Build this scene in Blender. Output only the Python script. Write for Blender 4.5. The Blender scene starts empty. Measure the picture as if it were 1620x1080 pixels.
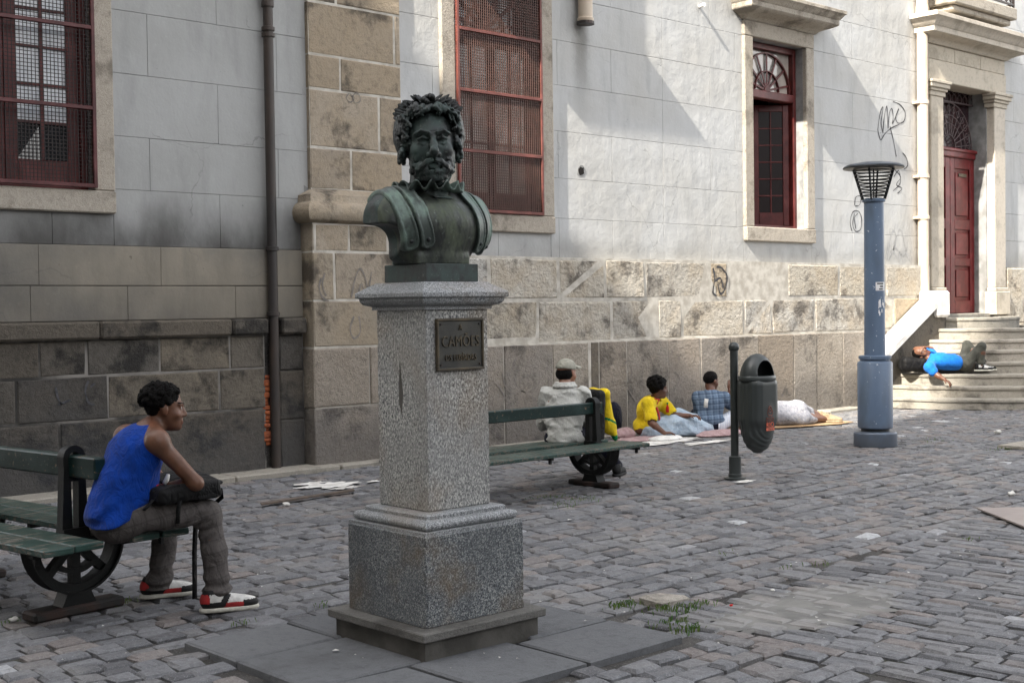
import bpy, math, random
import numpy as np
from mathutils import Vector, Matrix
rnd = random.Random(7)
SC = bpy.context.scene
COL = SC.collection

# ---------------------------------------------------------------- camera, sky, sun, exposure
EYE = np.array([0., 0., 1.6]); FOC = 2048.; PXC, PYC = 810., 540.
_pitch = math.atan(53 / FOC); _yaw = math.atan(2250 / FOC); _roll = 0.014
_f0 = np.array([math.cos(_yaw), math.sin(_yaw), 0]); _r0 = np.array([math.sin(_yaw), -math.cos(_yaw), 0])
CF = _f0 * math.cos(_pitch) + np.array([0, 0, -math.sin(_pitch)])
_u0 = np.cross(_r0, CF)
CU = math.cos(_roll) * _r0 - math.sin(_roll) * _u0
CV = math.sin(_roll) * _r0 + math.cos(_roll) * _u0
cam = bpy.data.cameras.new('camera'); camo = bpy.data.objects.new('camera', cam); COL.objects.link(camo)
cam.sensor_width = 36; cam.lens = FOC / 1620 * 36; cam.clip_start = .1; cam.clip_end = 600
camo.matrix_world = Matrix(((CU[0], CV[0], -CF[0], 0), (CU[1], CV[1], -CF[1], 0), (CU[2], CV[2], -CF[2], 1.6), (0, 0, 0, 1)))
SC.camera = camo
SUN = Vector((6, 1, -5)).normalized()          # direction the light travels
w = bpy.data.worlds.new('World'); SC.world = w; w.use_nodes = True
nt = w.node_tree; bg = nt.nodes['Background']
sky = nt.nodes.new('ShaderNodeTexSky'); sky.sky_type = 'NISHITA'; sky.sun_disc = False
sky.sun_elevation = math.asin(-SUN.z); sky.sun_rotation = math.atan2(-SUN.x, -SUN.y) % (2 * math.pi)
sky.air_density = 1.0; sky.dust_density = 2.5; sky.ozone_density = .7
# cloud veil added to grey the blue sky light, thicker in noise patches
bw = nt.nodes.new('ShaderNodeRGBToBW'); tc = nt.nodes.new('ShaderNodeTexCoord'); cn = nt.nodes.new('ShaderNodeTexNoise')
cn.inputs['Scale'].default_value = 3.2; cn.inputs['Detail'].default_value = 7; cr = nt.nodes.new('ShaderNodeMapRange')
for i, v in ((1, .3), (2, .62), (3, .6), (4, 1.)): cr.inputs[i].default_value = v
mul = nt.nodes.new('ShaderNodeMix'); mul.data_type = 'RGBA'; mul.blend_type = 'MULTIPLY'; mul.inputs[0].default_value = 1; mul.inputs[7].default_value = (1.03, 1.0, .965, 1)
mx = nt.nodes.new('ShaderNodeMix'); mx.data_type = 'RGBA'
nt.links.new(tc.outputs['Generated'], cn.inputs['Vector']); nt.links.new(cn.outputs[0], cr.inputs[0]); nt.links.new(cr.outputs[0], mx.inputs[0])
nt.links.new(sky.outputs[0], bw.inputs[0]); nt.links.new(bw.outputs[0], mul.inputs[6]); nt.links.new(sky.outputs[0], mx.inputs[6]); nt.links.new(mul.outputs[2], mx.inputs[7])
nt.links.new(mx.outputs[2], bg.inputs[0]); bg.inputs[1].default_value = .15
sl = bpy.data.lights.new('sun', 'SUN'); so = bpy.data.objects.new('sun', sl); COL.objects.link(so)
sl.energy = 2.0; sl.angle = math.radians(.7); sl.color = (1, .93, .82)
so.rotation_euler = SUN.to_track_quat('-Z', 'Y').to_euler(); so.location = (-30, 0, 40)
SC.view_settings.view_transform = 'Standard'; SC.view_settings.look = 'None'
SC.view_settings.gamma = 1; SC.view_settings.use_curve_mapping = False
SC.view_settings.exposure = 2.78

# ---------------------------------------------------------------- image pixel positions -> world points
def _ray(x, y):
    return CF * FOC + CU * (x - PXC) - CV * (y - PYC)
def G(x, y, z=0.):                       # point on the level z
    d = _ray(x, y); return EYE + d * ((z - EYE[2]) / d[2])
def Wp(x, y, Y):                         # point on the upright plane Y
    d = _ray(x, y); return EYE + d * (Y / d[1])
def D(x, y, dep):                        # point at a given distance along the view axis
    d = _ray(x, y); return EYE + d * (dep / FOC)
def proj(p):
    q = np.asarray(p, float) - EYE; z = q @ CF
    return PXC + FOC * (q @ CU) / z, PYC - FOC * (q @ CV) / z, z

# ---------------------------------------------------------------- mesh helpers
class MB:
    def __init__(s): s.v = []; s.f = []; s.mi = []; s.cur = 0
    def add(s, vs, fs, mi=None):
        o = len(s.v); s.v += [tuple(map(float, p)) for p in vs]
        s.f += [tuple(i + o for i in f) for f in fs]; s.mi += [s.cur if mi is None else mi] * len(fs)
    def box(s, x0, x1, y0, y1, z0, z1, c=0., M=None):
        """box with optional chamfer c"""
        if c <= 0:
            vs = [(x, y, z) for z in (z0, z1) for y in (y0, y1) for x in (x0, x1)]
            fs = [(0, 2, 3, 1), (4, 5, 7, 6), (0, 1, 5, 4), (2, 6, 7, 3), (0, 4, 6, 2), (1, 3, 7, 5)]
        else:
            c = min(c, (x1 - x0) * .45, (y1 - y0) * .45, (z1 - z0) * .45)
            vs = []; idx = {}
            X = (x0, x1); Y = (y0, y1); Z = (z0, z1); sg = (1, -1)
            for i in (0, 1):
                for j in (0, 1):
                    for k in (0, 1):
                        for a in range(3):
                            p = [X[i] + sg[i] * c, Y[j] + sg[j] * c, Z[k] + sg[k] * c]
                            p[a] = (X[i], Y[j], Z[k])[a]
                            idx[i, j, k, a] = len(vs); vs.append(tuple(p))
            fs = []
            g = lambda i, j, k, a: idx[i, j, k, a]
            for i in (0, 1):
                q = [g(i, 0, 0, 0), g(i, 1, 0, 0), g(i, 1, 1, 0), g(i, 0, 1, 0)]; fs.append(q if i else q[::-1])
                q = [g(0, i, 0, 1), g(1, i, 0, 1), g(1, i, 1, 1), g(0, i, 1, 1)]; fs.append(q[::-1] if i else q)
                q = [g(0, 0, i, 2), g(1, 0, i, 2), g(1, 1, i, 2), g(0, 1, i, 2)]; fs.append(q if i else q[::-1])
            for i in (0, 1):
                for j in (0, 1):
                    q = [g(i, j, 0, 0), g(i, j, 1, 0), g(i, j, 1, 1), g(i, j, 0, 1)]; fs.append(q if (i + j) % 2 else q[::-1])
                    q = [g(i, 0, j, 0), g(i, 1, j, 0), g(i, 1, j, 2), g(i, 0, j, 2)]; fs.append(q[::-1] if (i + j) % 2 else q)
                    q = [g(0, i, j, 1), g(1, i, j, 1), g(1, i, j, 2), g(0, i, j, 2)]; fs.append(q if (i + j) % 2 else q[::-1])
            for i in (0, 1):
                for j in (0, 1):
                    for k in (0, 1):
                        q = [g(i, j, k, 0), g(i, j, k, 1), g(i, j, k, 2)]; fs.append(q[::-1] if (i + j + k) % 2 == 0 else q)
        if M is not None: vs = [M @ Vector(p) for p in vs]
        s.add(vs, fs)
    def beam(s, a, b, wd, th, up=(0, 0, 1), c=0.):
        a = Vector(a); b = Vector(b); d = b - a; L = d.length; d.normalize()
        x = Vector(up).cross(d)
        if x.length < 1e-4: x = Vector((1, 0, 0)).cross(d)
        x.normalize(); y = d.cross(x)
        M = Matrix(((x.x, y.x, d.x, a.x), (x.y, y.y, d.y, a.y), (x.z, y.z, d.z, a.z), (0, 0, 0, 1)))
        s.box(-wd / 2, wd / 2, -th / 2, th / 2, 0, L, c, M)
    def tube(s, pts, r, n=8, cap=True):
        pts = [Vector(p) for p in pts]; rs = r if isinstance(r, (list, tuple)) else [r] * len(pts)
        vs = []; fs = []; X = None
        for i, p in enumerate(pts):
            t = (pts[min(i + 1, len(pts) - 1)] - pts[max(i - 1, 0)]).normalized()
            if X is None:
                X = t.orthogonal().normalized()
            X = (X - t * X.dot(t)).normalized(); Y = t.cross(X)
            for j in range(n):
                a = 2 * math.pi * j / n; vs.append(p + (X * math.cos(a) + Y * math.sin(a)) * rs[i])
        for i in range(len(pts) - 1):
            for j in range(n):
                fs.append((i * n + j, i * n + (j + 1) % n, (i + 1) * n + (j + 1) % n, (i + 1) * n + j))
        if cap: fs.append(tuple(range(n))[::-1]); fs.append(tuple((len(pts) - 1) * n + j for j in range(n)))
        s.add(vs, fs)
    def lathe(s, prof, c=(0, 0, 0), n=32, M=None, flute=None):
        vs = []; fs = []
        for r, z in prof:
            for j in range(n):
                a = 2 * math.pi * j / n; rr = r
                if flute: rr = r * flute(a, z)
                vs.append((c[0] + rr * math.cos(a), c[1] + rr * math.sin(a), c[2] + z))
        m = len(prof)
        for i in range(m - 1):
            for j in range(n): fs.append((i * n + j, i * n + (j + 1) % n, (i + 1) * n + (j + 1) % n, (i + 1) * n + j))
        fs.append(tuple(range(n))[::-1]); fs.append(tuple((m - 1) * n + j for j in range(n)))
        if M is not None: vs = [M @ Vector(p) for p in vs]
        s.add(vs, fs)
    def prism(s, poly, a0, a1, axis='y', M=None):
        n = len(poly); vs = []
        for a in (a0, a1):
            for p in poly:
                vs.append({'y': (p[0], a, p[1]), 'z': (p[0], p[1], a), 'x': (a, p[0], p[1])}[axis])
        fs = [tuple(range(n)), tuple(range(2 * n - 1, n - 1, -1))]
        for i in range(n): fs.append((i, i + n, (i + 1) % n + n, (i + 1) % n))
        if M is not None: vs = [M @ Vector(p) for p in vs]
        s.add(vs, fs)
    def squares(s, prof, cx, cy):
        """stack of square sections: (half width, z)"""
        vs = []; fs = []
        for h, z in prof: vs += [(cx - h, cy - h, z), (cx + h, cy - h, z), (cx + h, cy + h, z), (cx - h, cy + h, z)]
        for i in range(len(prof) - 1):
            for j in range(4): fs.append((i * 4 + j, i * 4 + (j + 1) % 4, i * 4 + 4 + (j + 1) % 4, i * 4 + 4 + j))
        fs.append((3, 2, 1, 0)); k = (len(prof) - 1) * 4; fs.append((k, k + 1, k + 2, k + 3))
        s.add(vs, fs)
    def pillow(s, c4, nrm, depth, inset, rise, jit=0., tilt=0., flipcheck=True):
        """a stone: four corners of its face (in order), outward normal, chamfered and slightly uneven"""
        nrm = Vector(nrm); c4 = [Vector(c) for c in c4]
        ctr = sum(c4, Vector()) / 4
        e1 = (c4[1] - c4[0]).normalized(); e2 = (c4[3] - c4[0]).normalized()
        if e1.cross(e2).dot(nrm) < 0: c4 = [c4[0], c4[3], c4[2], c4[1]]
        J = lambda m: (rnd.uniform(-1, 1) * m)
        base = []; mid = []; top = []
        L = min((c4[1] - c4[0]).length, (c4[3] - c4[0]).length)
        for c in c4:
            j = e1 * J(jit) + e2 * J(jit)
            q = c + j; base.append(q - nrm * depth); mid.append(q - nrm * rise)
            ins = min(inset * rnd.uniform(.7, 1.5), L * .3)
            dv = (ctr - c); d1 = e1 * (1 if dv.dot(e1) > 0 else -1); d2 = e2 * (1 if dv.dot(e2) > 0 else -1)
            top.append(q + (d1 + d2) * ins + nrm * J(tilt))
        fs = [(8, 9, 10, 11)]
        for i in range(4):
            k = (i + 1) % 4
            fs.append((i, k, 4 + k, 4 + i)); fs.append((4 + i, 4 + k, 8 + k, 8 + i))
        s.add(base + mid + top, fs)
    def build(s, name, mats, parent=None, smooth=False, loc=None):
        me = bpy.data.meshes.new(name)
        me.from_pydata(s.v, [], s.f)
        if not isinstance(mats, (list, tuple)): mats = [mats]
        for m in mats: me.materials.append(m)
        if len(mats) > 1: me.polygons.foreach_set('material_index', s.mi)
        if smooth: me.polygons.foreach_set('use_smooth', [True] * len(me.polygons))
        me.update()
        return link(name, me, parent, loc)

def autosmooth(o, ang=40):
    me = o.data
    me.polygons.foreach_set('use_smooth', [True] * len(me.polygons))
    me.set_sharp_from_angle(angle=math.radians(ang)); return o

def link(name, me, parent=None, loc=None):
    o = bpy.data.objects.new(name, me); COL.objects.link(o)
    if parent is not None:
        o.parent = parent
        M = Matrix.Identity(4); p = parent
        while p is not None:
            M = Matrix.LocRotScale(p.location, p.rotation_euler, None) @ M; p = p.parent
        o.matrix_parent_inverse = Matrix.Identity(4)
        if loc is None: # vertices are world coordinates: bring them into the parent's space
            me.transform(M.inverted())
        else: o.location = loc
    elif loc is not None: o.location = loc
    return o
def tag(o, label=None, cat=None, group=None, kind=None):
    if label: o['label'] = label
    if cat: o['category'] = cat
    if group: o['group'] = group
    if kind: o['kind'] = kind
    return o
def thing(name, label, cat, loc=(0, 0, 0), rz=0., group=None):
    o = bpy.data.objects.new(name, None); COL.objects.link(o); o.location = loc; o.rotation_euler = (0, 0, rz)
    o.empty_display_size = .1
    return tag(o, label, cat, group)
def recenter(o, p):
    """move a top-level mesh's origin to p, keeping it where it is"""
    o.data.transform(Matrix.Translation(-Vector(p))); o.location = Vector(p); return o

# ---------------------------------------------------------------- solids from distance fields (one skin per figure)
def nz(v):
    v = np.asarray(v, float); return v / np.linalg.norm(v)
class Field:
    def __init__(s, lo, hi, h):
        s.lo = np.asarray(lo, float); s.h = h
        n = np.ceil((np.asarray(hi, float) - s.lo) / h).astype(int) + 1
        s.n = n; s.ax = [(s.lo[i] + h * np.arange(n[i])).astype(np.float32) for i in range(3)]
        s.d = np.full(n, 10., np.float32)
    def sub(s, lo, hi):
        a = np.clip(np.floor((lo - s.lo) / s.h).astype(int), 0, s.n); b = np.clip(np.ceil((hi - s.lo) / s.h).astype(int) + 1, 0, s.n)
        if (b <= a).any(): return None
        sl = tuple(slice(a[i], b[i]) for i in range(3))
        X = s.ax[0][sl[0]][:, None, None]; Y = s.ax[1][sl[1]][None, :, None]; Z = s.ax[2][sl[2]][None, None, :]
        return sl, X, Y, Z
    def mix(s, sl, e, k, op):
        d = s.d[sl]
        if op == '-': e = -e; hh = np.maximum(k - np.abs(d - e), 0) / max(k, 1e-6); s.d[sl] = np.maximum(d, e) + hh * hh * k * .25
        else: hh = np.maximum(k - np.abs(d - e), 0) / max(k, 1e-6); s.d[sl] = np.minimum(d, e) - hh * hh * k * .25
    def ell(s, c, r, B=None, k=.02, op='+'):
        c = np.asarray(c, float); r = np.asarray(r, float); m = k + 3 * s.h
        if B is None: B = np.eye(3)
        B = np.asarray(B, float); ext = np.sqrt(((B.T * r) ** 2).sum(1)) + m
        q = s.sub(c - ext, c + ext)
        if q is None: return s
        sl, X, Y, Z = q; X = X - c[0]; Y = Y - c[1]; Z = Z - c[2]
        l = [B[i, 0] * X + B[i, 1] * Y + B[i, 2] * Z for i in range(3)]
        k0 = np.sqrt(sum((l[i] / r[i]) ** 2 for i in range(3))); k1 = np.sqrt(sum((l[i] / r[i] ** 2) ** 2 for i in range(3)))
        s.mix(sl, (k0 * (k0 - 1) / np.maximum(k1, 1e-6)).astype(np.float32), k, op); return s
    def cap(s, a, b, ra, rb=None, k=.02, op='+'):
        a = np.asarray(a, float); b = np.asarray(b, float); rb = ra if rb is None else rb
        m = max(ra, rb) + k + 3 * s.h
        q = s.sub(np.minimum(a, b) - m, np.maximum(a, b) + m)
        if q is None: return s
        sl, X, Y, Z = q; ab = b - a; L2 = max(ab @ ab, 1e-9)
        X = X - a[0]; Y = Y - a[1]; Z = Z - a[2]
        t = np.clip((X * ab[0] + Y * ab[1] + Z * ab[2]) / L2, 0, 1)
        e = np.sqrt((X - t * ab[0]) ** 2 + (Y - t * ab[1]) ** 2 + (Z - t * ab[2]) ** 2) - (ra + (rb - ra) * t)
        s.mix(sl, e.astype(np.float32), k, op); return s
    def chain(s, pts, rs, k=.02, op='+'):
        for i in range(len(pts) - 1): s.cap(pts[i], pts[i + 1], rs[i], rs[i + 1], k, op)
        return s
    def box(s, c, hs, B=None, rr=.01, k=.01, op='+'):
        c = np.asarray(c, float); hs = np.asarray(hs, float); m = k + 3 * s.h
        B = np.eye(3) if B is None else np.asarray(B, float)
        ext = np.abs(B.T * hs).sum(1) + m; q = s.sub(c - ext, c + ext)
        if q is None: return s
        sl, X, Y, Z = q; X = X - c[0]; Y = Y - c[1]; Z = Z - c[2]
        l = [np.abs(B[i, 0] * X + B[i, 1] * Y + B[i, 2] * Z) - (hs[i] - rr) for i in range(3)]
        e = np.sqrt(sum(np.maximum(v, 0) ** 2 for v in l)) + np.minimum(np.maximum(np.maximum(l[0], l[1]), l[2]), 0) - rr
        s.mix(sl, e.astype(np.float32), k, op); return s
    def band(s, w=.04):
        ii = np.nonzero(np.abs(s.d) < w); return ii, s.ax[0][ii[0]], s.ax[1][ii[1]], s.ax[2][ii[2]]
    def warp(s, fn, w=.04):
        ii, x, y, z = s.band(w); s.d[ii] += fn(x, y, z).astype(np.float32); return s
    def cut(s, p, n, k=.004):
        """keep the side of the plane the normal points away from"""
        n = nz(n); p = np.asarray(p, float)
        e = ((s.ax[0][:, None, None] - p[0]) * n[0] + (s.ax[1][None, :, None] - p[1]) * n[1] + (s.ax[2][None, None, :] - p[2]) * n[2]).astype(np.float32)
        hh = np.maximum(k - np.abs(s.d - e), 0) / k; s.d = np.maximum(s.d, e) + hh * hh * k * .25; return s
    def mesh(s, name, mats, parent=None, matfn=None, relax=1):
        d = s.d; h = s.h
        d[0] = d[-1] = 1; d[:, 0] = d[:, -1] = 1; d[:, :, 0] = d[:, :, -1] = 1
        d[d == 0] = 1e-6
        ins = d < 0
        c = [ins[i:ins.shape[0] - 1 + i, j:ins.shape[1] - 1 + j, k:ins.shape[2] - 1 + k] for i in (0, 1) for j in (0, 1) for k in (0, 1)]
        cnt = sum(x.astype(np.int8) for x in c); act = (cnt > 0) & (cnt < 8)
        I = np.argwhere(act); offs = np.array([(i, j, k) for i in (0, 1) for j in (0, 1) for k in (0, 1)])
        V = np.stack([d[I[:, 0] + o[0], I[:, 1] + o[1], I[:, 2] + o[2]] for o in offs], 1)
        acc = np.zeros((len(I), 3)); num = np.zeros(len(I))
        for a in range(8):
            for b in range(a + 1, 8):
                if np.abs(offs[a] - offs[b]).sum() != 1: continue
                va, vb = V[:, a], V[:, b]; x = (va < 0) != (vb < 0)
                t = np.where(x, va / np.where(x, va - vb, 1), 0)
                acc += np.where(x[:, None], offs[a] + (offs[b] - offs[a]) * t[:, None], 0); num += x
        P = s.lo + (I + acc / num[:, None]) * h
        ci = np.full(act.shape, -1, np.int32); ci[act] = np.arange(len(I))
        Q = []
        for ax in range(3):
            o1, o2 = [(1, 2), (2, 0), (0, 1)][ax]
            A = np.take(ins, range(ins.shape[ax] - 1), ax); Bm = np.take(ins, range(1, ins.shape[ax]), ax)
            E = np.argwhere(A != Bm); E = E[(E[:, o1] > 0) & (E[:, o2] > 0)]
            fl = A[E[:, 0], E[:, 1], E[:, 2]]
            def cell(a1, a2):
                q = E.copy(); q[:, o1] -= a1; q[:, o2] -= a2; return ci[q[:, 0], q[:, 1], q[:, 2]]
            q = np.stack([cell(1, 1), cell(0, 1), cell(0, 0), cell(1, 0)], 1)
            q[~fl] = q[~fl][:, ::-1]; Q.append(q)
        Q = np.concatenate(Q); Q = Q[(Q >= 0).all(1)]
        for _ in range(relax):
            S = np.zeros_like(P); N = np.zeros(len(P))
            for a in range(4):
                np.add.at(S, Q[:, a], P[Q[:, (a + 1) % 4]]); np.add.at(N, Q[:, a], 1)
                np.add.at(S, Q[:, a], P[Q[:, (a - 1) % 4]]); np.add.at(N, Q[:, a], 1)
            P = P * .5 + .5 * S / np.maximum(N, 1)[:, None]
        me = bpy.data.meshes.new(name)
        me.vertices.add(len(P)); me.vertices.foreach_set('co', P.astype(np.float32).ravel())
        me.loops.add(Q.size); me.loops.foreach_set('vertex_index', Q.astype(np.int32).ravel())
        me.polygons.add(len(Q)); me.polygons.foreach_set('loop_start', (np.arange(len(Q)) * 4).astype(np.int32))
        me.polygons.foreach_set('use_smooth', np.ones(len(Q), bool))
        mats = mats if isinstance(mats, (list, tuple)) else [mats]
        for m in mats: me.materials.append(m)
        if matfn is not None:
            me.polygons.foreach_set('material_index', matfn(P[Q].mean(1)).astype(np.int32))
        me.update(calc_edges=True); me.validate()
        return link(name, me, parent)
def pn(x, y, z, f, seed=0):
    """cheap smooth noise, about -1..1"""
    r = np.random.RandomState(seed); o = 0
    for i in range(4):
        k = r.normal(size=3); k = k / np.linalg.norm(k) * f * (1 + .5 * i); p = r.rand(3) * 6.28
        k2 = r.normal(size=3); k2 = k2 / np.linalg.norm(k2) * f * .8
        o = o + np.sin(k[0] * x + k[1] * y + k[2] * z + p[0] + 1.3 * np.sin(k2[0] * x + k2[1] * y + k2[2] * z + p[1])) / (1 + .4 * i)
    return o / 2.4

# ---------------------------------------------------------------- materials
class NB:
    def __init__(s, name):
        s.m = bpy.data.materials.new(name); s.m.use_nodes = True; s.t = s.m.node_tree
        s.b = s.t.nodes['Principled BSDF']; s.g = s.t.nodes.new('ShaderNodeNewGeometry'); s.pos = s.g.outputs['Position']
    def N(s, t, **kw):
        n = s.t.nodes.new(t)
        for k, v in kw.items(): setattr(n, k, v)
        return n
    def L(s, a, b): s.t.links.new(a, b)
    def put(s, sock, v):
        if hasattr(v, 'is_output'): s.L(v, sock)
        else:
            if sock.type == 'RGBA' and len(v) == 3: v = (*v, 1)
            sock.default_value = v
    def scale(s, vec, sc):
        n = s.N('ShaderNodeVectorMath', operation='MULTIPLY'); s.L(vec, n.inputs[0]); n.inputs[1].default_value = sc; return n.outputs[0]
    def noise(s, sc, det=4, vec=None, stretch=None, rough=.55, dist=0.):
        n = s.N('ShaderNodeTexNoise'); v = vec or s.pos
        if stretch: v = s.scale(v, stretch)
        s.L(v, n.inputs['Vector']); n.inputs['Scale'].default_value = sc; n.inputs['Detail'].default_value = det
        n.inputs['Roughness'].default_value = rough; n.inputs['Distortion'].default_value = dist; return n.outputs[0]
    def vor(s, sc, feature='F1', out='Distance', vec=None, stretch=None):
        n = s.N('ShaderNodeTexVoronoi', feature=feature); v = vec or s.pos
        if stretch: v = s.scale(v, stretch)
        s.L(v, n.inputs['Vector']); n.inputs['Scale'].default_value = sc; return n.outputs[out]
    def ramp(s, f, stops, inter='LINEAR'):
        n = s.N('ShaderNodeValToRGB'); s.L(f, n.inputs[0]); cr = n.color_ramp; cr.interpolation = inter
        while len(cr.elements) < len(stops): cr.elements.new(.5)
        for e, (p, c) in zip(cr.elements, stops):
            e.position = p; e.color = (*c, 1) if hasattr(c, '__len__') else (c, c, c, 1)
        return n.outputs[0]
    def mix(s, f, a, b, mode='MIX'):
        n = s.N('ShaderNodeMix', data_type='RGBA', blend_type=mode); s.put(n.inputs[0], f); s.put(n.inputs[6], a); s.put(n.inputs[7], b); return n.outputs[2]
    def math(s, op, a, b=0., c=None, clamp=False):
        n = s.N('ShaderNodeMath', operation=op, use_clamp=clamp); s.put(n.inputs[0], a); s.put(n.inputs[1], b)
        if c is not None: s.put(n.inputs[2], c)
        return n.outputs[0]
    def xyz(s, vec=None):
        n = s.N('ShaderNodeSeparateXYZ'); s.L(vec or s.pos, n.inputs[0]); return n.outputs
    def rng(s, v, a, b, c=0., d=1., smooth=True):
        n = s.N('ShaderNodeMapRange', interpolation_type='SMOOTHSTEP' if smooth else 'LINEAR'); s.put(n.inputs[0], v)
        for i, x in enumerate((a, b, c, d)): n.inputs[i + 1].default_value = x
        return n.outputs[0]
    def orand(s): return s.N('ShaderNodeObjectInfo').outputs['Random']
    def attr(s, nm): return s.N('ShaderNodeAttribute', attribute_name=nm).outputs
    def objco(s): return s.N('ShaderNodeTexCoord').outputs['Object']
    def bump(s, h, st=.3, dist=.01, prev=None):
        n = s.N('ShaderNodeBump'); s.L(h, n.inputs['Height']); n.inputs['Strength'].default_value = st; n.inputs['Distance'].default_value = dist
        if prev is not None: s.L(prev, n.inputs['Normal'])
        return n.outputs[0]
    def out(s, col=None, rough=.8, normal=None, metal=0., spec=.4, **kw):
        if col is not None: s.put(s.b.inputs['Base Color'], col)
        s.put(s.b.inputs['Roughness'], rough); s.put(s.b.inputs['Metallic'], metal); s.put(s.b.inputs['Specular IOR Level'], spec)
        if normal is not None: s.L(normal, s.b.inputs['Normal'])
        for k, v in kw.items(): s.put(s.b.inputs[k], v)
        return s.m

def simple(name, c, c2=None, sc=8., rough=.7, bump=.15, bsc=60., bd=.004, metal=0., spec=.4, jit=0., stretch=None):
    n = NB(name); c2 = c2 or tuple(x * .75 for x in c)
    f = n.noise(sc, 6, stretch=stretch); col = n.mix(n.rng(f, .35, .65), c, c2)
    if jit:
        r = n.orand(); h = n.N('ShaderNodeHueSaturation'); n.L(col, h.inputs['Color']); n.L(n.rng(r, 0, 1, 1 - jit, 1 + jit, False), h.inputs['Value']); col = h.outputs[0]
    return n.out(col, rough, n.bump(n.noise(bsc, 4, stretch=stretch), bump, bd), metal, spec)

def plaster(name, base, warm, soot=None, big=0.):
    """painted lime plaster: blotches, runs, hairline scratches, soot band"""
    n = NB(name); x, y, z = n.xyz()
    f1 = n.noise(.9, 5); f2 = n.noise(5, 6, stretch=(1, 1, .22)); f3 = n.noise(22, 6)
    col = n.mix(n.rng(f1, .35, .68), base, warm)
    col = n.mix(n.math('MULTIPLY', n.rng(f2, .5, .75), .38), col, tuple(c * .62 for c in base))
    col = n.mix(n.math('MULTIPLY', n.rng(n.noise(1.6, 7, stretch=(1.6, 1, .5), dist=.8), .5, .8), .45), col, tuple(c * .7 for c in warm))
    col = n.mix(n.math('MULTIPLY', n.rng(f3, .55, .8), .25), col, tuple(min(1, c * 1.25) for c in base))
    sp = n.rng(n.noise(14, 3), .73, .78); col = n.mix(n.math('MULTIPLY', sp, .6), col, tuple(c * .35 for c in base))
    if big:
        sx = n.math('ABSOLUTE', n.math('ADD', n.math('SUBTRACT', x, 11.45), n.math('MULTIPLY', n.math('SUBTRACT', n.noise(4, 5), .5), .2)))
        st_ = n.math('MULTIPLY', n.rng(sx, .03, .2, 1, 0), n.rng(z, 3.6, 5.0, 0, 1)); col = n.mix(n.math('MULTIPLY', st_, .6), col, (.12, .115, .1))
    if soot:
        zz = n.math('ADD', z, n.math('MULTIPLY', n.math('SUBTRACT', n.noise(2.2, 5, stretch=(1, 1, .6)), .5), .55))
        m = n.math('MULTIPLY', n.rng(zz, soot[0], soot[1], 1, 0), soot[2]); m = n.math('MULTIPLY', m, n.rng(n.noise(2.7, 6, stretch=(1, 1, .5)), .3, .62, .62, 1))
        col = n.mix(m, col, (.055, .052, .048))
    ck = n.vor(.55, 'DISTANCE_TO_EDGE', vec=n.scale(n.pos, (1, 1, 1.3))); vv = n.N('ShaderNodeVectorMath', operation='ADD'); n.L(n.pos, vv.inputs[0]); tx = n.N('ShaderNodeTexNoise'); n.L(n.pos, tx.inputs['Vector']); tx.inputs['Scale'].default_value = 2.2; tx.inputs['Detail'].default_value = 6; n.L(n.scale(tx.outputs['Color'], (.5, .5, .5)), vv.inputs[1]); ck = n.vor(.8, 'DISTANCE_TO_EDGE', vec=vv.outputs[0])
    cm_ = n.math('MULTIPLY', n.rng(ck, .0, .006, 1, 0), n.rng(n.noise(1.3, 3), .5, .6)); col = n.mix(n.math('MULTIPLY', cm_, .38), col, (.1, .1, .095))
    sc_ = n.rng(n.noise(26, 3, stretch=(.5, 1, 1.6)), .7, .74); col = n.mix(n.math('MULTIPLY', sc_, .3), col, (.2, .2, .195))
    nb = n.bump(n.noise(3.2, 5), .4 + big, .03); nb = n.bump(n.noise(38, 5), .3, .006, nb)
    nb = n.bump(n.noise(9, 4, stretch=(1, 1, .35)), .35 + big * .4, .012, nb)
    return n.out(col, .85, nb, spec=.2)

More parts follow.
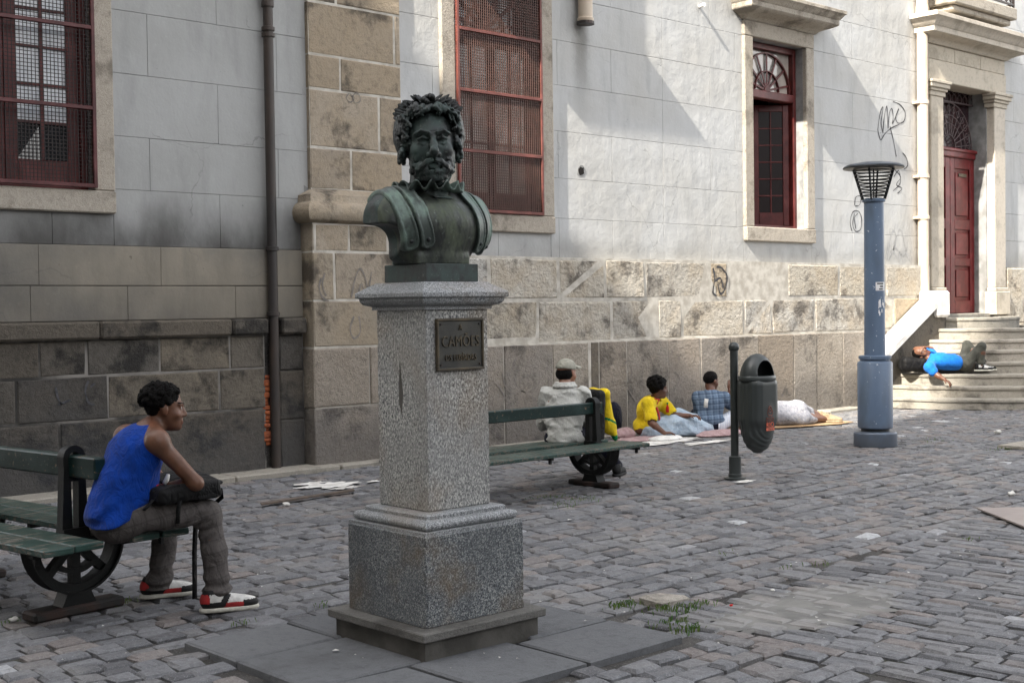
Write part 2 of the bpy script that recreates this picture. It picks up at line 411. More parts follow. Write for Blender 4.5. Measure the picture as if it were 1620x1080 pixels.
def stone(name, cols, dark, dirt=.5, bump=.6, bsc=26., zdirt=None, rough=.9, grain=0., deep=.016):
    """hewn granite / gneiss block; each block its own tone (object random)"""
    n = NB(name); x, y, z = n.xyz(); r = n.orand()
    vec = n.N('ShaderNodeVectorMath', operation='ADD'); n.L(n.pos, vec.inputs[0])
    cx = n.N('ShaderNodeCombineXYZ'); n.L(n.math('MULTIPLY', r, 37.), cx.inputs[0]); n.L(n.math('MULTIPLY', r, 11.), cx.inputs[2]); n.L(cx.outputs[0], vec.inputs[1]); v = vec.outputs[0]
    base = n.ramp(r, [(i / (len(cols) - 1), c) for i, c in enumerate(cols)])
    f = n.noise(3.2, 6, v); col = n.mix(n.math('MULTIPLY', n.rng(f, .38, .7), .55), base, cols[0], 'MIX')
    col = n.mix(n.math('MULTIPLY', n.rng(n.noise(2.3, 7, v, rough=.65), .5, .66), dirt), col, dark)
    col = n.mix(n.math('MULTIPLY', n.rng(n.noise(16, 6, v, rough=.7), .48, .72), .45), col, tuple(c * .45 for c in base_avg(cols)))
    if grain:
        g = n.noise(150, 2, v); col = n.mix(n.math('MULTIPLY', n.rng(g, .52, .62), grain), col, dark)
        g = n.noise(120, 2, n.scale(v, (1.1, .9, 1.05))); col = n.mix(n.math('MULTIPLY', n.rng(g, .58, .68), grain * .8), col, tuple(min(1, c * 1.5) for c in base_avg(cols)))
    if zdirt:
        zz = n.math('ADD', z, n.math('MULTIPLY', n.math('SUBTRACT', n.noise(1.7, 5), .5), 1.1))
        col = n.mix(n.math('MULTIPLY', n.rng(zz, zdirt[0], zdirt[1], 1, 0), zdirt[2]), col, zdirt[3])
    nb = n.bump(n.noise(5.5, 5, v), bump * .6, .04); nb = n.bump(n.noise(bsc, 6, v, rough=.65), bump, deep, nb); nb = n.bump(n.noise(bsc * 4, 3, v), bump * .5, .004, nb)
    return n.out(col, rough, nb, spec=.25)
def base_avg(cols): return tuple(sum(c[i] for c in cols) / len(cols) for i in range(3))

def granite(name, light, mid, dark, stain=(.2, .13, .06), vs=(1, 1, .5), st=.3, sc=135., pol=.35):
    n = NB(name)
    g = n.noise(sc, 3, stretch=vs, rough=.6); col = n.ramp(g, [(.36, dark), (.45, mid), (.52, mid), (.6, light)])
    g2 = n.noise(sc * .75, 2, vec=n.scale(n.pos, (1.2, 1.1, .8)))
    col = n.mix(n.rng(g2, .58, .64), col, dark)
    col = n.mix(n.math('MULTIPLY', n.rng(n.noise(3.1, 6), .47, .66), st), col, stain); col = n.mix(n.math('MULTIPLY', n.rng(n.noise(2.2, 6, stretch=(1.5, 1.5, .4)), .5, .7), st * .9), col, tuple(c * .5 for c in mid))
    col = n.mix(n.math('MULTIPLY', n.rng(n.noise(2., 6), .45, .7), .5), col, tuple(c * .8 for c in mid))
    return n.out(col, n.rng(n.noise(4, 4), .3, .7, pol, pol + .25), n.bump(g, .12, .002), spec=.45)

def chipped(name, paint, wood, amt=.5, rough=.45, st=(1, 1, 1)):
    """old gloss paint on timber, worn through in places"""
    n = NB(name); v = n.objco()
    grain = n.noise(10, 6, v, (st[0], st[1], st[2]), rough=.7)
    w1 = n.noise(4, 7, v, st, rough=.72)
    m = n.rng(w1, amt, amt + .05)
    pc = n.mix(n.rng(grain, .3, .7), paint, tuple(c * .55 for c in paint))
    pc = n.mix(n.math('MULTIPLY', n.rng(n.noise(3, 5, v), .45, .7), .5), pc, (paint[0] * 1.6 + .03, paint[1] * 1.5 + .03, paint[2] * 1.5 + .03))
    wc = n.mix(n.rng(n.noise(30, 5, v, st), .35, .65), wood, tuple(c * .4 for c in wood))
    col = n.mix(m, pc, wc)
    h = n.math('SUBTRACT', n.math('MULTIPLY', grain, .3), n.math('MULTIPLY', m, .6))
    return n.out(col, n.mix(m, (rough,) * 3, (.9,) * 3), n.bump(h, .5, .004), spec=.4)

def fabric(name, c, c2=None, sc=14., weave=900., bump=.25, rough=.9, sheen=.08):
    n = NB(name); c2 = c2 or tuple(x * .72 for x in c)
    col = n.mix(n.rng(n.noise(sc, 5), .35, .7), c, c2)
    nb = n.bump(n.noise(weave / 3, 2), bump, .002); nb = n.bump(n.noise(28, 4), .25, .008, nb)
    cr = n.math('ABSOLUTE', n.math('SUBTRACT', n.noise(11, 3, stretch=(1.2, 1.2, .8), dist=.9), .5)); nb = n.bump(cr, .55, .045, nb)
    return n.out(col, rough, nb, spec=.15, **{'Sheen Weight': sheen})

def plaid(name, base, line, line2, per=(.07, .07, .07), wd=.12, dirs=((1, 0, 0), (0, 0, 1)), soft=.04, amt=.8):
    n = NB(name); col = n.mix(n.rng(n.noise(9, 5), .35, .7), base, tuple(c * .8 for c in base))
    for i, d in enumerate(dirs):
        dp = n.N('ShaderNodeVectorMath', operation='DOT_PRODUCT'); n.L(n.pos, dp.inputs[0]); dp.inputs[1].default_value = d
        q = n.math('FRACT', n.math('ADD', n.math('DIVIDE', dp.outputs['Value'], per[i]), 50.))
        q = n.math('ABSOLUTE', n.math('SUBTRACT', q, .5))
        col = n.mix(n.math('MULTIPLY', n.rng(q, wd, wd + soft, 1, 0), amt), col, line)
        q2 = n.math('FRACT', n.math('ADD', n.math('DIVIDE', dp.outputs['Value'], per[i]), 50.3)); q2 = n.math('ABSOLUTE', n.math('SUBTRACT', q2, .5))
        col = n.mix(n.math('MULTIPLY', n.rng(q2, wd * .35, wd * .35 + soft, 1, 0), amt * .8), col, line2)
    nb = n.bump(n.noise(260, 2), .2, .002); nb = n.bump(n.noise(28, 4), .25, .008, nb)
    cr = n.math('ABSOLUTE', n.math('SUBTRACT', n.noise(11, 3, stretch=(1.2, 1.2, .8), dist=.9), .5)); nb = n.bump(cr, .55, .045, nb)
    return n.out(col, .9, nb, spec=.15)

def skin(name, c):
    n = NB(name); col = n.mix(n.rng(n.noise(18, 5), .3, .7), c, tuple(x * .72 for x in c))
    col = n.mix(n.math('MULTIPLY', n.rng(n.noise(7, 3), .45, .7), .4), col, (c[0] * 1.2, c[1] * .9, c[2] * .8))
    return n.out(col, n.rng(n.noise(40, 3), .3, .7, .38, .55), n.bump(n.noise(220, 3), .12, .001), spec=.45)

MA = {}
MA['plaster_l'] = plaster('grey_plaster', (.375, .378, .37), (.335, .337, .325), soot=(2.2, 2.8, .9))
MA['plaster_r'] = plaster('pale_plaster', (.475, .48, .475), (.445, .44, .42), soot=(2.2, 2.55, .35), big=.15)
MA['plaster_gap'] = simple('plaster_joint', (.31, .31, .305), (.19, .19, .185), 5)
MA['dado'] = plaster('tan_dado_plaster', (.285, .255, .205), (.17, .163, .147), soot=(1.2, 2.75, .55))
MA['stone_warm'] = stone('warm_hewn_stone', [(.42, .34, .24), (.53, .47, .38), (.46, .42, .35), (.57, .53, .46), (.42, .37, .29), (.5, .48, .44)], (.075, .066, .058), .8, 1.0, 15, deep=.06)
MA['stone_pil'] = stone('tan_pilaster_stone', [(.33, .265, .185), (.30, .255, .2), (.37, .315, .245), (.27, .23, .175)], (.04, .035, .031), .8, .8)
MA['stone_brown'] = stone('brown_granite_slab', [(.28, .235, .185), (.37, .325, .27), (.27, .245, .215), (.41, .365, .3), (.33, .29, .25)], (.05, .045, .042), .75, 1.0, 26, deep=.03, zdirt=(.1, .9, .55, (.085, .08, .078)), grain=.4)
MA['stone_dark'] = stone('sooty_stone', [(.09, .08, .067), (.15, .125, .095), (.062, .059, .056), (.185, .158, .122), (.105, .097, .086)], (.014, .014, .014), .85, 1.0, 24, zdirt=(0., 1.0, .5, (.05, .054, .06)), grain=.3)
MA['surround'] = stone('window_stone', [(.40, .355, .295), (.44, .4, .34), (.37, .33, .275)], (.10, .085, .065), .65, .55, 40, grain=.35)
MA['door_stone'] = stone('door_stone', [(.5, .45, .37), (.46, .41, .33), (.52, .47, .4)], (.14, .12, .09), .35, .25, 40)
MA['step_stone'] = stone('step_stone', [(.33, .305, .26), (.29, .27, .23), (.36, .33, .285)], (.08, .072, .062), .7, .6, 30, grain=.3)
MA['mortar'] = simple('pale_mortar', (.55, .52, .46), (.38, .35, .3), 7, .95, .5, 40)
MA['mortar_dark'] = simple('grey_mortar', (.035, .033, .03), (.22, .205, .185), 2.2, .95, .5, 40)
MA['white_paint'] = simple('white_limewash', (.78, .77, .74), (.6, .58, .54), 6, .85, .3, 40)
MA['red_wood'] = chipped('dark_red_paint', (.105, .016, .014), (.3, .2, .17), .70, .45)
MA['red_metal'] = chipped('red_grille_paint', (.17, .048, .036), (.10, .04, .025), .66, .5)
MA['red_metal_dark'] = chipped('dark_grille_paint', (.085, .018, .018), (.03, .015, .013), .66, .5)
MA['door_red'] = chipped('red_door_paint', (.15, .013, .014), (.5, .42, .36), .685, .4)
MA['mesh_dark'] = simple('dark_wire', (.02, .012, .011), rough=.6)
MA['faded_red'] = chipped('faded_red_paint', (.12, .05, .043), (.2, .14, .12), .62, .6); MA['red_wire'] = simple('rusty_red_wire', (.125, .066, .052), (.085, .05, .04), 12, .6)
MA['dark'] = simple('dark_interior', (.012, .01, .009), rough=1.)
MA['iron'] = simple('dark_iron', (.022, .02, .019), (.05, .028, .02), 10, .5, .3, 60, spec=.5)
MA['pipe_brown'] = simple('old_downpipe_paint', (.028, .025, .024), (.045, .033, .026), 5, .5, .3, 40, stretch=(1, 1, .3))
MA['pipe_cream'] = simple('cream_pipe_paint', (.56, .47, .37), (.5, .4, .3), 3, .55, .2, 40)
MA['brick'] = simple('broken_brick', (.36, .1, .035), (.2, .06, .03), 16, .95, .9, 30, .02)
n = NB('window_glass'); MA['glass'] = n.out((.02, .022, .025), .03, n.bump(n.noise(2.2, 2), .25, .02), spec=.9)
n = NB('dull_glass'); MA['glass_dull'] = n.out((.014, .008, .008), .35, spec=.2)
n = NB('pale_reflection_glass'); MA['glass_pale'] = n.out(n.mix(n.rng(n.noise(1.1, 4), .4, .6), (.26, .235, .22), (.46, .4, .35)), .08, n.bump(n.noise(2.2, 2), .2, .02), spec=.8)  # pale reflection is put into the base colour of these panes
n = NB('sky_white_glass'); MA['glass_white'] = n.out(n.mix(n.rng(n.noise(3, 4), .35, .65), (.72, .74, .77), (.55, .58, .62)), .1, spec=.8)  # bright sky reflection painted as the pane colour
MA['granite'] = granite('shaft_granite', (.62, .61, .56), (.27, .27, .26), (.035, .037, .04), st=.35)
MA['granite_b'] = granite('block_granite', (.33, .34, .32), (.105, .115, .125), (.02, .022, .025), stain=(.13, .09, .048), vs=(1, 1, 1), st=.65, sc=150)
MA['granite_c'] = granite('cap_granite', (.42, .43, .43), (.22, .23, .235), (.06, .065, .07), vs=(1, 1, 1), st=.35, sc=150)
MA['base_stone'] = simple('dark_base_stone', (.045, .042, .036), (.085, .08, .07), 5, .8, .5, 60)
MA['base_slab'] = stone('base_slab_stone', [(.12, .115, .105), (.15, .145, .135)], (.045, .042, .038), .7, .5, 40, grain=.3)
MA['flag'] = stone('flagstone', [(.115, .118, .124), (.14, .143, .147), (.105, .108, .114)], (.06, .06, .06), .4, .35, 40, grain=.25)
# bronze: dark brown-green with verdigris
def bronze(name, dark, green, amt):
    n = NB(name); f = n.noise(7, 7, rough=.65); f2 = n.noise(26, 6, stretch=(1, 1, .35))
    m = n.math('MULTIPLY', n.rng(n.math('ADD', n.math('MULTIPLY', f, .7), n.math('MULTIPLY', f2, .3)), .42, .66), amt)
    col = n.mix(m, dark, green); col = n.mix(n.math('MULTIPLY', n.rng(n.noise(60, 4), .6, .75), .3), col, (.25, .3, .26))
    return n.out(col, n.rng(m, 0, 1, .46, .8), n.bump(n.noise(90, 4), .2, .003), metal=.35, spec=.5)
MA['bronze'] = bronze('dark_bronze', (.022, .025, .025), (.06, .095, .085), .75)
MA['bronze_chest'] = bronze('chest_bronze', (.03, .034, .032), (.105, .125, .085), .9)
MA['bronze_strap'] = bronze('verdigris_skylit_bronze', (.06, .075, .068), (.2, .275, .23), 1.)
MA['bronze_leaf'] = bronze('leaf_bronze', (.012, .013, .013), (.03, .04, .037), .6)
MA['plaque'] = simple('plaque_bronze', (.085, .082, .07), (.055, .055, .052), 9, .42, .2, 80, metal=.5)
MA['plaque_rim'] = simple('plaque_rim_bronze', (.13, .105, .07), (.08, .07, .055), 9, .42, .2, 80, metal=.5)
MA['bench_green'] = chipped('worn_green_paint', (.006, .024, .021), (.27, .18, .11), .60, .35, (9, 1.0, 9))
MA['bench_seat'] = chipped('bleached_green_seat', (.018, .05, .04), (.17, .15, .12), .52, .4, (9, 1.0, 9))
MA['cast'] = simple('black_cast_iron', (.0025, .0032, .0032), (.006, .0065, .006), 12, .5, .4, 70, spec=.3)
MA['cast_base'] = simple('rusty_cast_iron', (.014, .013, .012), (.035, .018, .013), 9, .7, .5, 50)
MA['bin'] = simple('bin_plastic', (.03, .036, .035), (.037, .043, .042), 3, .38, .05, 200, spec=.5)
MA['bin_print'] = simple('orange_print', (.7, .17, .10), (.5, .12, .07), 60, .6, .05)
MA['bin_print_dim'] = simple('worn_orange_print', (.28, .1, .075), (.14, .075, .06), 120, .6, .05)
n = NB('lamp_blue_paint'); f = n.noise(3, 6, stretch=(1, 1, .3)); c = n.mix(n.rng(f, .35, .7), (.118, .168, .245), (.085, .122, .185))
c = n.mix(n.rng(n.noise(24, 6), .66, .7), c, (.4, .44, .48)); c = n.mix(n.math('MULTIPLY', n.rng(n.noise(2.2, 6, stretch=(2, 2, .5)), .5, .7), .5), c, (.07, .085, .1)); z_ = n.xyz()[2]; c = n.mix(n.math('MULTIPLY', n.rng(n.math('ADD', z_, n.math('MULTIPLY', n.noise(6, 4), .5)), .25, .65, 1, 0), .6), c, (.07, .065, .06)); MA['lamp_blue'] = n.out(c, .42, n.bump(n.noise(60, 4), .15, .003), spec=.4)
MA['lamp_dark'] = simple('lamp_dark_metal', (.02, .023, .026), (.035, .04, .042), 8, .4, .1)
MA['lamp_cap'] = simple('lamp_cap_metal', (.06, .075, .095), (.035, .042, .05), 8, .35, .1)
MA['sticker'] = simple('white_sticker', (.75, .75, .74), (.6, .6, .6), 20, .6, .05)
MA['ink'] = simple('black_ink', (.02, .02, .022), rough=.7, bump=0.)
MA['spray'] = simple('black_spray_paint', (.03, .03, .035), (.07, .07, .075), 20, .7, .1)
MA['spray_faint'] = simple('faded_spray_paint', (.16, .145, .13), (.24, .21, .18), 14, .9, .2)
MA['spray_grey'] = simple('washed_out_paint', (.42, .42, .42), (.34, .34, .33), 14, .9, .2)
# people
MA['skin_a'] = skin('brown_skin', (.145, .065, .036)); MA['skin_b'] = skin('dark_brown_skin', (.13, .06, .037)); MA['skin_c'] = skin('tan_skin', (.27, .13, .08))
MA['hair'] = simple('black_hair', (.0022, .0018, .0016), (.005, .004, .0035), 60, .75, .9, 160, .012, spec=.12)
MA['eye'] = simple('eye_white', (.55, .5, .46), rough=.3, bump=0.); MA['iris'] = simple('eye_iris', (.012, .008, .006), rough=.2, bump=0.)
MA['lip'] = skin('lip_skin', (.17, .06, .045))
MA['blue'] = fabric('royal_blue_jersey', (.002, .040, .28), (.002, .03, .2)); MA['blue2'] = fabric('bright_blue_cotton', (.01, .15, .55), (.008, .11, .42))
MA['red_cloth'] = fabric('red_trim_cloth', (.5, .02, .02)); MA['white_cloth'] = fabric('white_cotton', (.72, .71, .68), (.58, .57, .55))
MA['plaid_t'] = plaid('grey_plaid_trousers', (.105, .094, .088), (.045, .04, .04), (.12, .108, .102), (.062, .068, .06), .035, ((.95, .2, .25), (-.2, .1, .97)), .06, .4)
MA['plaid_s'] = plaid('blue_plaid_shirt', (.115, .165, .24), (.045, .065, .105), (.22, .28, .36), (.075, .065, .06), .09, ((.75, -.66, 0), (0, .1, 1)), .07, .6)
MA['jacket'] = fabric('pale_grey_jacket', (.46, .46, .43), (.36, .36, .335), 8); MA['cap_cloth'] = fabric('khaki_cap_cloth', (.31, .3, .25), (.22, .22, .18), 18)
MA['yellow'] = fabric('yellow_jersey', (.75, .55, .02), (.62, .44, .015)); MA['green_cloth'] = fabric('green_trim', (.01, .2, .06))
MA['blanket'] = fabric('pale_blue_blanket', (.42, .5, .58), (.3, .38, .47), 22); MA['sheet'] = fabric('white_spotted_sheet', (.31, .31, .33), (.2, .205, .24), 30)
MA['pink'] = fabric('dusty_pink_cloth', (.4, .28, .28), (.28, .18, .18), 20); MA['black_cloth'] = fabric('black_nylon', (.004, .004, .0045), (.008, .0075, .0075), 9, rough=.6, sheen=.02)
MA['bag_flap'] = fabric('worn_black_nylon', (.009, .009, .0095), (.016, .015, .015), 9, rough=.55, sheen=.02)
MA['navy'] = fabric('navy_cloth', (.008, .009, .02)); MA['jeans'] = fabric('dark_olive_trousers', (.085, .085, .07), (.055, .055, .047), 10)
MA['white_stripe'] = plaid('white_striped_cotton', (.68, .7, .74), (.3, .36, .5), (.5, .55, .62), (.03, .05, .05), .1, ((.7, -.7, 0),), .05, .6)
MA['shoe_white'] = simple('white_leather', (.66, .65, .61), (.5, .49, .46), 30, .5, .1); MA['shoe_red'] = simple('red_suede', (.4, .025, .025), (.28, .02, .02), 30, .7, .2)
MA['shoe_black'] = simple('black_suede', (.004, .004, .004), (.009, .009, .009), 30, .7, .2); MA['sole'] = simple('off_white_rubber', (.6, .58, .5), (.45, .43, .37), 25, .7, .2)
MA['shoe_tan'] = simple('tan_leather', (.3, .22, .14), (.2, .15, .09), 25, .7, .2); MA['leaf'] = simple('weed_green', (.06, .16, .02), (.11, .15, .025), 20, .7, .1)
MA['cardboard'] = simple('brown_cardboard', (.38, .25, .14), (.3, .2, .11), 6, .9, .2, 30); MA['board'] = simple('faded_pinkish_board', (.3, .26, .235), (.25, .215, .2), 3, .85, .3, 50)
MA['batten'] = simple('weathered_batten', (.13, .1, .08), (.08, .065, .055), 12, .9, .4, 40)
MA['litter'] = simple('scrap_paper', (.65, .64, .6), (.45, .43, .4), 9, .9, .2); MA['spill'] = simple('dried_white_lime', (.72, .71, .68), (.5, .48, .45), 9, .95, .6, 40)
MA['moss'] = simple('moss_and_weeds', (.06, .1, .02), (.1, .09, .03), 30, .95, .8, 90, .01)
MA['occ'] = simple('far_facade_plaster', (.17, .16, .145), (.13, .12, .11), .4, .9, .1)
# cobbles
n = NB('cobble_granite'); t = n.attr('tint'); x, y, z = n.xyz()
base = n.ramp(t['Fac'], [(0., (.085, .085, .09)), (.3, (.135, .137, .144)), (.52, (.17, .171, .178)), (.72, (.15, .147, .147)), (.86, (.17, .148, .138)), (.94, (.195, .175, .163)), (.965, (.21, .21, .215)), (1., (.46, .47, .48))])
col = n.mix(n.math('MULTIPLY', n.rng(n.noise(30, 6, rough=.7), .42, .7), .55), base, (.055, .054, .055))
col = n.mix(n.math('MULTIPLY', n.rng(n.noise(140, 3), .55, .66), .4), col, (.33, .33, .34))
du = n.noise(1.1, 7, rough=.62); dust = n.math('MULTIPLY', n.rng(du, .52, .72), .45)
dx = n.math('DIVIDE', n.math('SUBTRACT', x, 5.75), .75); dy = n.math('DIVIDE', n.math('SUBTRACT', y, 4.0), .33)
rr = n.math('ADD', n.math('SQRT', n.math('ADD', n.math('MULTIPLY', dx, dx), n.math('MULTIPLY', dy, dy))), n.math('MULTIPLY', n.math('SUBTRACT', n.noise(3.5, 6), .5), 1.4))
sand = n.rng(rr, .7, 1.15, .8, 0); MSAND = None
col = n.mix(n.math('MAXIMUM', dust, sand), col, (.235, .228, .215))
nb = n.bump(n.noise(16, 5), .6, .02); nb = n.bump(n.noise(75, 5, rough=.7), .5, .006, nb)
MA['sand'] = simple('grey_sand', (.2, .195, .18), (.13, .127, .12), 5, .95, .6, 120, .006)
MA['cobble'] = n.out(col, n.rng(n.noise(9, 4), .3, .7, .5, .85), nb, spec=.35)
n = NB('joint_grit'); x, y, z = n.xyz(); col = n.mix(n.rng(n.noise(3, 6), .35, .65), (.03, .028, .026), (.075, .07, .064))
col = n.mix(n.rng(n.noise(90, 4), .58, .68), col, (.2, .19, .175)); col = n.mix(n.math('MULTIPLY', n.rng(n.noise(.9, 5), .58, .68), .7), col, (.05, .065, .02))
MA['grit'] = n.out(col, .95, n.bump(n.noise(70, 6, rough=.7), 1., .012))

# ================================================================ ground
def struct(o): o['kind'] = 'structure'; return o
m = MB()
m.v = [(-120, -120, -.022), (160, -120, -.022), (160, 120, -.022), (-120, 120, -.022)]; m.f = [(0, 1, 2, 3)]; m.mi = [0]
ground = struct(m.build('cobbled_ground', MA['grit']))
ground['label'] = 'grey cobbled square with gritty joints'
PLAT = (2.99, 4.75, 4.03, 5.66)         # flagged platform under the monument
def in_gap(x, y):
    if PLAT[0] - .04 < x < PLAT[1] + .03 and PLAT[2] - .06 < y < PLAT[3] + .05: return True
    if y > 10.78: return True
    if math.hypot(x - 20.75, y - 11.1) < 3.32: return True
    return False
stones = []
def row_field(ox, oy, ang, L, Wd, n_rows, n_cols, test):
    ca, sa = math.cos(ang), math.sin(ang)
    for r in range(n_rows):
        wr = Wd * (1 + .1 * math.sin(r * 12.9)); yv = r * Wd + .012 * math.sin(r * 3.1); xx = -rnd.random() * L
        drift = .02
        while xx < n_cols * L:
            l = L * rnd.uniform(.72, 1.32); wob = .03 * math.sin(xx * .9 + r * .08)
            cx, cy = xx + l / 2, yv + wob + rnd.gauss(0, .007)
            X, Y = ox + cx * ca - cy * sa, oy + cx * sa + cy * ca; xx += l
            if not test(X, Y): continue
            px, py, dz = proj((X, Y, 0))
            if dz < 2 or not (-130 < px < 2250 and py < 1190): continue
            g = .004 + rnd.random() * .005
            h1, h2 = l / 2 - g, Wd / 2 * rnd.uniform(.92, 1.02) - g
            ra = rnd.gauss(0, .04); c2, s2 = math.cos(ang + ra), math.sin(ang + ra)
            cs = [(X + a * h1 * c2 - b * h2 * s2, Y + a * h1 * s2 + b * h2 * c2) for a, b in ((-1, -1), (1, -1), (1, 1), (-1, 1))]
            stones.append((l * Wd / dz ** 3, X, Y, cs))
regB = lambda X, Y: X > 4.9 and Y < 4.55 + .06 * math.sin(X * 3)
regA = lambda X, Y: not regB(X, Y) and not in_gap(X, Y) and Y > 1.5
row_field(-1, 1.6, math.radians(1.0), .168, .128, 86, 146, regA)
row_field(17.5, 0.4, math.radians(93), .215, .118, 118, 26, lambda X, Y: regB(X, Y) and not in_gap(X, Y) )
stones.sort(key=lambda t: -t[0])
stones = [s for s in stones if proj((s[1], s[2], 0))[2] < 26]
def tint_of():
    u = rnd.random()
    if u > .991: return rnd.uniform(.97, 1.)
    return rnd.random() ** .9 * .95
def cobble_mesh(batch, name, parent, kind=None):
    m = MB(); tl = []
    for s, X, Y, cs in batch:
        far = proj((X, Y, 0))[2] > 9
        up = rnd.gauss(0, .0028) + .02 * math.sin(X * 1.3) * math.sin(Y * 1.1 + 1) * .3
        n0 = len(m.f)
        m.pillow([(c[0], c[1], up) for c in cs], (rnd.gauss(0, .009), rnd.gauss(0, .009), 1), .06, .013, rnd.uniform(.007, .016), .009, .0045)
        t = tint_of(); tl += [t] * (len(m.f) - n0)
    o = m.build(name, MA['cobble'], parent)
    a = o.data.attributes.new('tint', 'FLOAT', 'FACE'); a.data.foreach_set('value', tl)
    if kind: o['kind'] = kind
    return o
seen = [s for s in stones if -5 < proj((s[1], s[2], 0))[0] < 1625 and proj((s[1], s[2], 0))[1] < 1085]
near = seen[:296]; ids = set(id(s) for s in near)
for s in near: cobble_mesh([s], 'cobble', ground)
cobble_mesh([s for s in stones if id(s) not in ids], 'cobbles', ground, 'stuff')
# stone strip along the foot of the wall
m = MB(); xx = 3.6
while xx < 17.3:
    l = rnd.uniform(.8, 1.5); y0 = 10.9 if xx < 7.1 or xx > 8.9 else 10.82
    m.box(xx, min(xx + l - .012, 17.3), 10.86 + rnd.uniform(-.02, .02), 11.12 if xx > 7.0 else 11.5, -.06, .025 + rnd.uniform(-.006, .01), .012); xx += l
kerb = struct(m.build('kerb_strip', MA['step_stone'])); kerb['label'] = 'pale stone strip along the foot of the wall'
# flagged platform
plat = thing('paving_platform', None, None, (3.87, 4.85, 0)); struct(plat)
plat['label'] = 'low flagstone platform under the monument'
fx0, fx1, fy0, fy1 = PLAT
flags = [(fx0, 3.62, fy0 + .55, 5.18), (fx0, 3.55, 5.19, fy1), (3.56, 4.2, 5.19, fy1), (4.21, fx1 - .25, 5.0, fy1 - .02), (fx0 + .04, 3.5, fy0 + .02, fy0 + .54),
         (3.51, 4.1, fy0, fy0 + .54), (4.11, fx1, fy0, fy0 + .48), (3.63, 4.2, fy0 + .55, 5.18), (4.21, fx1, fy0 + .49, 4.99)]
for a, b, c, d in flags:
    m = MB(); m.pillow([(a, c, .018 + rnd.uniform(-.003, .003)), (b - .007, c, .019), (b - .007, d - .007, .018), (a, d - .007, .019)], (0, 0, 1), .06, .012, .008, .004, .002)
    m.build('flagstone', MA['flag'], plat)

m = MB(); k = 60; vs = [(5.75, 4.02, -.004)]
for i in range(k):
    a = 2 * math.pi * i / k; r = rnd.uniform(.72, 1.08); vs.append((5.75 + .85 * r * math.cos(a), 4.02 + .40 * r * math.sin(a), -.011))
m.add(vs, [(0, 1 + i, 1 + (i + 1) % k) for i in range(k)])
o = m.build('sand_patch', MA['sand']); o['kind'] = 'stuff'; o['label'] = 'grey sand washed over the cobbles right of the platform'

# ================================================================ the building
bld = thing('church_building', 'long grey plastered building with stone base, red windows and tall red door', 'building', (12, 11.5, 0))
def cut_rects(r, holes):
    out = [r]
    for hx0, hx1, hz0, hz1 in holes:
        nxt = []
        for x0, x1, z0, z1 in out:
            if hx1 <= x0 or hx0 >= x1 or hz1 <= z0 or hz0 >= z1: nxt.append((x0, x1, z0, z1)); continue
            if hx0 > x0: nxt.append((x0, hx0, z0, z1))
            if hx1 < x1: nxt.append((hx1, x1, z0, z1))
            a, b = max(x0, hx0), min(x1, hx1)
            if hz0 > z0: nxt.append((a, b, z0, hz0))
            if hz1 < z1: nxt.append((a, b, hz1, z1))
        out = nxt
    return [q for q in out if q[1] - q[0] > .02 and q[3] - q[2] > .02]
# openings (inner) : x0,x1,z0,z1
OP1 = (3.646, 5.135, 2.717, 6.2); OP2 = (9.40, 10.73, 2.69, 5.52); OP3 = (14.86, 16.13, 2.70, 5.36); OPD = (19.95, 21.62, 1.36, 5.36)  # OP1 and the left wall's X and heights were scaled about the camera
YL, YR, YB = 11.27, 11.25, 11.13
ZT = 9.6
m = MB()
for q in cut_rects((2.0, 7.4, -.1, ZT), [OP1]): m.box(q[0], q[1], YL + .02, YL + .6, q[2], q[3])
for q in cut_rects((7.4, 32, -.1, ZT), [OP2, OP3, OPD]): m.box(q[0], q[1], YR + .02, YR + .65, q[2], q[3])
m.build('wall_core', MA['plaster_gap'], bld)
def panels(courses, xs, joints, yf, mat, holes, alt):
    for ci in range(len(courses) - 1):
        z0, z1 = courses[ci], courses[ci + 1]
        jx = [xs[0]] + [j for j in joints[ci % 2] if xs[0] < j < xs[1]] + [xs[1]]
        for a, b in zip(jx[:-1], jx[1:]):
            for q in cut_rects((a, b, z0, z1), holes):
                g = .0016
                m = MB(); m.pillow([(q[0] + g, yf, q[2] + g), (q[1] - g, yf, q[2] + g), (q[1] - g, yf, q[3] - g), (q[0] + g, yf, q[3] - g)], (0, -1, 0), .02, .003, .0025, .0008, .0006)
                m.build('plaster_panel', mat, bld)
panels([2.222, 2.742, 3.232, 3.81, 4.388, 4.961, 5.52, 6.108, 6.696], (2.2, 7.5), ([4.75, 6.429], [4.0, 5.7, 7.1]), YL, MA['plaster_l'], [(3.43, 5.331, 2.521, 6.4)], 0)
panels([2.195, 2.68, 3.165, 3.735, 4.29, 4.83, 5.36, 5.9, 6.5, 7.1, 7.7], (8.58, 30), ([10.05, 11.04, 11.99, 12.95 + .02, 13.93 + .02, 17.4, 19.1, 23.2, 25, 27], [9.1, 12.97, 14.5, 18.2, 22.6, 24, 26, 28]), YR, MA['plaster_r'],
       [(9.21, 10.9, 2.5, 6.0), (14.67, 16.3, 2.5, 5.9), (19.46, 22.1, 1.3, 6.1)], 0)
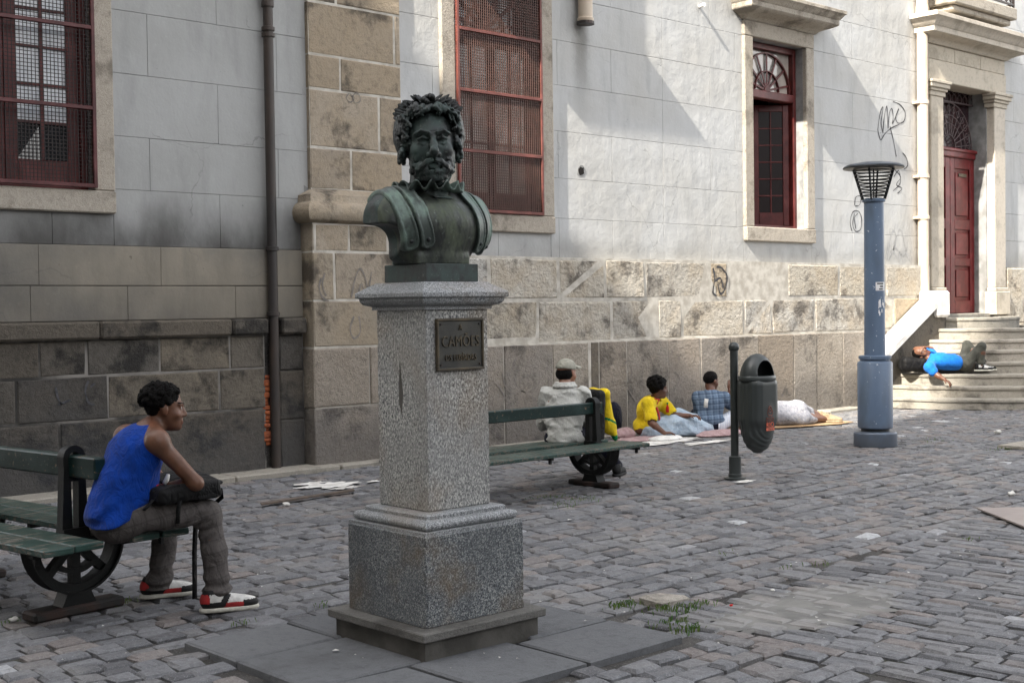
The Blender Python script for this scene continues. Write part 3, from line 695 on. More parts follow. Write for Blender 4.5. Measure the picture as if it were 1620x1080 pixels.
# dado of the left part, ledge and its three courses of dark stone
for z0, z1, js in ((1.857, 2.219, (4.61, 5.78)), (1.536, 1.851, (4.53, 5.44, 6.57))):
    jx = [2.2, 3.2] + list(js) + [7.36]
    for a, b in zip(jx[:-1], jx[1:]):
        m = MB(); m.pillow([(a + .0012, YL - .022, z0), (b - .0012, YL - .022, z0), (b - .0012, YL - .022, z1), (a + .0012, YL - .022, z1)], (0, -1, 0), .05, .004, .004, .0008, .0006); m.build('dado_panel', MA['dado'], bld)
def blocks(jx, z0, z1, yf, mat, gap=.0045, ins=.014, rise=.012, dep=.12, tilt=.006):
    for a, b in zip(jx[:-1], jx[1:]):
        if b - a < .03: continue
        m = MB(); m.pillow([(a + gap, yf, z0 + gap), (b - gap, yf, z0 + gap), (b - gap, yf, z1 - gap), (a + gap, yf, z1 - gap)], (0, -1, 0), dep, ins, rise, .004, tilt)
        m.build('stone_block', mat, bld)
jl = [2.2, 3.82, 5.12, 6.47, 6.88]; 
for a, b in zip(jl[:-1], jl[1:]):
    m = MB(); m.box(a + .005, b - .005, YL - .14, YL + .05, 1.37, 1.531, .02); m.build('ledge_stone', MA['stone_dark'], bld)
m = MB(); m.box(7.03, 7.325, YL - .14, YL + .05, 1.37, 1.531, .02); m.build('ledge_stone', MA['stone_dark'], bld)
YD = YL - .07
blocks([2.2, 3.5, 4.58, 5.01, 5.73, 6.47, 6.86], 1.041, 1.367, YD, MA['stone_dark'])
blocks([2.2, 3.3, 4.37, 5.21, 6.35, 6.86], .64, 1.039, YD, MA['stone_dark'])
blocks([2.2, 3.4, 4.75, 6.86], .0, .638, YD, MA['stone_dark'])
for z0, z1 in ((0., .5), (.5, 1.0), (1.0, 1.36)): blocks([7.03, 7.32], z0, z1, YD + .005, MA['stone_dark'])
m = MB(); m.box(2.2, 6.86, YD + .008, YL + .05, -.05, 1.37); m.box(7.03, 7.33, YD + .03, YL + .05, -.05, 1.37); m.build('mortar_bed', MA['mortar_dark'], bld)
m = MB()                               # broken brick showing beside the downpipe
zz = .26
while zz < .95:
    hh = rnd.uniform(.03, .075); wj = .5 + .5 * math.sin(zz * 9); m.box(6.835 - .02 * wj + rnd.uniform(-.012, .02), 6.925 + .02 * wj + rnd.uniform(-.03, .012), YD - .006 + rnd.uniform(-.012, .03), YL + .04, zz, zz + hh - .004, .011); zz += hh
m.build('broken_brickwork', MA['brick'], bld)
m = MB(); m.box(6.86, 7.03, YD + .05, YL + .03, -.05, 1.53); m.build('pipe_chase', MA['grit'], bld)
# pilaster: pedestal courses, moulding, shaft courses
YP, YPB = 11.212, 11.05
def pil_blocks(xl, xr, yf, courses, mat):
    for z0, z1, js in courses:
        jx = [xl] + list(js) + [xr]
        for a, b in zip(jx[:-1], jx[1:]):
            m = MB(); g = .009
            m.pillow([(a + g, yf, z0 + g), (b - g, yf, z0 + g), (b - g, yf, z1 - g), (a + g, yf, z1 - g)], (0, -1, 0), .46 if a == xl else .1, .012, .01, .003, .004)
            m.build('pilaster_block', mat, bld)
pil_blocks(7.44, 8.64, YP, [(2.85, 3.28, (7.96,)), (3.28, 3.88, (8.33,)), (3.88, 4.23, (7.84,)), (4.23, 4.77, (8.55,)), (4.77, 5.3, (7.8,)), (5.3, 5.9, (8.2,)), (5.9, 6.5, (7.7,))], MA['stone_pil'])
pil_blocks(7.34, 8.80, YPB, [(2.2, 2.49, (7.38, 7.8, 8.3)), (1.7, 2.2, (7.61, 8.4)), (1.22, 1.7, (8.5,))], MA['stone_pil'])
pil_blocks(7.32, 8.81, YPB - .015, [(.61, 1.22, (8.03,)), (.0, .61, (8.3,))], MA['stone_brown'])
m = MB(); m.box(7.452, 8.628, YP + .006, YL + .1, 2.7, 6.5); m.box(7.352, 8.79, YPB + .006, YL + .1, -.05, 2.5); m.build('pilaster_mortar', MA['mortar'], bld)
m = MB()                               # moulding: fillet over torus
prof = [(0, 2.49), (.03, 2.49)] + [(.03 + .085 * math.cos(a), 2.60 + .105 * math.sin(a)) for a in [(-75 + 15 * i) * math.pi / 180 for i in range(11)]] + [(.045, 2.71), (.04, 2.78), (.0, 2.80), (-.1, 2.85)]
ring = []
for off, z in prof: ring.append([(7.37 - off, YL + .05, z), (7.37 - off, YPB + .03 - off, z), (8.76 + off, YPB + .03 - off, z), (8.76 + off, YL + .05, z)])
vs = [p for r in ring for p in r]; fs = []
for i in range(len(ring) - 1):
    for j in range(3): fs.append((i * 4 + j, i * 4 + j + 1, i * 4 + 5 + j, i * 4 + 4 + j))
fs.append((3, 2, 1, 0)); k = 4 * (len(ring) - 1); fs.append((k, k + 1, k + 2, k + 3)); m.add(vs, fs)
autosmooth(m.build('pilaster_moulding', MA['stone_pil'], bld), 50)
# right part: two courses of pale stone over tall slabs
blocks([8.80, 9.8, 10.9, 11.72, 12.46, 13.77, 14.15, 15.52, 16.83, 18.13, 19.15, 19.47], 1.687, 2.19, YB, MA['stone_warm'], .013, .02, .014, .14, .009)
blocks([8.80, 9.55, 10.55, 11.83, 12.7, 13.18, 14.5, 15.14, 16.19, 17.55, 18.35, 19.47], 1.168, 1.685, YB, MA['stone_warm'], .013, .02, .014, .14, .009)
blocks([8.82, 9.3, 9.98, 10.76, 11.38], 0, 1.165, YB - .03, MA['stone_brown'], .005, .008, .008, .14)
blocks([11.57, 12.07, 12.86, 13.51, 14.15, 14.78, 15.61, 16.18, 16.87, 17.45, 18.1, 19.3], 0, 1.165, YB - .03, MA['stone_brown'], .005, .008, .008, .14)
m = MB(); m.box(11.425, 11.555, YB - .026, YB + .1, 0, 1.16, .004); m.build('recessed_strip', MA['stone_dark'], bld)
m = MB(); m.box(8.78, 19.46, YB + .006, YR + .05, 1.165, 2.2); m.box(8.8, 19.3, YB - .02, YR + .05, -.05, 1.172); m.build('mortar_bed', MA['mortar'], bld)
m = MB(); m.box(22.1, 30, YB, YR + .05, 1.2, 2.19, .02); m.box(22.1, 30, YB - .03, YR + .05, -.05, 1.2, .02); m.build('far_base_course', MA['stone_warm'], bld)
# ---- windows
def part_empty(name, parent):
    o = bpy.data.objects.new(name, None); COL.objects.link(o); o.parent = parent; return o
def ring3(m, a, b, yw, prof, side=1., z0=0.):
    """a moulding that returns round both ends: (projection, height)"""
    ring = [[(a - p * side, yw + .08, z0 + z), (a - p * side, yw - p, z0 + z), (b + p * side, yw - p, z0 + z), (b + p * side, yw + .08, z0 + z)] for p, z in prof]
    vs = [q for r in ring for q in r]; fs = []
    for i in range(len(ring) - 1):
        for j in range(3): fs.append((i * 4 + j, i * 4 + j + 1, i * 4 + 5 + j, i * 4 + 4 + j))
    fs.append((3, 2, 1, 0)); k = 4 * (len(ring) - 1); fs.append((k, k + 1, k + 2, k + 3)); m.add(vs, fs)
def surround(win, op, yw, t=.2, proud=.05, lintel=.22, cornice=None, back=.3):
    x0, x1, z0, z1 = op; y0 = yw - proud; y1 = yw + back
    for n_, q in (('jamb', (x0 - t, x0 - .002, z0, z1)), ('jamb', (x1 + .002, x1 + t, z0, z1))):
        m = MB(); m.box(q[0], q[1], y0 + .002, y1, q[2], q[3], .012); m.build(n_, MA['surround'], win)
    m = MB(); m.box(x0 - t, x1 + t, y0 - .012, y1, z0 - .205, z0 - .002, .012); m.build('sill', MA['surround'], win)
    m = MB(); m.box(x0 - t, x1 + t, y0, y1, z1 + .002, z1 + lintel, .012); m.build('lintel', MA['surround'], win)
    if cornice:
        m = MB(); zc = z1 + lintel + .002; a, b = x0 - t, x1 + t
        ring3(m, a, b, yw, [(.05, 0), (.07, .012), (.09, .03), (.15, .05), (.26, .075), (.33, .10), (.345, .115), (.345, .18), (.36, .19), (.385, .215), (.41, .245), (.44, .262), (.44, .305), (.42, .315), (.0, .36)], .62, zc)
        autosmooth(m.build('cornice', MA['surround'], win), 28)
def casement(win, op, y, cols, rows, mat, glass, z_top=None, stile=.11, low=None):
    """frame of two leaves with panes"""
    x0, x1, z0, z1 = op; z1 = z_top or z1; fr = MB()
    fr.box(x0, x0 + .07, y - .05, y + .07, z0, z1, .006); fr.box(x1 - .07, x1, y - .05, y + .07, z0, z1, .006)
    fr.box(x0 + .07, x1 - .07, y - .05, y + .07, z0, z0 + .05, .006)
    xm = (x0 + x1) / 2; obj = []
    for a, b in ((x0 + .07, xm - .002), (xm + .002, x1 - .07)):
        for q in ((a, a + stile), (b - stile, b)): fr.box(q[0], q[1], y - .03, y + .02, z0 + .05, z1, .008)
        fr.box(a + stile, b - stile, y - .028, y + .02, z0 + .05, z0 + .26, .008); fr.box(a + stile, b - stile, y - .028, y + .02, z1 - .12, z1, .008)
        gx0, gx1, gz0, gz1 = a + stile, b - stile, z0 + .26, z1 - .12
        for i in range(1, cols): xx = gx0 + (gx1 - gx0) * i / cols; fr.box(xx - .012, xx + .012, y - .026, y + .015, gz0, gz1)
        for j in range(1, rows): zz = gz0 + (gz1 - gz0) * j / rows; fr.box(gx0, gx1, y - .024, y + .013, zz - .012, zz + .012)
        for i in range(cols):
            for j in range(rows):
                p0, p1 = gx0 + (gx1 - gx0) * i / cols, gx0 + (gx1 - gx0) * (i + 1) / cols; q0, q1 = gz0 + (gz1 - gz0) * j / rows, gz0 + (gz1 - gz0) * (j + 1) / rows
                g = MB(); t1 = rnd.uniform(-.006, .006); t2 = rnd.uniform(-.006, .006)
                g.add([(p0, y - .005 - t1, q0), (p1, y - .005 + t1, q0), (p1, y - .005 + t2, q1), (p0, y - .005 - t2, q1), (p0, y + .004, q0), (p1, y + .004, q0), (p1, y + .004, q1), (p0, y + .004, q1)], [(0, 1, 2, 3), (7, 6, 5, 4)])
                g.dark = low is not None and j == 0; obj.append(g)
    fr.build('window_frame', mat, win)
    for g in obj: g.build('pane', low if g.dark else glass, win)
def grille(win, x0, x1, z0, z1, y, bars, mat, wmat, sp=.034, r=.0038):
    m = MB(); b = .035
    m.box(x0, x0 + b, y - .02, y + .02, z0, z1, .004); m.box(x1 - b, x1, y - .02, y + .02, z0, z1, .004)
    for z in [z0 + b / 2] + list(bars) + [z1 - b / 2]: m.box(x0 + b, x1 - b, y - .024, y + .018, z - b / 2, z + b / 2, .004)
    m.build('grille_frame', mat, win)
    m = MB(); k = int((x1 - x0) / sp)
    for i in range(1, k): xx = x0 + (x1 - x0) * i / k; m.box(xx - r, xx + r, y - r - .003, y + r - .003, z0, z1)
    k = int((z1 - z0) / sp)
    for i in range(1, k): zz = z0 + (z1 - z0) * i / k; m.box(x0, x1, y - r + .004, y + r + .004, zz - r, zz + r)
    tag(m.build('wire_mesh', wmat, win), kind='stuff')
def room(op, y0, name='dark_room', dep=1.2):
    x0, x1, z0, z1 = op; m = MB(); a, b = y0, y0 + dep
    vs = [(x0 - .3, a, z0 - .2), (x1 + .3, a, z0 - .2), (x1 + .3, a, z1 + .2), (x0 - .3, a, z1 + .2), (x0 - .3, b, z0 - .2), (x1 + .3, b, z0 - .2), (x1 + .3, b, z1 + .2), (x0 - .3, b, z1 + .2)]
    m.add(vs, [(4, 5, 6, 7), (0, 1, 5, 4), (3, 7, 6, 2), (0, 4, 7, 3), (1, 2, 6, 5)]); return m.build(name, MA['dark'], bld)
w1 = part_empty('window', bld); w1['label'] = 'dark red casement window behind a wire grille, left of the brown downpipe'
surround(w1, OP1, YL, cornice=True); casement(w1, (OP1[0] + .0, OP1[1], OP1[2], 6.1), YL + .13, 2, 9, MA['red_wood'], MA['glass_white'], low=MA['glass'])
grille(w1, OP1[0] + .0, OP1[1] + .01, 2.735, 6.15, YL - .075, (3.45, 4.17, 4.88, 5.6), MA['red_metal_dark'], MA['mesh_dark'], .034, .0027)
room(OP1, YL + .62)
w2 = part_empty('window', bld); w2['label'] = 'window covered by a rusty red wire grille behind the bust'
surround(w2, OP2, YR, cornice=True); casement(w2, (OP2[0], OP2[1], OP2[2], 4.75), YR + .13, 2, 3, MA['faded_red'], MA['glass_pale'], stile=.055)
m = MB(); xm = (OP2[0] + OP2[1]) / 2   # fanlight of window 2
m.box(OP2[0], OP2[1], YR + .14, YR + .26, 4.75, 4.84, .006); m.box(OP2[0], OP2[1], YR + .16, YR + .24, 5.44, OP2[3], .006)
def fan(m, xc, zc, R, y, n=7, w=.022, inner=.5):
    for rr in (R, R * inner):
        pts = [(xc + rr * math.cos(a), y, zc + rr * math.sin(a)) for a in [math.pi * i / 24 for i in range(25)]]
        for p, q in zip(pts[:-1], pts[1:]): m.beam(p, q, w * 1.6 if rr == R else w, .04, (0, 1, 0))
    for i in range(n):
        a = math.pi * (i + .5) / n if n % 2 else math.pi * (i + 1) / (n + 1)
        m.beam((xc + .05 * math.cos(a), y, zc + .05 * math.sin(a)), (xc + R * math.cos(a), y, zc + R * math.sin(a)), .03, w, (0, 1, 0))
    m.lathe([(.0, -.02), (.07, -.02), (.07, .015), (.0, .015)], (0, 0, 0), 16, Matrix.Translation((xc, y, zc)) @ Matrix.Rotation(math.pi / 2, 4, 'X'))
fan(m, xm, 4.85, .58, YR + .2); m.build('fanlight_bars', MA['red_wood'], w2)
m = MB(); m.box(OP2[0], OP2[1], YR + .215, YR + .222, 4.84, 5.44); m.build('fanlight_glass', MA['glass'], w2)
grille(w2, OP2[0] + .005, OP2[1] - .005, 2.695, 5.5, YR - .06, (3.385, 4.065, 4.75), MA['red_metal'], MA['red_wire'], .031, .0043)
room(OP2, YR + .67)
w3 = part_empty('window', bld); w3['label'] = 'open red window with arched fanlight and one leaf swung inward'
surround(w3, OP3, YR, cornice=True)
x0, x1, z0, z1 = OP3; yf = YR + .2; m = MB()
m.box(x0, x0 + .07, yf - .06, yf + .08, z0, z1, .006); m.box(x1 - .07, x1, yf - .06, yf + .08, z0, z1, .006); m.box(x0 + .07, x1 - .07, yf - .06, yf + .08, z1 - .09, z1, .006)
m.box(x0 + .07, x1 - .07, yf - .075, yf + .08, 4.56, 4.68, .012); m.box(x0 + .07, x1 - .07, yf - .05, yf + .08, z0, z0 + .05, .006)
m.build('window_frame', MA['red_wood'], w3)
m = MB(); fan(m, (x0 + x1) / 2, 4.70, .54, yf, 7, .014, .52); m.build('fanlight_bars', MA['red_wood'], w3)
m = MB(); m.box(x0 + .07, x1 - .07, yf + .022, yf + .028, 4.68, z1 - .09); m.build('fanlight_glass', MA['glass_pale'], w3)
def leaf(hx, ang, wd, z0, z1, name, sgn):
    m = MB(); g = []; T = Matrix.Translation((hx, yf + .03, 0)) @ Matrix.Rotation(ang, 4, 'Z')
    B = lambda a, b, c, d, y=.02: m.box(min(a * sgn, b * sgn), max(a * sgn, b * sgn), -y, y, c, d, .006, T)
    B(0, .09, z0, z1); B(wd - .09, wd, z0, z1); B(.09, wd - .09, z0, z0 + .2, .019); B(.09, wd - .09, z1 - .1, z1, .019)
    gx0, gx1, gz0, gz1 = .09, wd - .09, z0 + .2, z1 - .1
    B((gx0 + gx1) / 2 - .011, (gx0 + gx1) / 2 + .011, gz0, gz1, .015)
    for j in range(1, 6): zz = gz0 + (gz1 - gz0) * j / 6; B(gx0, gx1, zz - .011, zz + .011, .014)
    o = m.build(name, MA['red_wood'], w3)
    for i in range(2):
        for j in range(6):
            a, b = gx0 + (gx1 - gx0) * i / 2, gx0 + (gx1 - gx0) * (i + 1) / 2; c, d = gz0 + (gz1 - gz0) * j / 6, gz0 + (gz1 - gz0) * (j + 1) / 6
            q = MB(); q.box(min(a * sgn, b * sgn), max(a * sgn, b * sgn), -.003, .003, c, d, 0, T); q.build('pane', MA['glass_dull'], w3)
leaf(x1 - .075, math.radians(-40), .54, z0 + .06, 4.55, 'casement_leaf', -1); leaf(x0 + .075, math.radians(86), .54, z0 + .06, 4.55, 'casement_leaf', 1)
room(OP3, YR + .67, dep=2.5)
# ---- portal
dr = part_empty('doorway', bld); dr['label'] = 'tall red double door in a pale stone portal at the top of the steps'
xa, xb, za, zb = OPD; y0 = YR - .12
def bx(name, q, mat, par=dr, c=.012):
    m = MB(); m.box(*q, c); return m.build(name, mat, par)
for a, b in ((xa - .46, xa), (xb, xb + .46)):
    bx('pilaster_shaft', (a + .03, b - .03, y0, YR + .05, 1.84, 5.0), MA['door_stone']); bx('pilaster_plinth', (a - .03, b + .03, y0 - .05, YR + .05, 1.36, 1.77), MA['door_stone'])
    bx('pilaster_base', (a - .0, b + .0, y0 - .025, YR + .05, 1.77, 1.84), MA['door_stone'])
    m = MB()
    for k, (pj, q0, q1) in enumerate(((.015, 5.0, 5.08), (.04, 5.08, 5.13), (.07, 5.13, 5.2), (.09, 5.2, 5.25))): m.box(a - pj, b + pj, y0 - pj, YR + .05, q0, q1 - .001, .008)
    m.build('pilaster_capital', MA['door_stone'], dr)
bx('reveal', (xa - .1, xa - .001, YR + .05, YR + .7, 1.36, 5.36), MA['door_stone']); bx('reveal', (xb + .001, xb + .1, YR + .05, YR + .7, 1.36, 5.36), MA['door_stone'])
bx('lintel', (xa - .48, xb + .48, y0 + .01, YR + .3, 5.252, 5.6), MA['door_stone'])
for i in range(3): w_ = (xb - xa + .96) / 3; bx('frieze_block', (xa - .48 + i * w_ + .004, xa - .48 + (i + 1) * w_ - .004, y0 + .03, YR + .05, 5.605, 5.85), MA['door_stone'])
m = MB(); ring3(m, xa - .48, xb + .48, y0 + .03, [(.03, 5.855), (.05, 5.87), (.08, 5.9), (.14, 5.93), (.24, 5.96), (.28, 5.98), (.28, 6.06), (.3, 6.07), (.33, 6.11), (.37, 6.16), (.42, 6.19), (.42, 6.25), (.38, 6.27), (0, 6.3)], 1.)
autosmooth(m.build('door_cornice', MA['door_stone'], dr), 28)
yd = YR + .27
m = MB(); m.box(xa, xb, yd - .06, yd + .1, 4.10, 4.25, .02); m.box(xa, xb, yd - .09, yd + .08, 4.2, 4.26, .015); m.build('door_transom', MA['door_red'], dr)
xm = (xa + xb) / 2
for a, b in ((xa, xm - .004), (xm + .004, xb)):
    m = MB(); m.box(a, b, yd + .012, yd + .05, 1.4, 4.10); st = .15
    m.box(a, a + st, yd - .02, yd + .012, 1.4, 4.1, .008); m.box(b - st, b, yd - .02, yd + .012, 1.4, 4.1, .008)
    for q in ((1.4, 1.62), (2.22, 2.36), (2.86, 3.04), (3.92, 4.1)): m.box(a + st, b - st, yd - .018, yd + .012, q[0], q[1], .008)
    o = m.build('door_leaf', MA['door_red'], dr)
    for q in ((1.62, 2.22), (2.36, 2.86), (3.04, 3.92)):
        m = MB(); m.box(a + st + .05, b - st - .05, yd - .012, yd + .012, q[0] + .06, q[1] - .06, .018); m.build('door_panel', MA['door_red'], dr)
bx('door_sill', (xa - .0, xb + .0, YR - .05, YR + .5, 1.3, 1.395), MA['step_stone'])
bx('letter_plate', (xb - .55, xb - .28, yd - .03, yd - .018, 3.78, 3.84), MA['plaque_rim'], c=.003)
m = MB(); R = .80; zc = 4.27
for rr in (.22, .42, .56, .78): 
    pts = [(xm + rr * math.cos(a), yd, zc + rr * math.sin(a)) for a in [math.pi * i / 24 for i in range(25)]]
    m.tube(pts, .013, 6)
for i in range(13):
    a = math.pi * (i + .5) / 13; m.beam((xm + .22 * math.cos(a), yd, zc + .22 * math.sin(a)), (xm + .78 * math.cos(a), yd, zc + .78 * math.sin(a)), .016, .016, (0, 1, 0))
    c = (xm + .67 * math.cos(a), yd, zc + .67 * math.sin(a)); m.tube([(c[0] + .055 * math.cos(t), yd, c[2] + .055 * math.sin(t)) for t in [2 * math.pi * k / 10 for k in range(11)]], .008, 5)
for i in range(9):
    for zz in (5.13, 5.28):
        c = (xa + .1 + i * .185, yd, zz); m.tube([(c[0] + .07 * math.cos(t), yd, c[2] + .07 * math.sin(t)) for t in [2 * math.pi * k / 10 for k in range(11)]], .009, 5)
m.box(xa, xb, yd - .012, yd + .012, 5.05, 5.075)
m.build('fanlight_ironwork', simple('portal_ironwork', (.1, .07, .07), (.06, .045, .045), 10, .6), dr)
m = MB(); m.box(xa, xb, yd + .08, yd + .09, 4.25, 5.36); m.build('fanlight_glass', simple('dusty_red_glass', (.05, .02, .022), (.03, .02, .025), 3, .25), dr)
room(OPD, YR + .7)
# balcony over the door
bal = part_empty('balcony', bld)
m = MB(); m.box(19.62, 21.75, YR - .5, YR, 6.46, 6.66, .02); m.box(19.7, 21.67, YR - .42, YR, 6.36, 6.46, .02); m.build('balcony_slab', MA['surround'], bal)
m = MB(); yb = YR - .45
m.beam((19.66, yb, 6.72), (21.7, yb, 6.72), .03, .03); m.beam((19.66, yb, 7.5), (21.7, yb, 7.5), .04, .04)
for x_ in (19.66, 21.7):
    m.beam((x_, yb, 6.66), (x_, yb, 7.5), .035, .035); m.beam((x_, yb, 6.72), (x_, YR, 6.72), .03, .03); m.beam((x_, yb, 7.5), (x_, YR, 7.5), .04, .04)
for i in range(12):
    c = 19.75 + i * .17
    m.tube([(c + .075 * math.cos(t), yb, 6.9 + .15 * math.sin(t)) for t in [2 * math.pi * k / 12 for k in range(13)]], .011, 5)
    m.tube([(c + .04 * math.cos(t), yb, 6.84 + .06 * math.sin(t)) for t in [2 * math.pi * k / 10 for k in range(11)]], .009, 5); m.beam((c, yb, 7.05), (c, yb, 7.5), .014, .014)
m.build('balcony_railing', MA['iron'], bal)
# pipes
m = MB(); px, py = 6.955, YL - .09
m.lathe([(.05, 0), (.05, 4.62)], (px, py, .03), 16); 
for z in (4.32, 4.38, 2.2, 1.55): m.lathe([(.05, z), (.066, z + .004), (.066, z + .04), (.05, z + .045)], (px, py, 0), 16)
m.lathe([(.062, 4.62), (.062, 7.5)], (px, py, 0), 16)
autosmooth(m.build('downpipe', MA['pipe_brown'], bld))['label'] = 'dark brown downpipe left of the stone pilaster'
m = MB(); px, py = 19.27, YR - .11
m.lathe([(.088, 0), (.088, 5.6)], (px, py, 1.5), 16); m.lathe([(.095, 0), (.095, 2.)], (px, py, 6.3), 16)
for z in (2.95, 3.62, 4.82, 6.22): m.lathe([(.088, z), (.105, z + .004), (.105, z + .06), (.088, z + .064)], (px, py, 0), 16)
m.lathe([(.1, 6.2), (.108, 6.3), (.1, 6.42)], (px, py, 0), 16)
for z in (2.98, 4.85, 3.65): m.box(px - .13, px + .1, py - .01, YR, z - .02, z + .02)
autosmooth(m.build('downpipe', MA['pipe_cream'], bld))['label'] = 'cream downpipe left of the portal'
m = MB(); m.lathe([(.095, 5.08), (.1, 5.09), (.1, 5.12), (.088, 5.13), (.088, 7.)], (11.42, YR - .12, 0), 16)
autosmooth(m.build('pipe_stub', MA['pipe_cream'], bld)); m = MB(); m.lathe([(.108, 5.045), (.108, 5.08)], (11.42, YR - .12, 0), 16); m.build('pipe_stub_rim', MA['iron'], bld)
m = MB(); m.tube([(13.75, YR + .02, 5.62), (13.72, YR - .1, 5.63)], [.02, .03], 8); m.build('wall_peg', MA['white_paint'], bld)
q = Wp(920, 271, YR - .003); m = MB()
for sc_, yy, kk in ((1.25, 0, 0), (.85, -.002, 1)):
    vs = [(q[0] + sc_ * .07 * rnd.uniform(.6, 1.1) * math.cos(a), YR - .003 + yy, q[2] + sc_ * .075 * rnd.uniform(.6, 1.1) * math.sin(a)) for a in [2 * math.pi * i / 14 for i in range(14)]]
    m.cur = kk; m.add(vs, [tuple(range(14))[::-1]])
m.build('wall_hole', [MA['plaster_gap'], MA['dark']], bld)
# graffiti strokes: thin paint films standing a hair proud of the wall
def strokes(name, lines, y, wpx, mat, label=None):
    for ln in lines:
        m = MB()
        pts = [Wp(a, b, y) for a, b in ln]; P = []
        for i in range(len(pts) - 1):          # Catmull-Rom for a hand-drawn flow
            p0 = pts[max(i - 1, 0)]; p1 = pts[i]; p2 = pts[i + 1]; p3 = pts[min(i + 2, len(pts) - 1)]
            for t in (0, .25, .5, .75): P.append(.5 * ((2 * p1) + (p2 - p0) * t + (2 * p0 - 5 * p1 + 4 * p2 - p3) * t * t + (3 * p1 - p0 - 3 * p2 + p3) * t ** 3))
        P.append(pts[-1]); vs = []; fs = []
        for i, p in enumerate(P):
            d = P[min(i + 1, len(P) - 1)] - P[max(i - 1, 0)]; nn = np.array([-d[2], 0, d[0]]); nn = nn / max(np.linalg.norm(nn), 1e-6)
            wv = wpx * (.75 + .25 * math.sin(i * .9)); vs += [p + nn * wv, p - nn * wv]
            if i: fs.append((2 * i - 2, 2 * i - 1, 2 * i + 1, 2 * i))
        m.add(vs, fs); o = m.build(name, mat, bld)
        if label: o['label'] = label
yg = YR - .004
strokes('graffiti', [[(1393, 222), (1389, 205), (1393, 178), (1397, 170), (1394, 195), (1397, 210)], [(1397, 210), (1399, 185), (1403, 168), (1404, 190), (1405, 203)], [(1405, 203), (1407, 180), (1411, 172), (1413, 185), (1412, 196), (1418, 182)], [(1418, 182), (1422, 172), (1417, 186), (1421, 195), (1430, 192), (1432, 178), (1424, 166), (1413, 161)],
                    [(1394, 222), (1400, 212), (1410, 203), (1423, 197)], [(1408, 200), (1413, 220), (1418, 248)], [(1428, 242), (1434, 250), (1436, 262), (1430, 268)]], yg, .012, MA['spray'], 'black looping tag above the lamp head')
strokes('graffiti', [[(1352, 325), (1354, 312), (1362, 311), (1360, 324), (1353, 326)], [(1348, 366), (1345, 352), (1349, 336), (1358, 334), (1363, 345), (1362, 362), (1354, 366), (1349, 355), (1352, 338)], [(1354, 362), (1352, 345), (1357, 338)], [(1415, 268), (1425, 280), (1418, 292), (1427, 298), (1420, 306)], [(1414, 280), (1422, 270), (1424, 290), (1413, 302)]], yg, .01, MA['spray'])
strokes('graffiti', [[(1402, 410), (1406, 385), (1412, 365), (1417, 372), (1414, 395), (1420, 408)], [(1412, 402), (1418, 378), (1424, 362), (1430, 380), (1434, 400), (1440, 412)], [(1404, 412), (1416, 392), (1428, 404), (1436, 390)], [(1422, 414), (1424, 398), (1430, 414)]], yg, .012, MA['spray_grey'])
strokes('graffiti', [[(552, 148), (548, 155), (554, 162), (560, 156), (553, 148)], [(562, 146), (568, 150), (570, 160), (562, 163), (558, 154), (563, 146)]], YP - .006, .007, MA['spray_faint'])
yb_ = YB - .036
strokes('graffiti', [[(825, 560), (812, 575), (815, 605), (830, 620), (848, 612), (855, 598)], [(795, 590), (800, 612), (812, 622), (826, 618), (850, 632), (866, 618), (868, 596)], [(770, 615), (780, 605), (790, 612), (800, 632)]], yb_, .011, MA['spray_faint'])
strokes('graffiti', [[(985, 580), (995, 570), (1000, 590), (992, 610), (1010, 640)], [(1060, 590), (1050, 610), (1062, 622), (1075, 600), (1068, 588)], [(1180, 560), (1190, 580), (1186, 610)]], yb_, .011, MA['spray_faint'])
strokes('graffiti', [[(508, 440), (505, 455), (510, 470), (520, 476)], [(514, 432), (510, 450), (516, 468)], [(556, 470), (562, 440), (570, 425), (578, 440), (582, 460)], [(566, 470), (572, 448), (580, 470), (588, 430)], [(560, 500), (554, 520), (560, 535), (570, 525), (568, 500)]], YPB - .006, .012, MA['spray_faint'])
strokes('graffiti', [[(1128, 424), (1131, 440), (1128, 462), (1134, 468)], [(1134, 422), (1142, 424), (1150, 436), (1148, 455), (1140, 465), (1136, 450)], [(1131, 445), (1140, 440), (1144, 455)]], YB - .006, .018, MA['spray'])
strokes('graffiti', [[(88, 612), (92, 630), (98, 640)], [(140, 602), (135, 618), (140, 636), (150, 640)], [(150, 606), (143, 612)], [(92, 640), (112, 632)]], YD - .008, .012, MA['spray'])
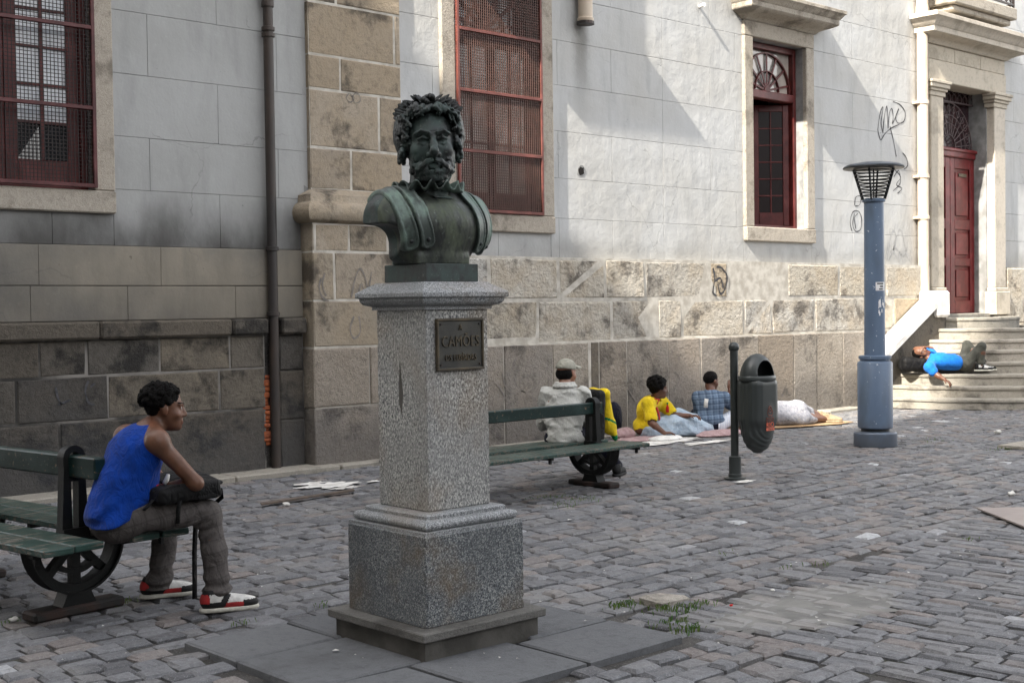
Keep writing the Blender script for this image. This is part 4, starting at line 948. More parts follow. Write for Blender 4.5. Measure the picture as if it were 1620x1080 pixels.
# ================================================================ steps and parapet
stairs = thing('stone_staircase', 'curved flight of worn pale stone steps below the red door', 'stairs', (20.75, 11.0, 0))
SCX, SCY = 20.75, 11.12
SR = [3.3, 3.02, 2.74, 2.46, 2.18, 1.9, 1.62, 1.2]; SH = [.165, .33, .5, .67, .845, 1.0, 1.17, 1.335]
for k in range(8):
    r = SR[k]; z0 = 0 if k == 0 else SH[k - 1] - .02; z1 = SH[k]; n_ = 44; m = MB(); P = []
    lip = .018
    prof = [(r - .012, z0), (r - .012, z1 - .06), (r + .01, z1 - .045), (r + .012, z1 - .012), (r - .004, z1), (max(r - .5, .05), z1 + .001)]
    vs = []; fs = []
    for i in range(n_ + 1):
        a = math.pi + math.pi * i / n_
        wob = 1 + .006 * math.sin(i * 1.7 + k) + .004 * math.sin(i * 4.1 + 2 * k)
        for (rr, zz) in prof: vs.append((SCX + rr * wob * math.cos(a) * 1.0, SCY + rr * wob * math.sin(a) * (1.0 if k < 7 else .55), zz - (.006 * abs(math.sin(i * 2.3 + k)) if zz > z0 + .05 else 0)))
    q = len(prof)
    for i in range(n_):
        for j in range(q - 1): fs.append((i * q + j, (i + 1) * q + j, (i + 1) * q + j + 1, i * q + j + 1))
    m.add(vs, fs); autosmooth(m.build('stone_step', MA['step_stone'], stairs), 35)
par = thing('stair_parapet', 'sloping whitewashed parapet left of the stone steps', 'parapet', (18.4, 10.95, 0))
m = MB(); q = [(17.35, 0), (17.35, .62), (19.05, 1.52), (19.4, 1.52), (19.4, 0)]; m.prism(q, 10.82, YB - .035); m.build('parapet_wall', MA['stone_dark'], par)
m = MB(); q = [(17.28, .58), (17.3, .70), (19.03, 1.62), (19.05, 1.52)]; m.prism(q, 10.76, YB - .034); m.build('parapet_coping', MA['white_paint'], par)
m = MB(); m.box(19.03, 19.42, 10.74, YB - .02, 1.35, 1.78, .04); m.build('parapet_post', MA['white_paint'], par)
# ================================================================ buildings round the square, out of view (they shade it)
def block(name, label, x0, x1, y0, y1, h, grp=None):
    t = thing(name, label, 'building', ((x0 + x1) / 2, (y0 + y1) / 2, 0)); m = MB(); m.box(x0, x1, y0, y1, 0, h); m.build('wall', MA['occ'], t)
    m = MB(); m.box(x0 - .3, x1 + .3, y0 - .3, y1 + .3, h, h + .5); m.build('roof', MA['occ'], t); return t
block('street_building', 'tall plain block left of the square, out of the picture', -18, -12, -40, 4.0, 40)
block('street_building', 'lower plain block closing the street on the left, out of the picture', -40, -12, 4.63, 30, 21.1)
block('street_building', 'plain block across the square behind the camera', -8, 60, -34, -22, 7.9)

# ================================================================ text helper
def text_mesh(name, body, size, M, mat, parent, ext=.003, sx=1.0, bevel=0.):
    cu = bpy.data.curves.new(name, 'FONT'); cu.body = body; cu.size = size; cu.align_x = 'CENTER'; cu.align_y = 'CENTER'; cu.extrude = ext; cu.space_character = 1.08
    cu.resolution_u = 3
    to = bpy.data.objects.new('text_tmp', cu); COL.objects.link(to); dg = bpy.context.evaluated_depsgraph_get(); dg.update()
    me = bpy.data.meshes.new_from_object(to.evaluated_get(dg)); bpy.data.objects.remove(to); bpy.data.curves.remove(cu)
    me.name = name; me.materials.clear(); me.materials.append(mat); me.transform(M @ Matrix.Diagonal((sx, 1, 1, 1)))
    return link(name, me, parent)
# ================================================================ monument
PX0, PY0 = 3.932, 4.893
ped = thing('granite_pedestal', 'tall grey granite pedestal with a bronze plaque, under the bust', 'pedestal', (PX0, PY0, .022))
def sq(name, prof, mat):
    m = MB(); m.squares(prof, PX0, PY0); return m.build(name, mat, ped)
def chipped_block(name, prof, mat, step=.03, base=.003, chip=.012, pchip=.16):
    """square block whose arrises are worn and chipped"""
    L = []
    for (h0, z0), (h1, z1) in zip(prof[:-1], prof[1:]):
        k = max(1, int(abs(z1 - z0) / step))
        for i in range(k): L.append((h0 + (h1 - h0) * i / k, z0 + (z1 - z0) * i / k))
    L.append(prof[-1]); m = MB(); vs = []; fs = []
    for h, z in L:
        for a, b in ((-1, -1), (1, -1), (1, 1), (-1, 1)):
            c = base * rnd.uniform(.6, 1.6) + (chip * rnd.random() if rnd.random() < pchip else 0); p, q = (h - c) * a, (h - c) * b
            if a * b > 0: vs += [(PX0 + h * a, PY0 + q, z), (PX0 + p, PY0 + h * b, z)] if (a, b) == (1, 1) else [(PX0 + h * a, PY0 + q, z), (PX0 + p, PY0 + h * b, z)]
            else: vs += [(PX0 + p, PY0 + h * b, z), (PX0 + h * a, PY0 + q, z)]
    for i in range(len(L) - 1):
        for j in range(8): fs.append((i * 8 + j, i * 8 + (j + 1) % 8, i * 8 + 8 + (j + 1) % 8, i * 8 + 8 + j))
    fs.append(tuple(range(8))[::-1]); k = 8 * (len(L) - 1); fs.append(tuple(k + j for j in range(8))); m.add(vs, fs); return m.build(name, mat, ped)
sq('plinth_base', [(.348, .0), (.348, .108)], MA['base_stone'])
chipped_block('plinth_slab', [(.374, .1082), (.379, .113), (.379, .143), (.374, .149)], MA['base_slab'], .012, .004, .014, .3)
chipped_block('lower_block', [(.299, .1492), (.3025, .153), (.3025, .562), (.2995, .566)], MA['granite_b'], .02)
sq('moulding', [(.298, .5662), (.298, .582), (.283, .583)] + [(.262 + .022 * math.cos(a), .606 + .022 * math.sin(a)) for a in [math.radians(-80 + 20 * i) for i in range(9)]] + [(.243, .630), (.243, .645), (.236, .652), (.228, .654), (.2, .656)], MA['granite_c'])
chipped_block('shaft', [(.186, .6562), (.1905, .662), (.1905, 1.594), (.189, 1.597)], MA['granite'], .025, .003, .008, .1)
sq('cap', [(.206, 1.597), (.206, 1.613), (.216, 1.616)] + [(.216 + .034 * math.sin(a), 1.65 - .033 * math.cos(a)) for a in [math.radians(15 * i) for i in range(7)]] + [(.25, 1.652), (.262, 1.655), (.264, 1.659), (.264, 1.676), (.26, 1.682), (.19, 1.728), (.1, 1.7285)], MA['granite_c'])
yp = PY0 - .1905; pl = MB(); cx = PX0 + .007
pw, ph, pz = .143, .121, 1.4325
pl.box(cx - pw, cx + pw, yp - .012, yp, pz - ph, pz + ph, .003); pq = pl.build('plaque', MA['plaque'], ped)
fr = MB(); b = .011
fr.box(cx - pw - .002, cx + pw + .002, yp - .02, yp - .001, pz + ph - b, pz + ph + .002, .003); fr.box(cx - pw - .002, cx + pw + .002, yp - .02, yp - .001, pz - ph - .002, pz - ph + b, .003)
fr.box(cx - pw - .002, cx - pw + b, yp - .0195, yp - .001, pz - ph + b, pz + ph - b, .003); fr.box(cx + pw - b, cx + pw + .002, yp - .0195, yp - .001, pz - ph + b, pz + ph - b, .003)
fr.build('plaque_rim', MA['plaque_rim'], pq)
for sx in (-1, 1):
    for sz in (-1, 1):
        m = MB(); m.tube([(cx + sx * (pw - .024), yp - .018, pz + sz * (ph - .026)), (cx + sx * (pw - .024), yp - .01, pz + sz * (ph - .026))], .0055, 8); m.build('screw', MA['iron'], pq)
for tx, sz_, dz, sx in (('A', .04, .079, .75), ('CAMÕES', .072, .012, .78), ('OS LUSÍADAS', .042, -.064, .72)):
    text_mesh('letters', tx, sz_, Matrix.Translation((cx, yp - .0135, pz + dz)) @ Matrix.Rotation(math.pi / 2, 4, 'X'), MA['plaque_rim'], pq, .004, sx)
m = MB()                                # a chipped scar on the shaft's left face
m.add([(PX0 - .1912, PY0 + .01, 1.36), (PX0 - .1912, PY0 - .012, 1.2), (PX0 - .1912, PY0 + .0, 1.09), (PX0 - .1912, PY0 + .022, 1.16), (PX0 - .1912, PY0 + .018, 1.28)], [(0, 1, 2, 3, 4)]); m.build('dark_scar', MA['base_stone'], ped)

# ---- the bust
BZ = 1.7287
m = MB(); m.squares([(.158, BZ), (.160, BZ + .003), (.160, BZ + .082), (.157, BZ + .085)], PX0, PY0)
BX, BY = PX0, PY0
F = Field((BX - .44, BY - .30, BZ + .07), (BX + .44, BY + .28, 2.72), .0042)
# body: cut-off torso in a cuirass
F.ell((BX, BY + .02, 1.93), (.225, .15, .22), k=.04); F.ell((BX, BY - .01, 2.02), (.25, .15, .13), k=.05)
for s in (-1, 1):
    F.ell((BX + s * .215, BY + .02, 2.0), (.145, .125, .15), k=.06); F.ell((BX + s * .11, BY - .075, 1.99), (.11, .06, .1), k=.05)
    F.cap((BX + s * .05, BY + .03, 2.13), (BX + s * .24, BY + .03, 2.06), .075, .085, k=.05)
TORSO = F.d.copy()
for s in (-1, 1):
    F.box((BX + s * .41, BY, 1.83), (.185, .6, .168), rr=.09, k=.012, op='-'); F.cut((BX + s * .335, BY, 2), (s, 0, -.05), .008)
F.box((BX, BY + .30, 1.80), (.6, .25, .20), rr=.05, k=.02, op='-'); F.cut((BX, BY + .125, 2), (0, 1, -.1), .01)
F.box((BX, BY + .0, 1.81), (.165, .105, .055), rr=.02, k=.03); F.cut((BX, BY, BZ + .0855), (0, 0, -1))
# neck
F.cap((BX, BY + .02, 2.10), (BX - .005, BY + .005, 2.28), .092, .085, k=.03)
# head: local frame h(right, back, up) turned towards the viewer's left
hd = math.radians(-33); hz = np.array([0, 0, 1.]); hb = np.array([-math.sin(hd) * -1, math.cos(hd), 0.])
ht = math.radians(-4)
hf = -np.array([math.sin(-hd), math.cos(-hd), 0.]); hf = np.array([-math.sin(math.radians(33)), -math.cos(math.radians(33)), 0.])
hr = np.cross(hf, hz) * -1.0            # viewer's right when facing the head
tilt = math.radians(-2); hu = nz(hz * math.cos(tilt) + hr * math.sin(tilt)); hr = nz(np.cross(hu, hf)); 
if hr @ CU < 0: hr = -hr
HC = np.array([BX - .022, BY - .035, 2.392])  # between the eyes, inside the head
BB = np.array([hr, hf, hu])
def hp(x, f, z): return HC + hr * x + hf * f + hu * z
F.ell(hp(0, -.045, .045), (.125, .15, .145), BB, k=.03)                   # skull
F.ell(hp(0, .035, -.03), (.105, .095, .135), BB, k=.03)                   # face
F.ell(hp(0, .045, -.12), (.078, .075, .075), BB, k=.03)                   # jaw
F.ell(hp(0, .088, -.165), (.034, .03, .03), BB, k=.03)                    # chin
for s in (-1, 1):
    F.ell(hp(s * .062, .085, -.045), (.03, .026, .03), BB, k=.03)        # cheek
    F.cap(hp(s * .02, .128, .03), hp(s * .075, .105, .036), .0125, .010, k=.02)   # brow
    F.ell(hp(s * .045, .132, .0), (.030, .024, .019), BB, k=.016, op='-') # socket
    F.ell(hp(s * .046, .101, .0), (.024, .021, .0205), BB, k=.004)         # eye
    F.cap(hp(s * .025, .121, .008), hp(s * .047, .126, .014), .006, .007, k=.005); F.cap(hp(s * .047, .126, .014), hp(s * .07, .112, .006), .007, .005, k=.005)
    F.cap(hp(s * .027, .119, -.012), hp(s * .048, .120, -.017), .004, .004, k=.006); F.cap(hp(s * .048, .120, -.017), hp(s * .068, .11, -.01), .004, .004, k=.006)
    F.cap(hp(s * .02, .142, .037), hp(s * .055, .133, .045), .005, .006, k=.01); F.cap(hp(s * .055, .133, .045), hp(s * .085, .108, .03), .006, .004, k=.01)
    F.ell(hp(s * .022, .135, -.068), (.014, .017, .012), BB, k=.01)       # nostril wing
    F.ell(hp(s * .121, -.03, -.015), (.018, .03, .036), BB, k=.012)       # ear
F.chain([hp(0, .125, .025), hp(0, .146, -.02), hp(0, .168, -.056), hp(0, .150, -.072)], [.013, .015, .018, .014], k=.016)
F.cap(hp(-.02, .126, -.115), hp(.02, .126, -.115), .006, k=.01); F.cap(hp(-.017, .127, -.127), hp(.017, .127, -.127), .0075, k=.012)
F.cap(hp(-.024, .137, -.1205), hp(.024, .137, -.1205), .003, k=.004, op='-')
for s in (-1, 1):                                                        # moustache
    for q in range(3): F.chain([hp(s * .008, .141 + .004 * q, -.087 - .006 * q), hp(s * .035, .141, -.094 - .007 * q), hp(s * .064, .122, -.115 - .008 * q), hp(s * .083, .098, -.128 - .007 * q)], [.0055, .006, .0048, .0025], k=.005)
R = np.random.RandomState(5)
def curl(c, nrm, size, rad, turns=1.1, k=.005):
    a = nz(np.cross(nrm, R.normal(size=3))); b = np.cross(nrm, a); sgn = R.choice([-1, 1]); ph = R.rand() * 6.28; P = []; Rr = []
    for i in range(7):
        t = i / 6; an = ph + sgn * t * turns * 6.28; r = size * (1 - .75 * t)
        P.append(c + a * r * math.cos(an) + b * r * math.sin(an) + nrm * (rad * .4 + .008 * t)); Rr.append(rad * (1 - .3 * t))
    F.chain(P, Rr, k=k)
# beard: small curls over jaw and chin
for i in range(230):
    th = R.uniform(-1.45, 1.45); zz = R.uniform(-.178, -.105)
    if abs(th) < .42 and zz > -.141: continue
    if abs(th) > .75: zz = R.uniform(-.185, -.045)
    wv = .092 if zz > -.14 else .082 - (-.14 - zz) * .5
    c = hp(math.sin(th) * wv, .035 + math.cos(th) * (.082 if zz > -.15 else .075), zz); nrm = nz(hr * math.sin(th) + hf * math.cos(th) * .9 - hu * .25)
    curl(c + nrm * .006, nrm, .012, .0062, 1.2, .0025)
# hair: long S-shaped locks swept from the crown over temples and ears, heavier at the sides
for i in range(420):
    az = R.uniform(-3.14, 3.14); el = R.uniform(-.55, 1.15)
    if abs(az) < .85 and el < .78: continue
    if abs(az) < 1.12 and el < .3: continue
    d = hr * math.sin(az) * math.cos(el) + hf * math.cos(az) * math.cos(el) + hu * math.sin(el)
    bulge = 1.0 + .12 * (abs(math.sin(az)) ** 2) * (1 if el < .6 else .4)
    c = hp(0, -.035, .045) + (hr * (hr @ d) * .138 + hf * (hf @ d) * .150 + hu * (hu @ d) * .148) * bulge
    if el < .2: curl(c, d, .029, .0105, 1.3, .003)
    else:
        tn = nz(np.cross(np.cross(d, hu * -1 + hf * .7), d)); sd = np.cross(d, tn); L = R.uniform(.07, .11); P = []; Rr = []; am = R.uniform(.008, .016); ph = R.rand() * 6
        for j in range(7):
            t = j / 6; P.append(c + tn * L * (t - .4) + sd * am * math.sin(t * 6.5 + ph) + d * (.010 - .03 * (t - .4) ** 2)); Rr.append(.0108 * (1 - .5 * t))
        F.chain(P, Rr, k=.004)
for i in range(22):                     # forelocks falling on the brow
    x = R.uniform(-.1, .1); c = hp(x, .085 - 4.5 * x * x, .158 + R.uniform(-.01, .02)); sg = 1 if x > .0 else -1; L = R.uniform(.035, .052); P = []; Rr = []
    for j in range(6):
        t = j / 5; P.append(c + hr * sg * (.035 * t + .012 * math.sin(t * 5 + i)) - hu * L * t * (1 - .2 * t) + hf * (.018 * math.sin(t * 2.6) + .008)); Rr.append(.0115 * (1 - .6 * t))
    F.chain(P, Rr, k=.004)
# side curls in front of the ears
for s in (-1, 1):
    for i in range(40):
        c = hp(s * (.118 + R.uniform(-.012, .022)), R.uniform(-.06, .055), R.uniform(-.075, .125)); curl(c, nz(hr * s + hf * .35 + R.normal(size=3) * .2), .023, .011, 1.2, .004)
def strands(x, y, z):
    q = [x - HC[0], y - HC[1], z - HC[2]]; lf = sum(q[i] * hf[i] for i in range(3)); lu = sum(q[i] * hu[i] for i in range(3)); lr = np.abs(sum(q[i] * hr[i] for i in range(3)))
    hair_ = (lu > .095) | ((lr > .108) & (lu > -.09)) | ((lu < -.125) & (lu > -.21)) | (lf < .02) & (lu > -.12)
    return np.where(hair_, .0026 * (np.abs(np.sin(pn(x, y, z, 55, 8) * 5 + (x + y * .6 - z) * 120)) - .5), pn(x, y, z, 160, 3) * .0007)
F.warp(strands, .02)
bust = F.mesh('bronze_bust', [MA['bronze'], MA['bronze_chest']], None, lambda P: ((P[:, 2] < 2.16) & (P[:, 1] < BY - .03)).astype(int))
tag(bust, 'dark bronze bust of a bearded man with laurel wreath and ruff on the granite pedestal', 'bust')
recenter(bust, (BX, BY, BZ)); m.build('bust_plinth', MA['bronze'], bust)
# cuirass straps: bands of a shell 12 mm off the torso
def strap(line, wd):
    S = Field(F.lo, F.lo + (F.n - 1) * F.h, F.h); S.n = F.n; S.ax = F.ax
    X = F.ax[0][:, None, None]; Z = F.ax[2][None, None, :]
    best = np.full((len(F.ax[0]), 1, len(F.ax[2])), 9., np.float32)
    for a, b in zip(line[:-1], line[1:]):
        dx, dz = b[0] - a[0], b[1] - a[1]; t = np.clip(((X - a[0]) * dx + (Z - a[1]) * dz) / (dx * dx + dz * dz), 0, 1)
        best = np.minimum(best, np.sqrt((X - a[0] - t * dx) ** 2 + (Z - a[1] - t * dz) ** 2))
    rim = np.where(np.abs(best - wd * .8) < wd * .17, .004, 0)
    S.d = np.maximum(np.maximum(TORSO - .013 - rim, -(TORSO + .006)), best - wd).astype(np.float32)
    Yv = F.ax[1][None, :, None]; S.d = np.maximum(S.d, np.where(Z < 2.06, Yv - (BY + .0), Yv - (BY + .11)).astype(np.float32))
    o = S.mesh('shoulder_strap', MA['bronze_strap'], bust, relax=1)
    e = line[-1]; xi = int((e[0] - F.lo[0]) / F.h); zi = int((e[1] + .012 - F.lo[2]) / F.h); col = np.nonzero(TORSO[xi, :, zi] < .013)[0]
    if len(col):
        y = F.ax[1][col[0]]; q = MB(); q.lathe([(.002, .012), (.008, .010), (.012, .004), (.013, 0)], (0, 0, 0), 12, Matrix.Translation((e[0], y + .002, e[1] + .012)) @ Matrix.Rotation(math.pi / 2, 4, 'X')); r_ = q.build('rivet', MA['bronze'], o, True)
    return o
strap([(BX - .262, 2.25), (BX - .262, 2.12), (BX - .245, 2.02), (BX - .205, 1.905)], .034)
strap([(BX - .172, 2.25), (BX - .175, 2.13), (BX - .165, 2.02), (BX - .128, 1.915)], .034)
strap([(BX + .17, 2.25), (BX + .175, 2.13), (BX + .205, 2.02), (BX + .225, 1.905)], .034)
strap([(BX + .255, 2.25), (BX + .262, 2.12), (BX + .29, 2.02), (BX + .305, 1.895)], .034)
# collar and pleated ruff
m = MB(); C_ = (BX - .005, BY + .008)
m.lathe([(.108, 2.095), (.112, 2.105), (.100, 2.12), (.098, 2.19), (.102, 2.205)], (C_[0], C_[1], 0), 32); m.box(C_[0] + .005 - .055, C_[0] + .005 + .055, BY - .105, BY - .085, 2.125, 2.138, .003)
autosmooth(m.build('collar', MA['bronze'], bust), 50)
m = MB(); n_ = 180; vs = []; fs = []
def ruff(rr, zz, amp): 
    for j in range(n_):
        a = 2 * math.pi * j / n_; wv = math.sin(a * 14); r = rr + amp * .3 * math.cos(a * 14) * (rr / .16)
        vs.append((C_[0] + r * math.cos(a), C_[1] + r * math.sin(a), zz + amp * wv))
for rr, zz, amp in ((.098, 2.168, .002), (.13, 2.170, .014), (.168, 2.180, .021), (.173, 2.189, .021), (.164, 2.190, .021), (.125, 2.182, .014), (.085, 2.184, .002)): ruff(rr, zz, amp)
for i in range(6):
    for j in range(n_): fs.append((i * n_ + j, i * n_ + (j + 1) % n_, (i + 1) * n_ + (j + 1) % n_, (i + 1) * n_ + j))
m.add(vs, fs); m.build('ruff', MA['bronze_strap'], bust, True)  # paler strap bronze imitates sky light along the ruff's edges
# laurel wreath, leaf by leaf
lm = MB(); ns = 5; vs = []; fs = []
for i in range(ns + 1):
    t = i / ns; w_ = .5 * math.sin(math.pi * (t * .92 + .04)) ** .8
    vs += [(t, -w_ * .42, .10 * t * t + .08 * w_), (t, 0, .10 * t * t - .02), (t, w_ * .42, .10 * t * t + .08 * w_), (t, 0, .10 * t * t - .07)]
for i in range(ns):
    a, b = 4 * i, 4 * i + 4
    fs += [(a, a + 1, b + 1, b), (a + 1, a + 2, b + 2, b + 1), (a + 2, a + 3, b + 3, b + 2), (a + 3, a, b, b + 3)]
lm.add(vs, fs)
leaf_me = bpy.data.meshes.new('laurel_leaf'); leaf_me.from_pydata(lm.v, [], lm.f); leaf_me.materials.append(MA['bronze_leaf']); leaf_me.polygons.foreach_set('use_smooth', [True] * len(leaf_me.polygons))
for i in range(96):
    side = 1 if i % 2 else -1; u = (i // 2) / 47 * 2.75
    az = side * (u + .02); row = i % 3
    d = hr * math.sin(az) + hf * math.cos(az)
    el = .98 - .45 * (u / 2.75) ** .8 + (row - 1) * .11 + R.uniform(-.05, .05)
    dd = d * math.cos(el) + hu * math.sin(el)
    c = hp(0, -.035, .045) + hr * (hr @ dd) * .158 + hf * (hf @ dd) * .166 + hu * (hu @ dd) * .158
    tn = nz(np.cross(hu, d) * -side); tn = nz(tn * -1 if (tn @ (hr * side)) > 0 and u < 0 else tn)
    ax = nz(-np.cross(d, hu) * side * -1); ax = nz((hf * math.cos(az) * 0 + np.cross(hu, d) * (-side)) * 1.0)
    ax = nz(ax * -.75 + dd * R.uniform(.1, .5) + hu * R.uniform(-.1, .3) * (1 if row else -.3))
    zx = nz(dd - ax * (dd @ ax)); yx = np.cross(zx, ax); L = R.uniform(.058, .08)
    o = bpy.data.objects.new('laurel_leaf', leaf_me); COL.objects.link(o); o.parent = bust
    o.matrix_local = Matrix(((ax[0] * L, yx[0] * L, zx[0] * L, c[0] - BX), (ax[1] * L, yx[1] * L, zx[1] * L, c[1] - BY), (ax[2] * L, yx[2] * L, zx[2] * L, c[2] - BZ), (0, 0, 0, 1)))
m = MB(); m.add([], []); P = []
for i in range(9):                       # knot of leaves and berries at the front
    a = i * .7; q = hp(.03 * math.cos(a) * (.4 + .1 * i), .06 + .02 * math.sin(a * 2), .2 + .014 * math.sin(a)); m.lathe([(.002, -.016), (.012, -.011), (.016, 0), (.012, .011), (.002, .016)], tuple(q), 8)
m.build('laurel_berries', MA['bronze_leaf'], bust, True)

# ================================================================ benches
def make_bench(label, loc, rz, over, so_, length, seats=((-1), (1)), group='double sided park benches', S=(1, 1, 1)):
    """local: x along the bench (x=0 at the near end frame, bench runs to +x), y across, z up"""
    t = thing('park_bench', label, 'bench', loc, rz, group); Z0 = .385
    def lk(mb, nm, mat, par=t, sm=False):
        me = bpy.data.meshes.new(nm); me.from_pydata(mb.v, [], mb.f); me.transform(Matrix.Diagonal((*S, 1))); me.materials.append(mat); o = link(nm, me, par, (0, 0, 0)); me.update()
        return autosmooth(o, 35) if sm else o
    for fx in (0., length):
        m = MB(); th = .028
        def arc(r, w_, x0, x1, a0=180, a1=360, cz=Z0):
            n_ = 22; vs = []; fs = []
            for i in range(n_ + 1):
                a = math.radians(a0 + (a1 - a0) * i / n_); c, s_ = math.cos(a), math.sin(a)
                for rr in (r, r - w_):
                    for xx in (x0, x1): vs.append((fx + xx, rr * c, cz + rr * s_))
            for i in range(n_):
                k = 4 * i; q = k + 4
                fs += [(k, k + 1, q + 1, q), (k + 2, q + 2, q + 3, k + 3), (k, q, q + 2, k + 2), (k + 1, k + 3, q + 3, q + 1)]
            fs += [(0, 2, 3, 1), (4 * n_, 4 * n_ + 1, 4 * n_ + 3, 4 * n_ + 2)]; m.add(vs, fs)
        arc(.275, .052, -.045, .045); arc(.275, .012, -.06, .06)
        for a in (225, 270, 315):
            c, s_ = math.cos(math.radians(a)), math.sin(math.radians(a)); m.beam((fx, .05 * c, Z0 + .05 * s_), (fx, .24 * c, Z0 + .24 * s_), .05 if a == 270 else .042, .05, (1, 0, 0))
        for a0, a1 in ((200, 222), (318, 340)): pass
        arc(.17, .028, -.03, .03, 228, 312)
        m.box(fx - .03, fx + .03, -.28, .28, Z0 - .02, Z0 + .02, .006)                 # seat bearer
        m.prism([(-.085, Z0 - .03), (.085, Z0 - .03), (.075, Z0 + .075), (-.075, Z0 + .075)], fx - .04, fx + .04, 'x')
        for s_ in (-1, 1): m.prism([(s_ * .018, Z0 + .07), (s_ * .078, Z0 + .07), (s_ * .062, .80), (s_ * .024, .80)][::s_], fx - .028, fx + .028, 'x')
        m.box(fx - .027, fx + .027, -.062, .062, .71, .735); arc(.066, .034, -.03, .03, 0, 180, .835); m.box(fx - .03, fx + .03, -.066, -.036, .79, .84); m.box(fx - .03, fx + .03, .036, .066, .79, .84)
        m.prism([(-.11, .03), (.11, .03), (.07, .12), (-.07, .12)], fx - .05, fx + .05, 'x')
        lk(m, 'end_frame', MA['cast'], sm=True)
        m = MB(); m.box(fx - .07, fx + .07, -.27, .27, 0, .052, .012); lk(m, 'frame_foot', MA['cast_base'])
    m = MB(); m.box(-over, length + over, -.034, .034, .735, .85, .008); lk(m, 'back_rail', MA['bench_green'])
    for s_ in (-1, 1):
        for k in range(2):
            a = .085 + k * .178; m = MB(); m.box(-so_ * (1. if k else .97), length + so_, min(s_ * a, s_ * (a + .165)), max(s_ * a, s_ * (a + .165)), Z0 + .022, Z0 + .058, .006)
            lk(m, 'seat_slat', MA['bench_seat'])
        for x_ in (-so_ * .6, length * .5):
            m = MB(); m.box(x_ - .02, x_ + .02, min(s_ * .1, s_ * .4), max(s_ * .1, s_ * .4), Z0 - .005, Z0 + .022, .004); m.box(x_ - .012, x_ + .012, s_ * .37 - .012, s_ * .37 + .012, Z0 - .04, Z0, .003); lk(m, 'seat_bracket', MA['cast'])
    return t
BL = (2.9, 6.70); BLa = math.radians(98)
bench1 = make_bench('worn green bench with black wheel-shaped iron ends, where the young man in blue sits', (BL[0], BL[1], 0), BLa, .27, .44, 1.25)
bench2 = make_bench('worn green bench behind the pedestal, where the man in the khaki cap sits', (8.30, 8.06, 0), math.radians(180.5), .10, .30, 1.78, S=(1, .96, .88))

# ================================================================ litter bin
tb = G(1163, 757); td = 11.92
bn = thing('litter_bin', 'dark grey plastic litter bin with hood and orange print on a ball-topped post', 'bin', (tb[0], tb[1], 0))
m = MB(); m.lathe([(.10, 0), (.10, .012), (.062, .02), (.062, .045), (.056, .05), (.056, .205), (.05, .21), (.037, .215), (.037, 1.17)], (tb[0], tb[1], 0), 24); autosmooth(m.build('post', MA['bin'], bn))
m = MB(); m.lathe([(.036, 1.165), (.038, 1.18)] + [(max(.002, .05 * math.sin(a)), 1.21 - .05 * math.cos(a)) for a in [math.radians(40 + 14 * i) for i in range(11)]], (tb[0], tb[1], 0), 24); m.build('ball_finial', MA['bin'], bn, True)
ang = math.radians(-92)                                   # direction the bin hangs from its post (ground plan)
bu = np.array([math.cos(ang), math.sin(ang), 0]); bs = np.array([-math.sin(ang), math.cos(ang), 0])
bc = np.array([tb[0], tb[1], 0]) + bu * .2 + np.array([.06, -.02, .0]); BBn = np.array([bu, bs, [0, 0, 1.]])
Fb = Field(bc - [.27, .27, -.22], bc + [.27, .27, 1.25], .0065)
Fb.box(bc + [0, 0, .72], (.138, .172, .24), BBn, .09, .01)
Fb.ell(bc + [0, 0, .56], (.137, .168, .30), BBn, .03); Fb.ell(bc + [0, 0, .47], (.128, .158, .215), BBn, .03)
q = bc[2]
def grooves(x, y, z):
    l = (x - bc[0]) * bu[0] + (y - bc[1]) * bu[1]; t = (x - bc[0]) * bs[0] + (y - bc[1]) * bs[1]
    rr = np.sqrt((z - .50) ** 2 + t ** 2); g1 = np.where((z < .47) & (rr > .09), .0034 * np.sin(rr * 170), 0)
    g2 = np.where((z > .40) & (np.abs(t) > .1), .0022 * np.sin(l * 150), 0); return g1 + g2
Fb.warp(grooves, .03); Fb.cut(bc + [0, 0, .925], (0, 0, 1))
o = Fb.mesh('bin_body', MA['bin'], bn)
Fh = Field(bc - [.27, .27, -.86], bc + [.27, .27, 1.25], .0065)
Fh.ell(bc + [0, 0, .93], (.142, .175, .225), BBn, .0); Fh.cut(bc + [0, 0, .935], (0, 0, -1)); Fh.ell(bc + [0, 0, .93], (.13, .163, .213), BBn, .002, '-')
Fh.ell(bc + bu * .15 + [0, 0, .975], (.115, .128, .135), BBn, .004, '-')
Fh.mesh('bin_hood', MA['bin'], bn)
m = MB(); n_ = 40; vs = []; fs = []
for rr, zz in ((.9, .905), (1.06, .91), (1.09, .922), (1.09, .945), (1.05, .955), (.9, .957)):
    for j in range(n_):
        a = 2 * math.pi * j / n_; p = bc + bu * .142 * rr * math.cos(a) + bs * .175 * rr * math.sin(a); vs.append((p[0], p[1], zz))
for i in range(5):
    for j in range(n_): fs.append((i * n_ + j, i * n_ + (j + 1) % n_, (i + 1) * n_ + (j + 1) % n_, (i + 1) * n_ + j))
m.add(vs, fs); autosmooth(m.build('bin_rim', MA['bin'], bn))
m = MB(); m.lathe([(.02, .9), (.12, .901)], tuple(bc), 24); m.build('bin_lining', MA['dark'], bn)
for z in (.62, .88): m = MB(); m.beam(tuple(bc - bu * .19 + [0, 0, z]), tuple(bc - bu * .1 + [0, 0, z]), .07, .05); m.build('bin_bracket', MA['bin'], bn)
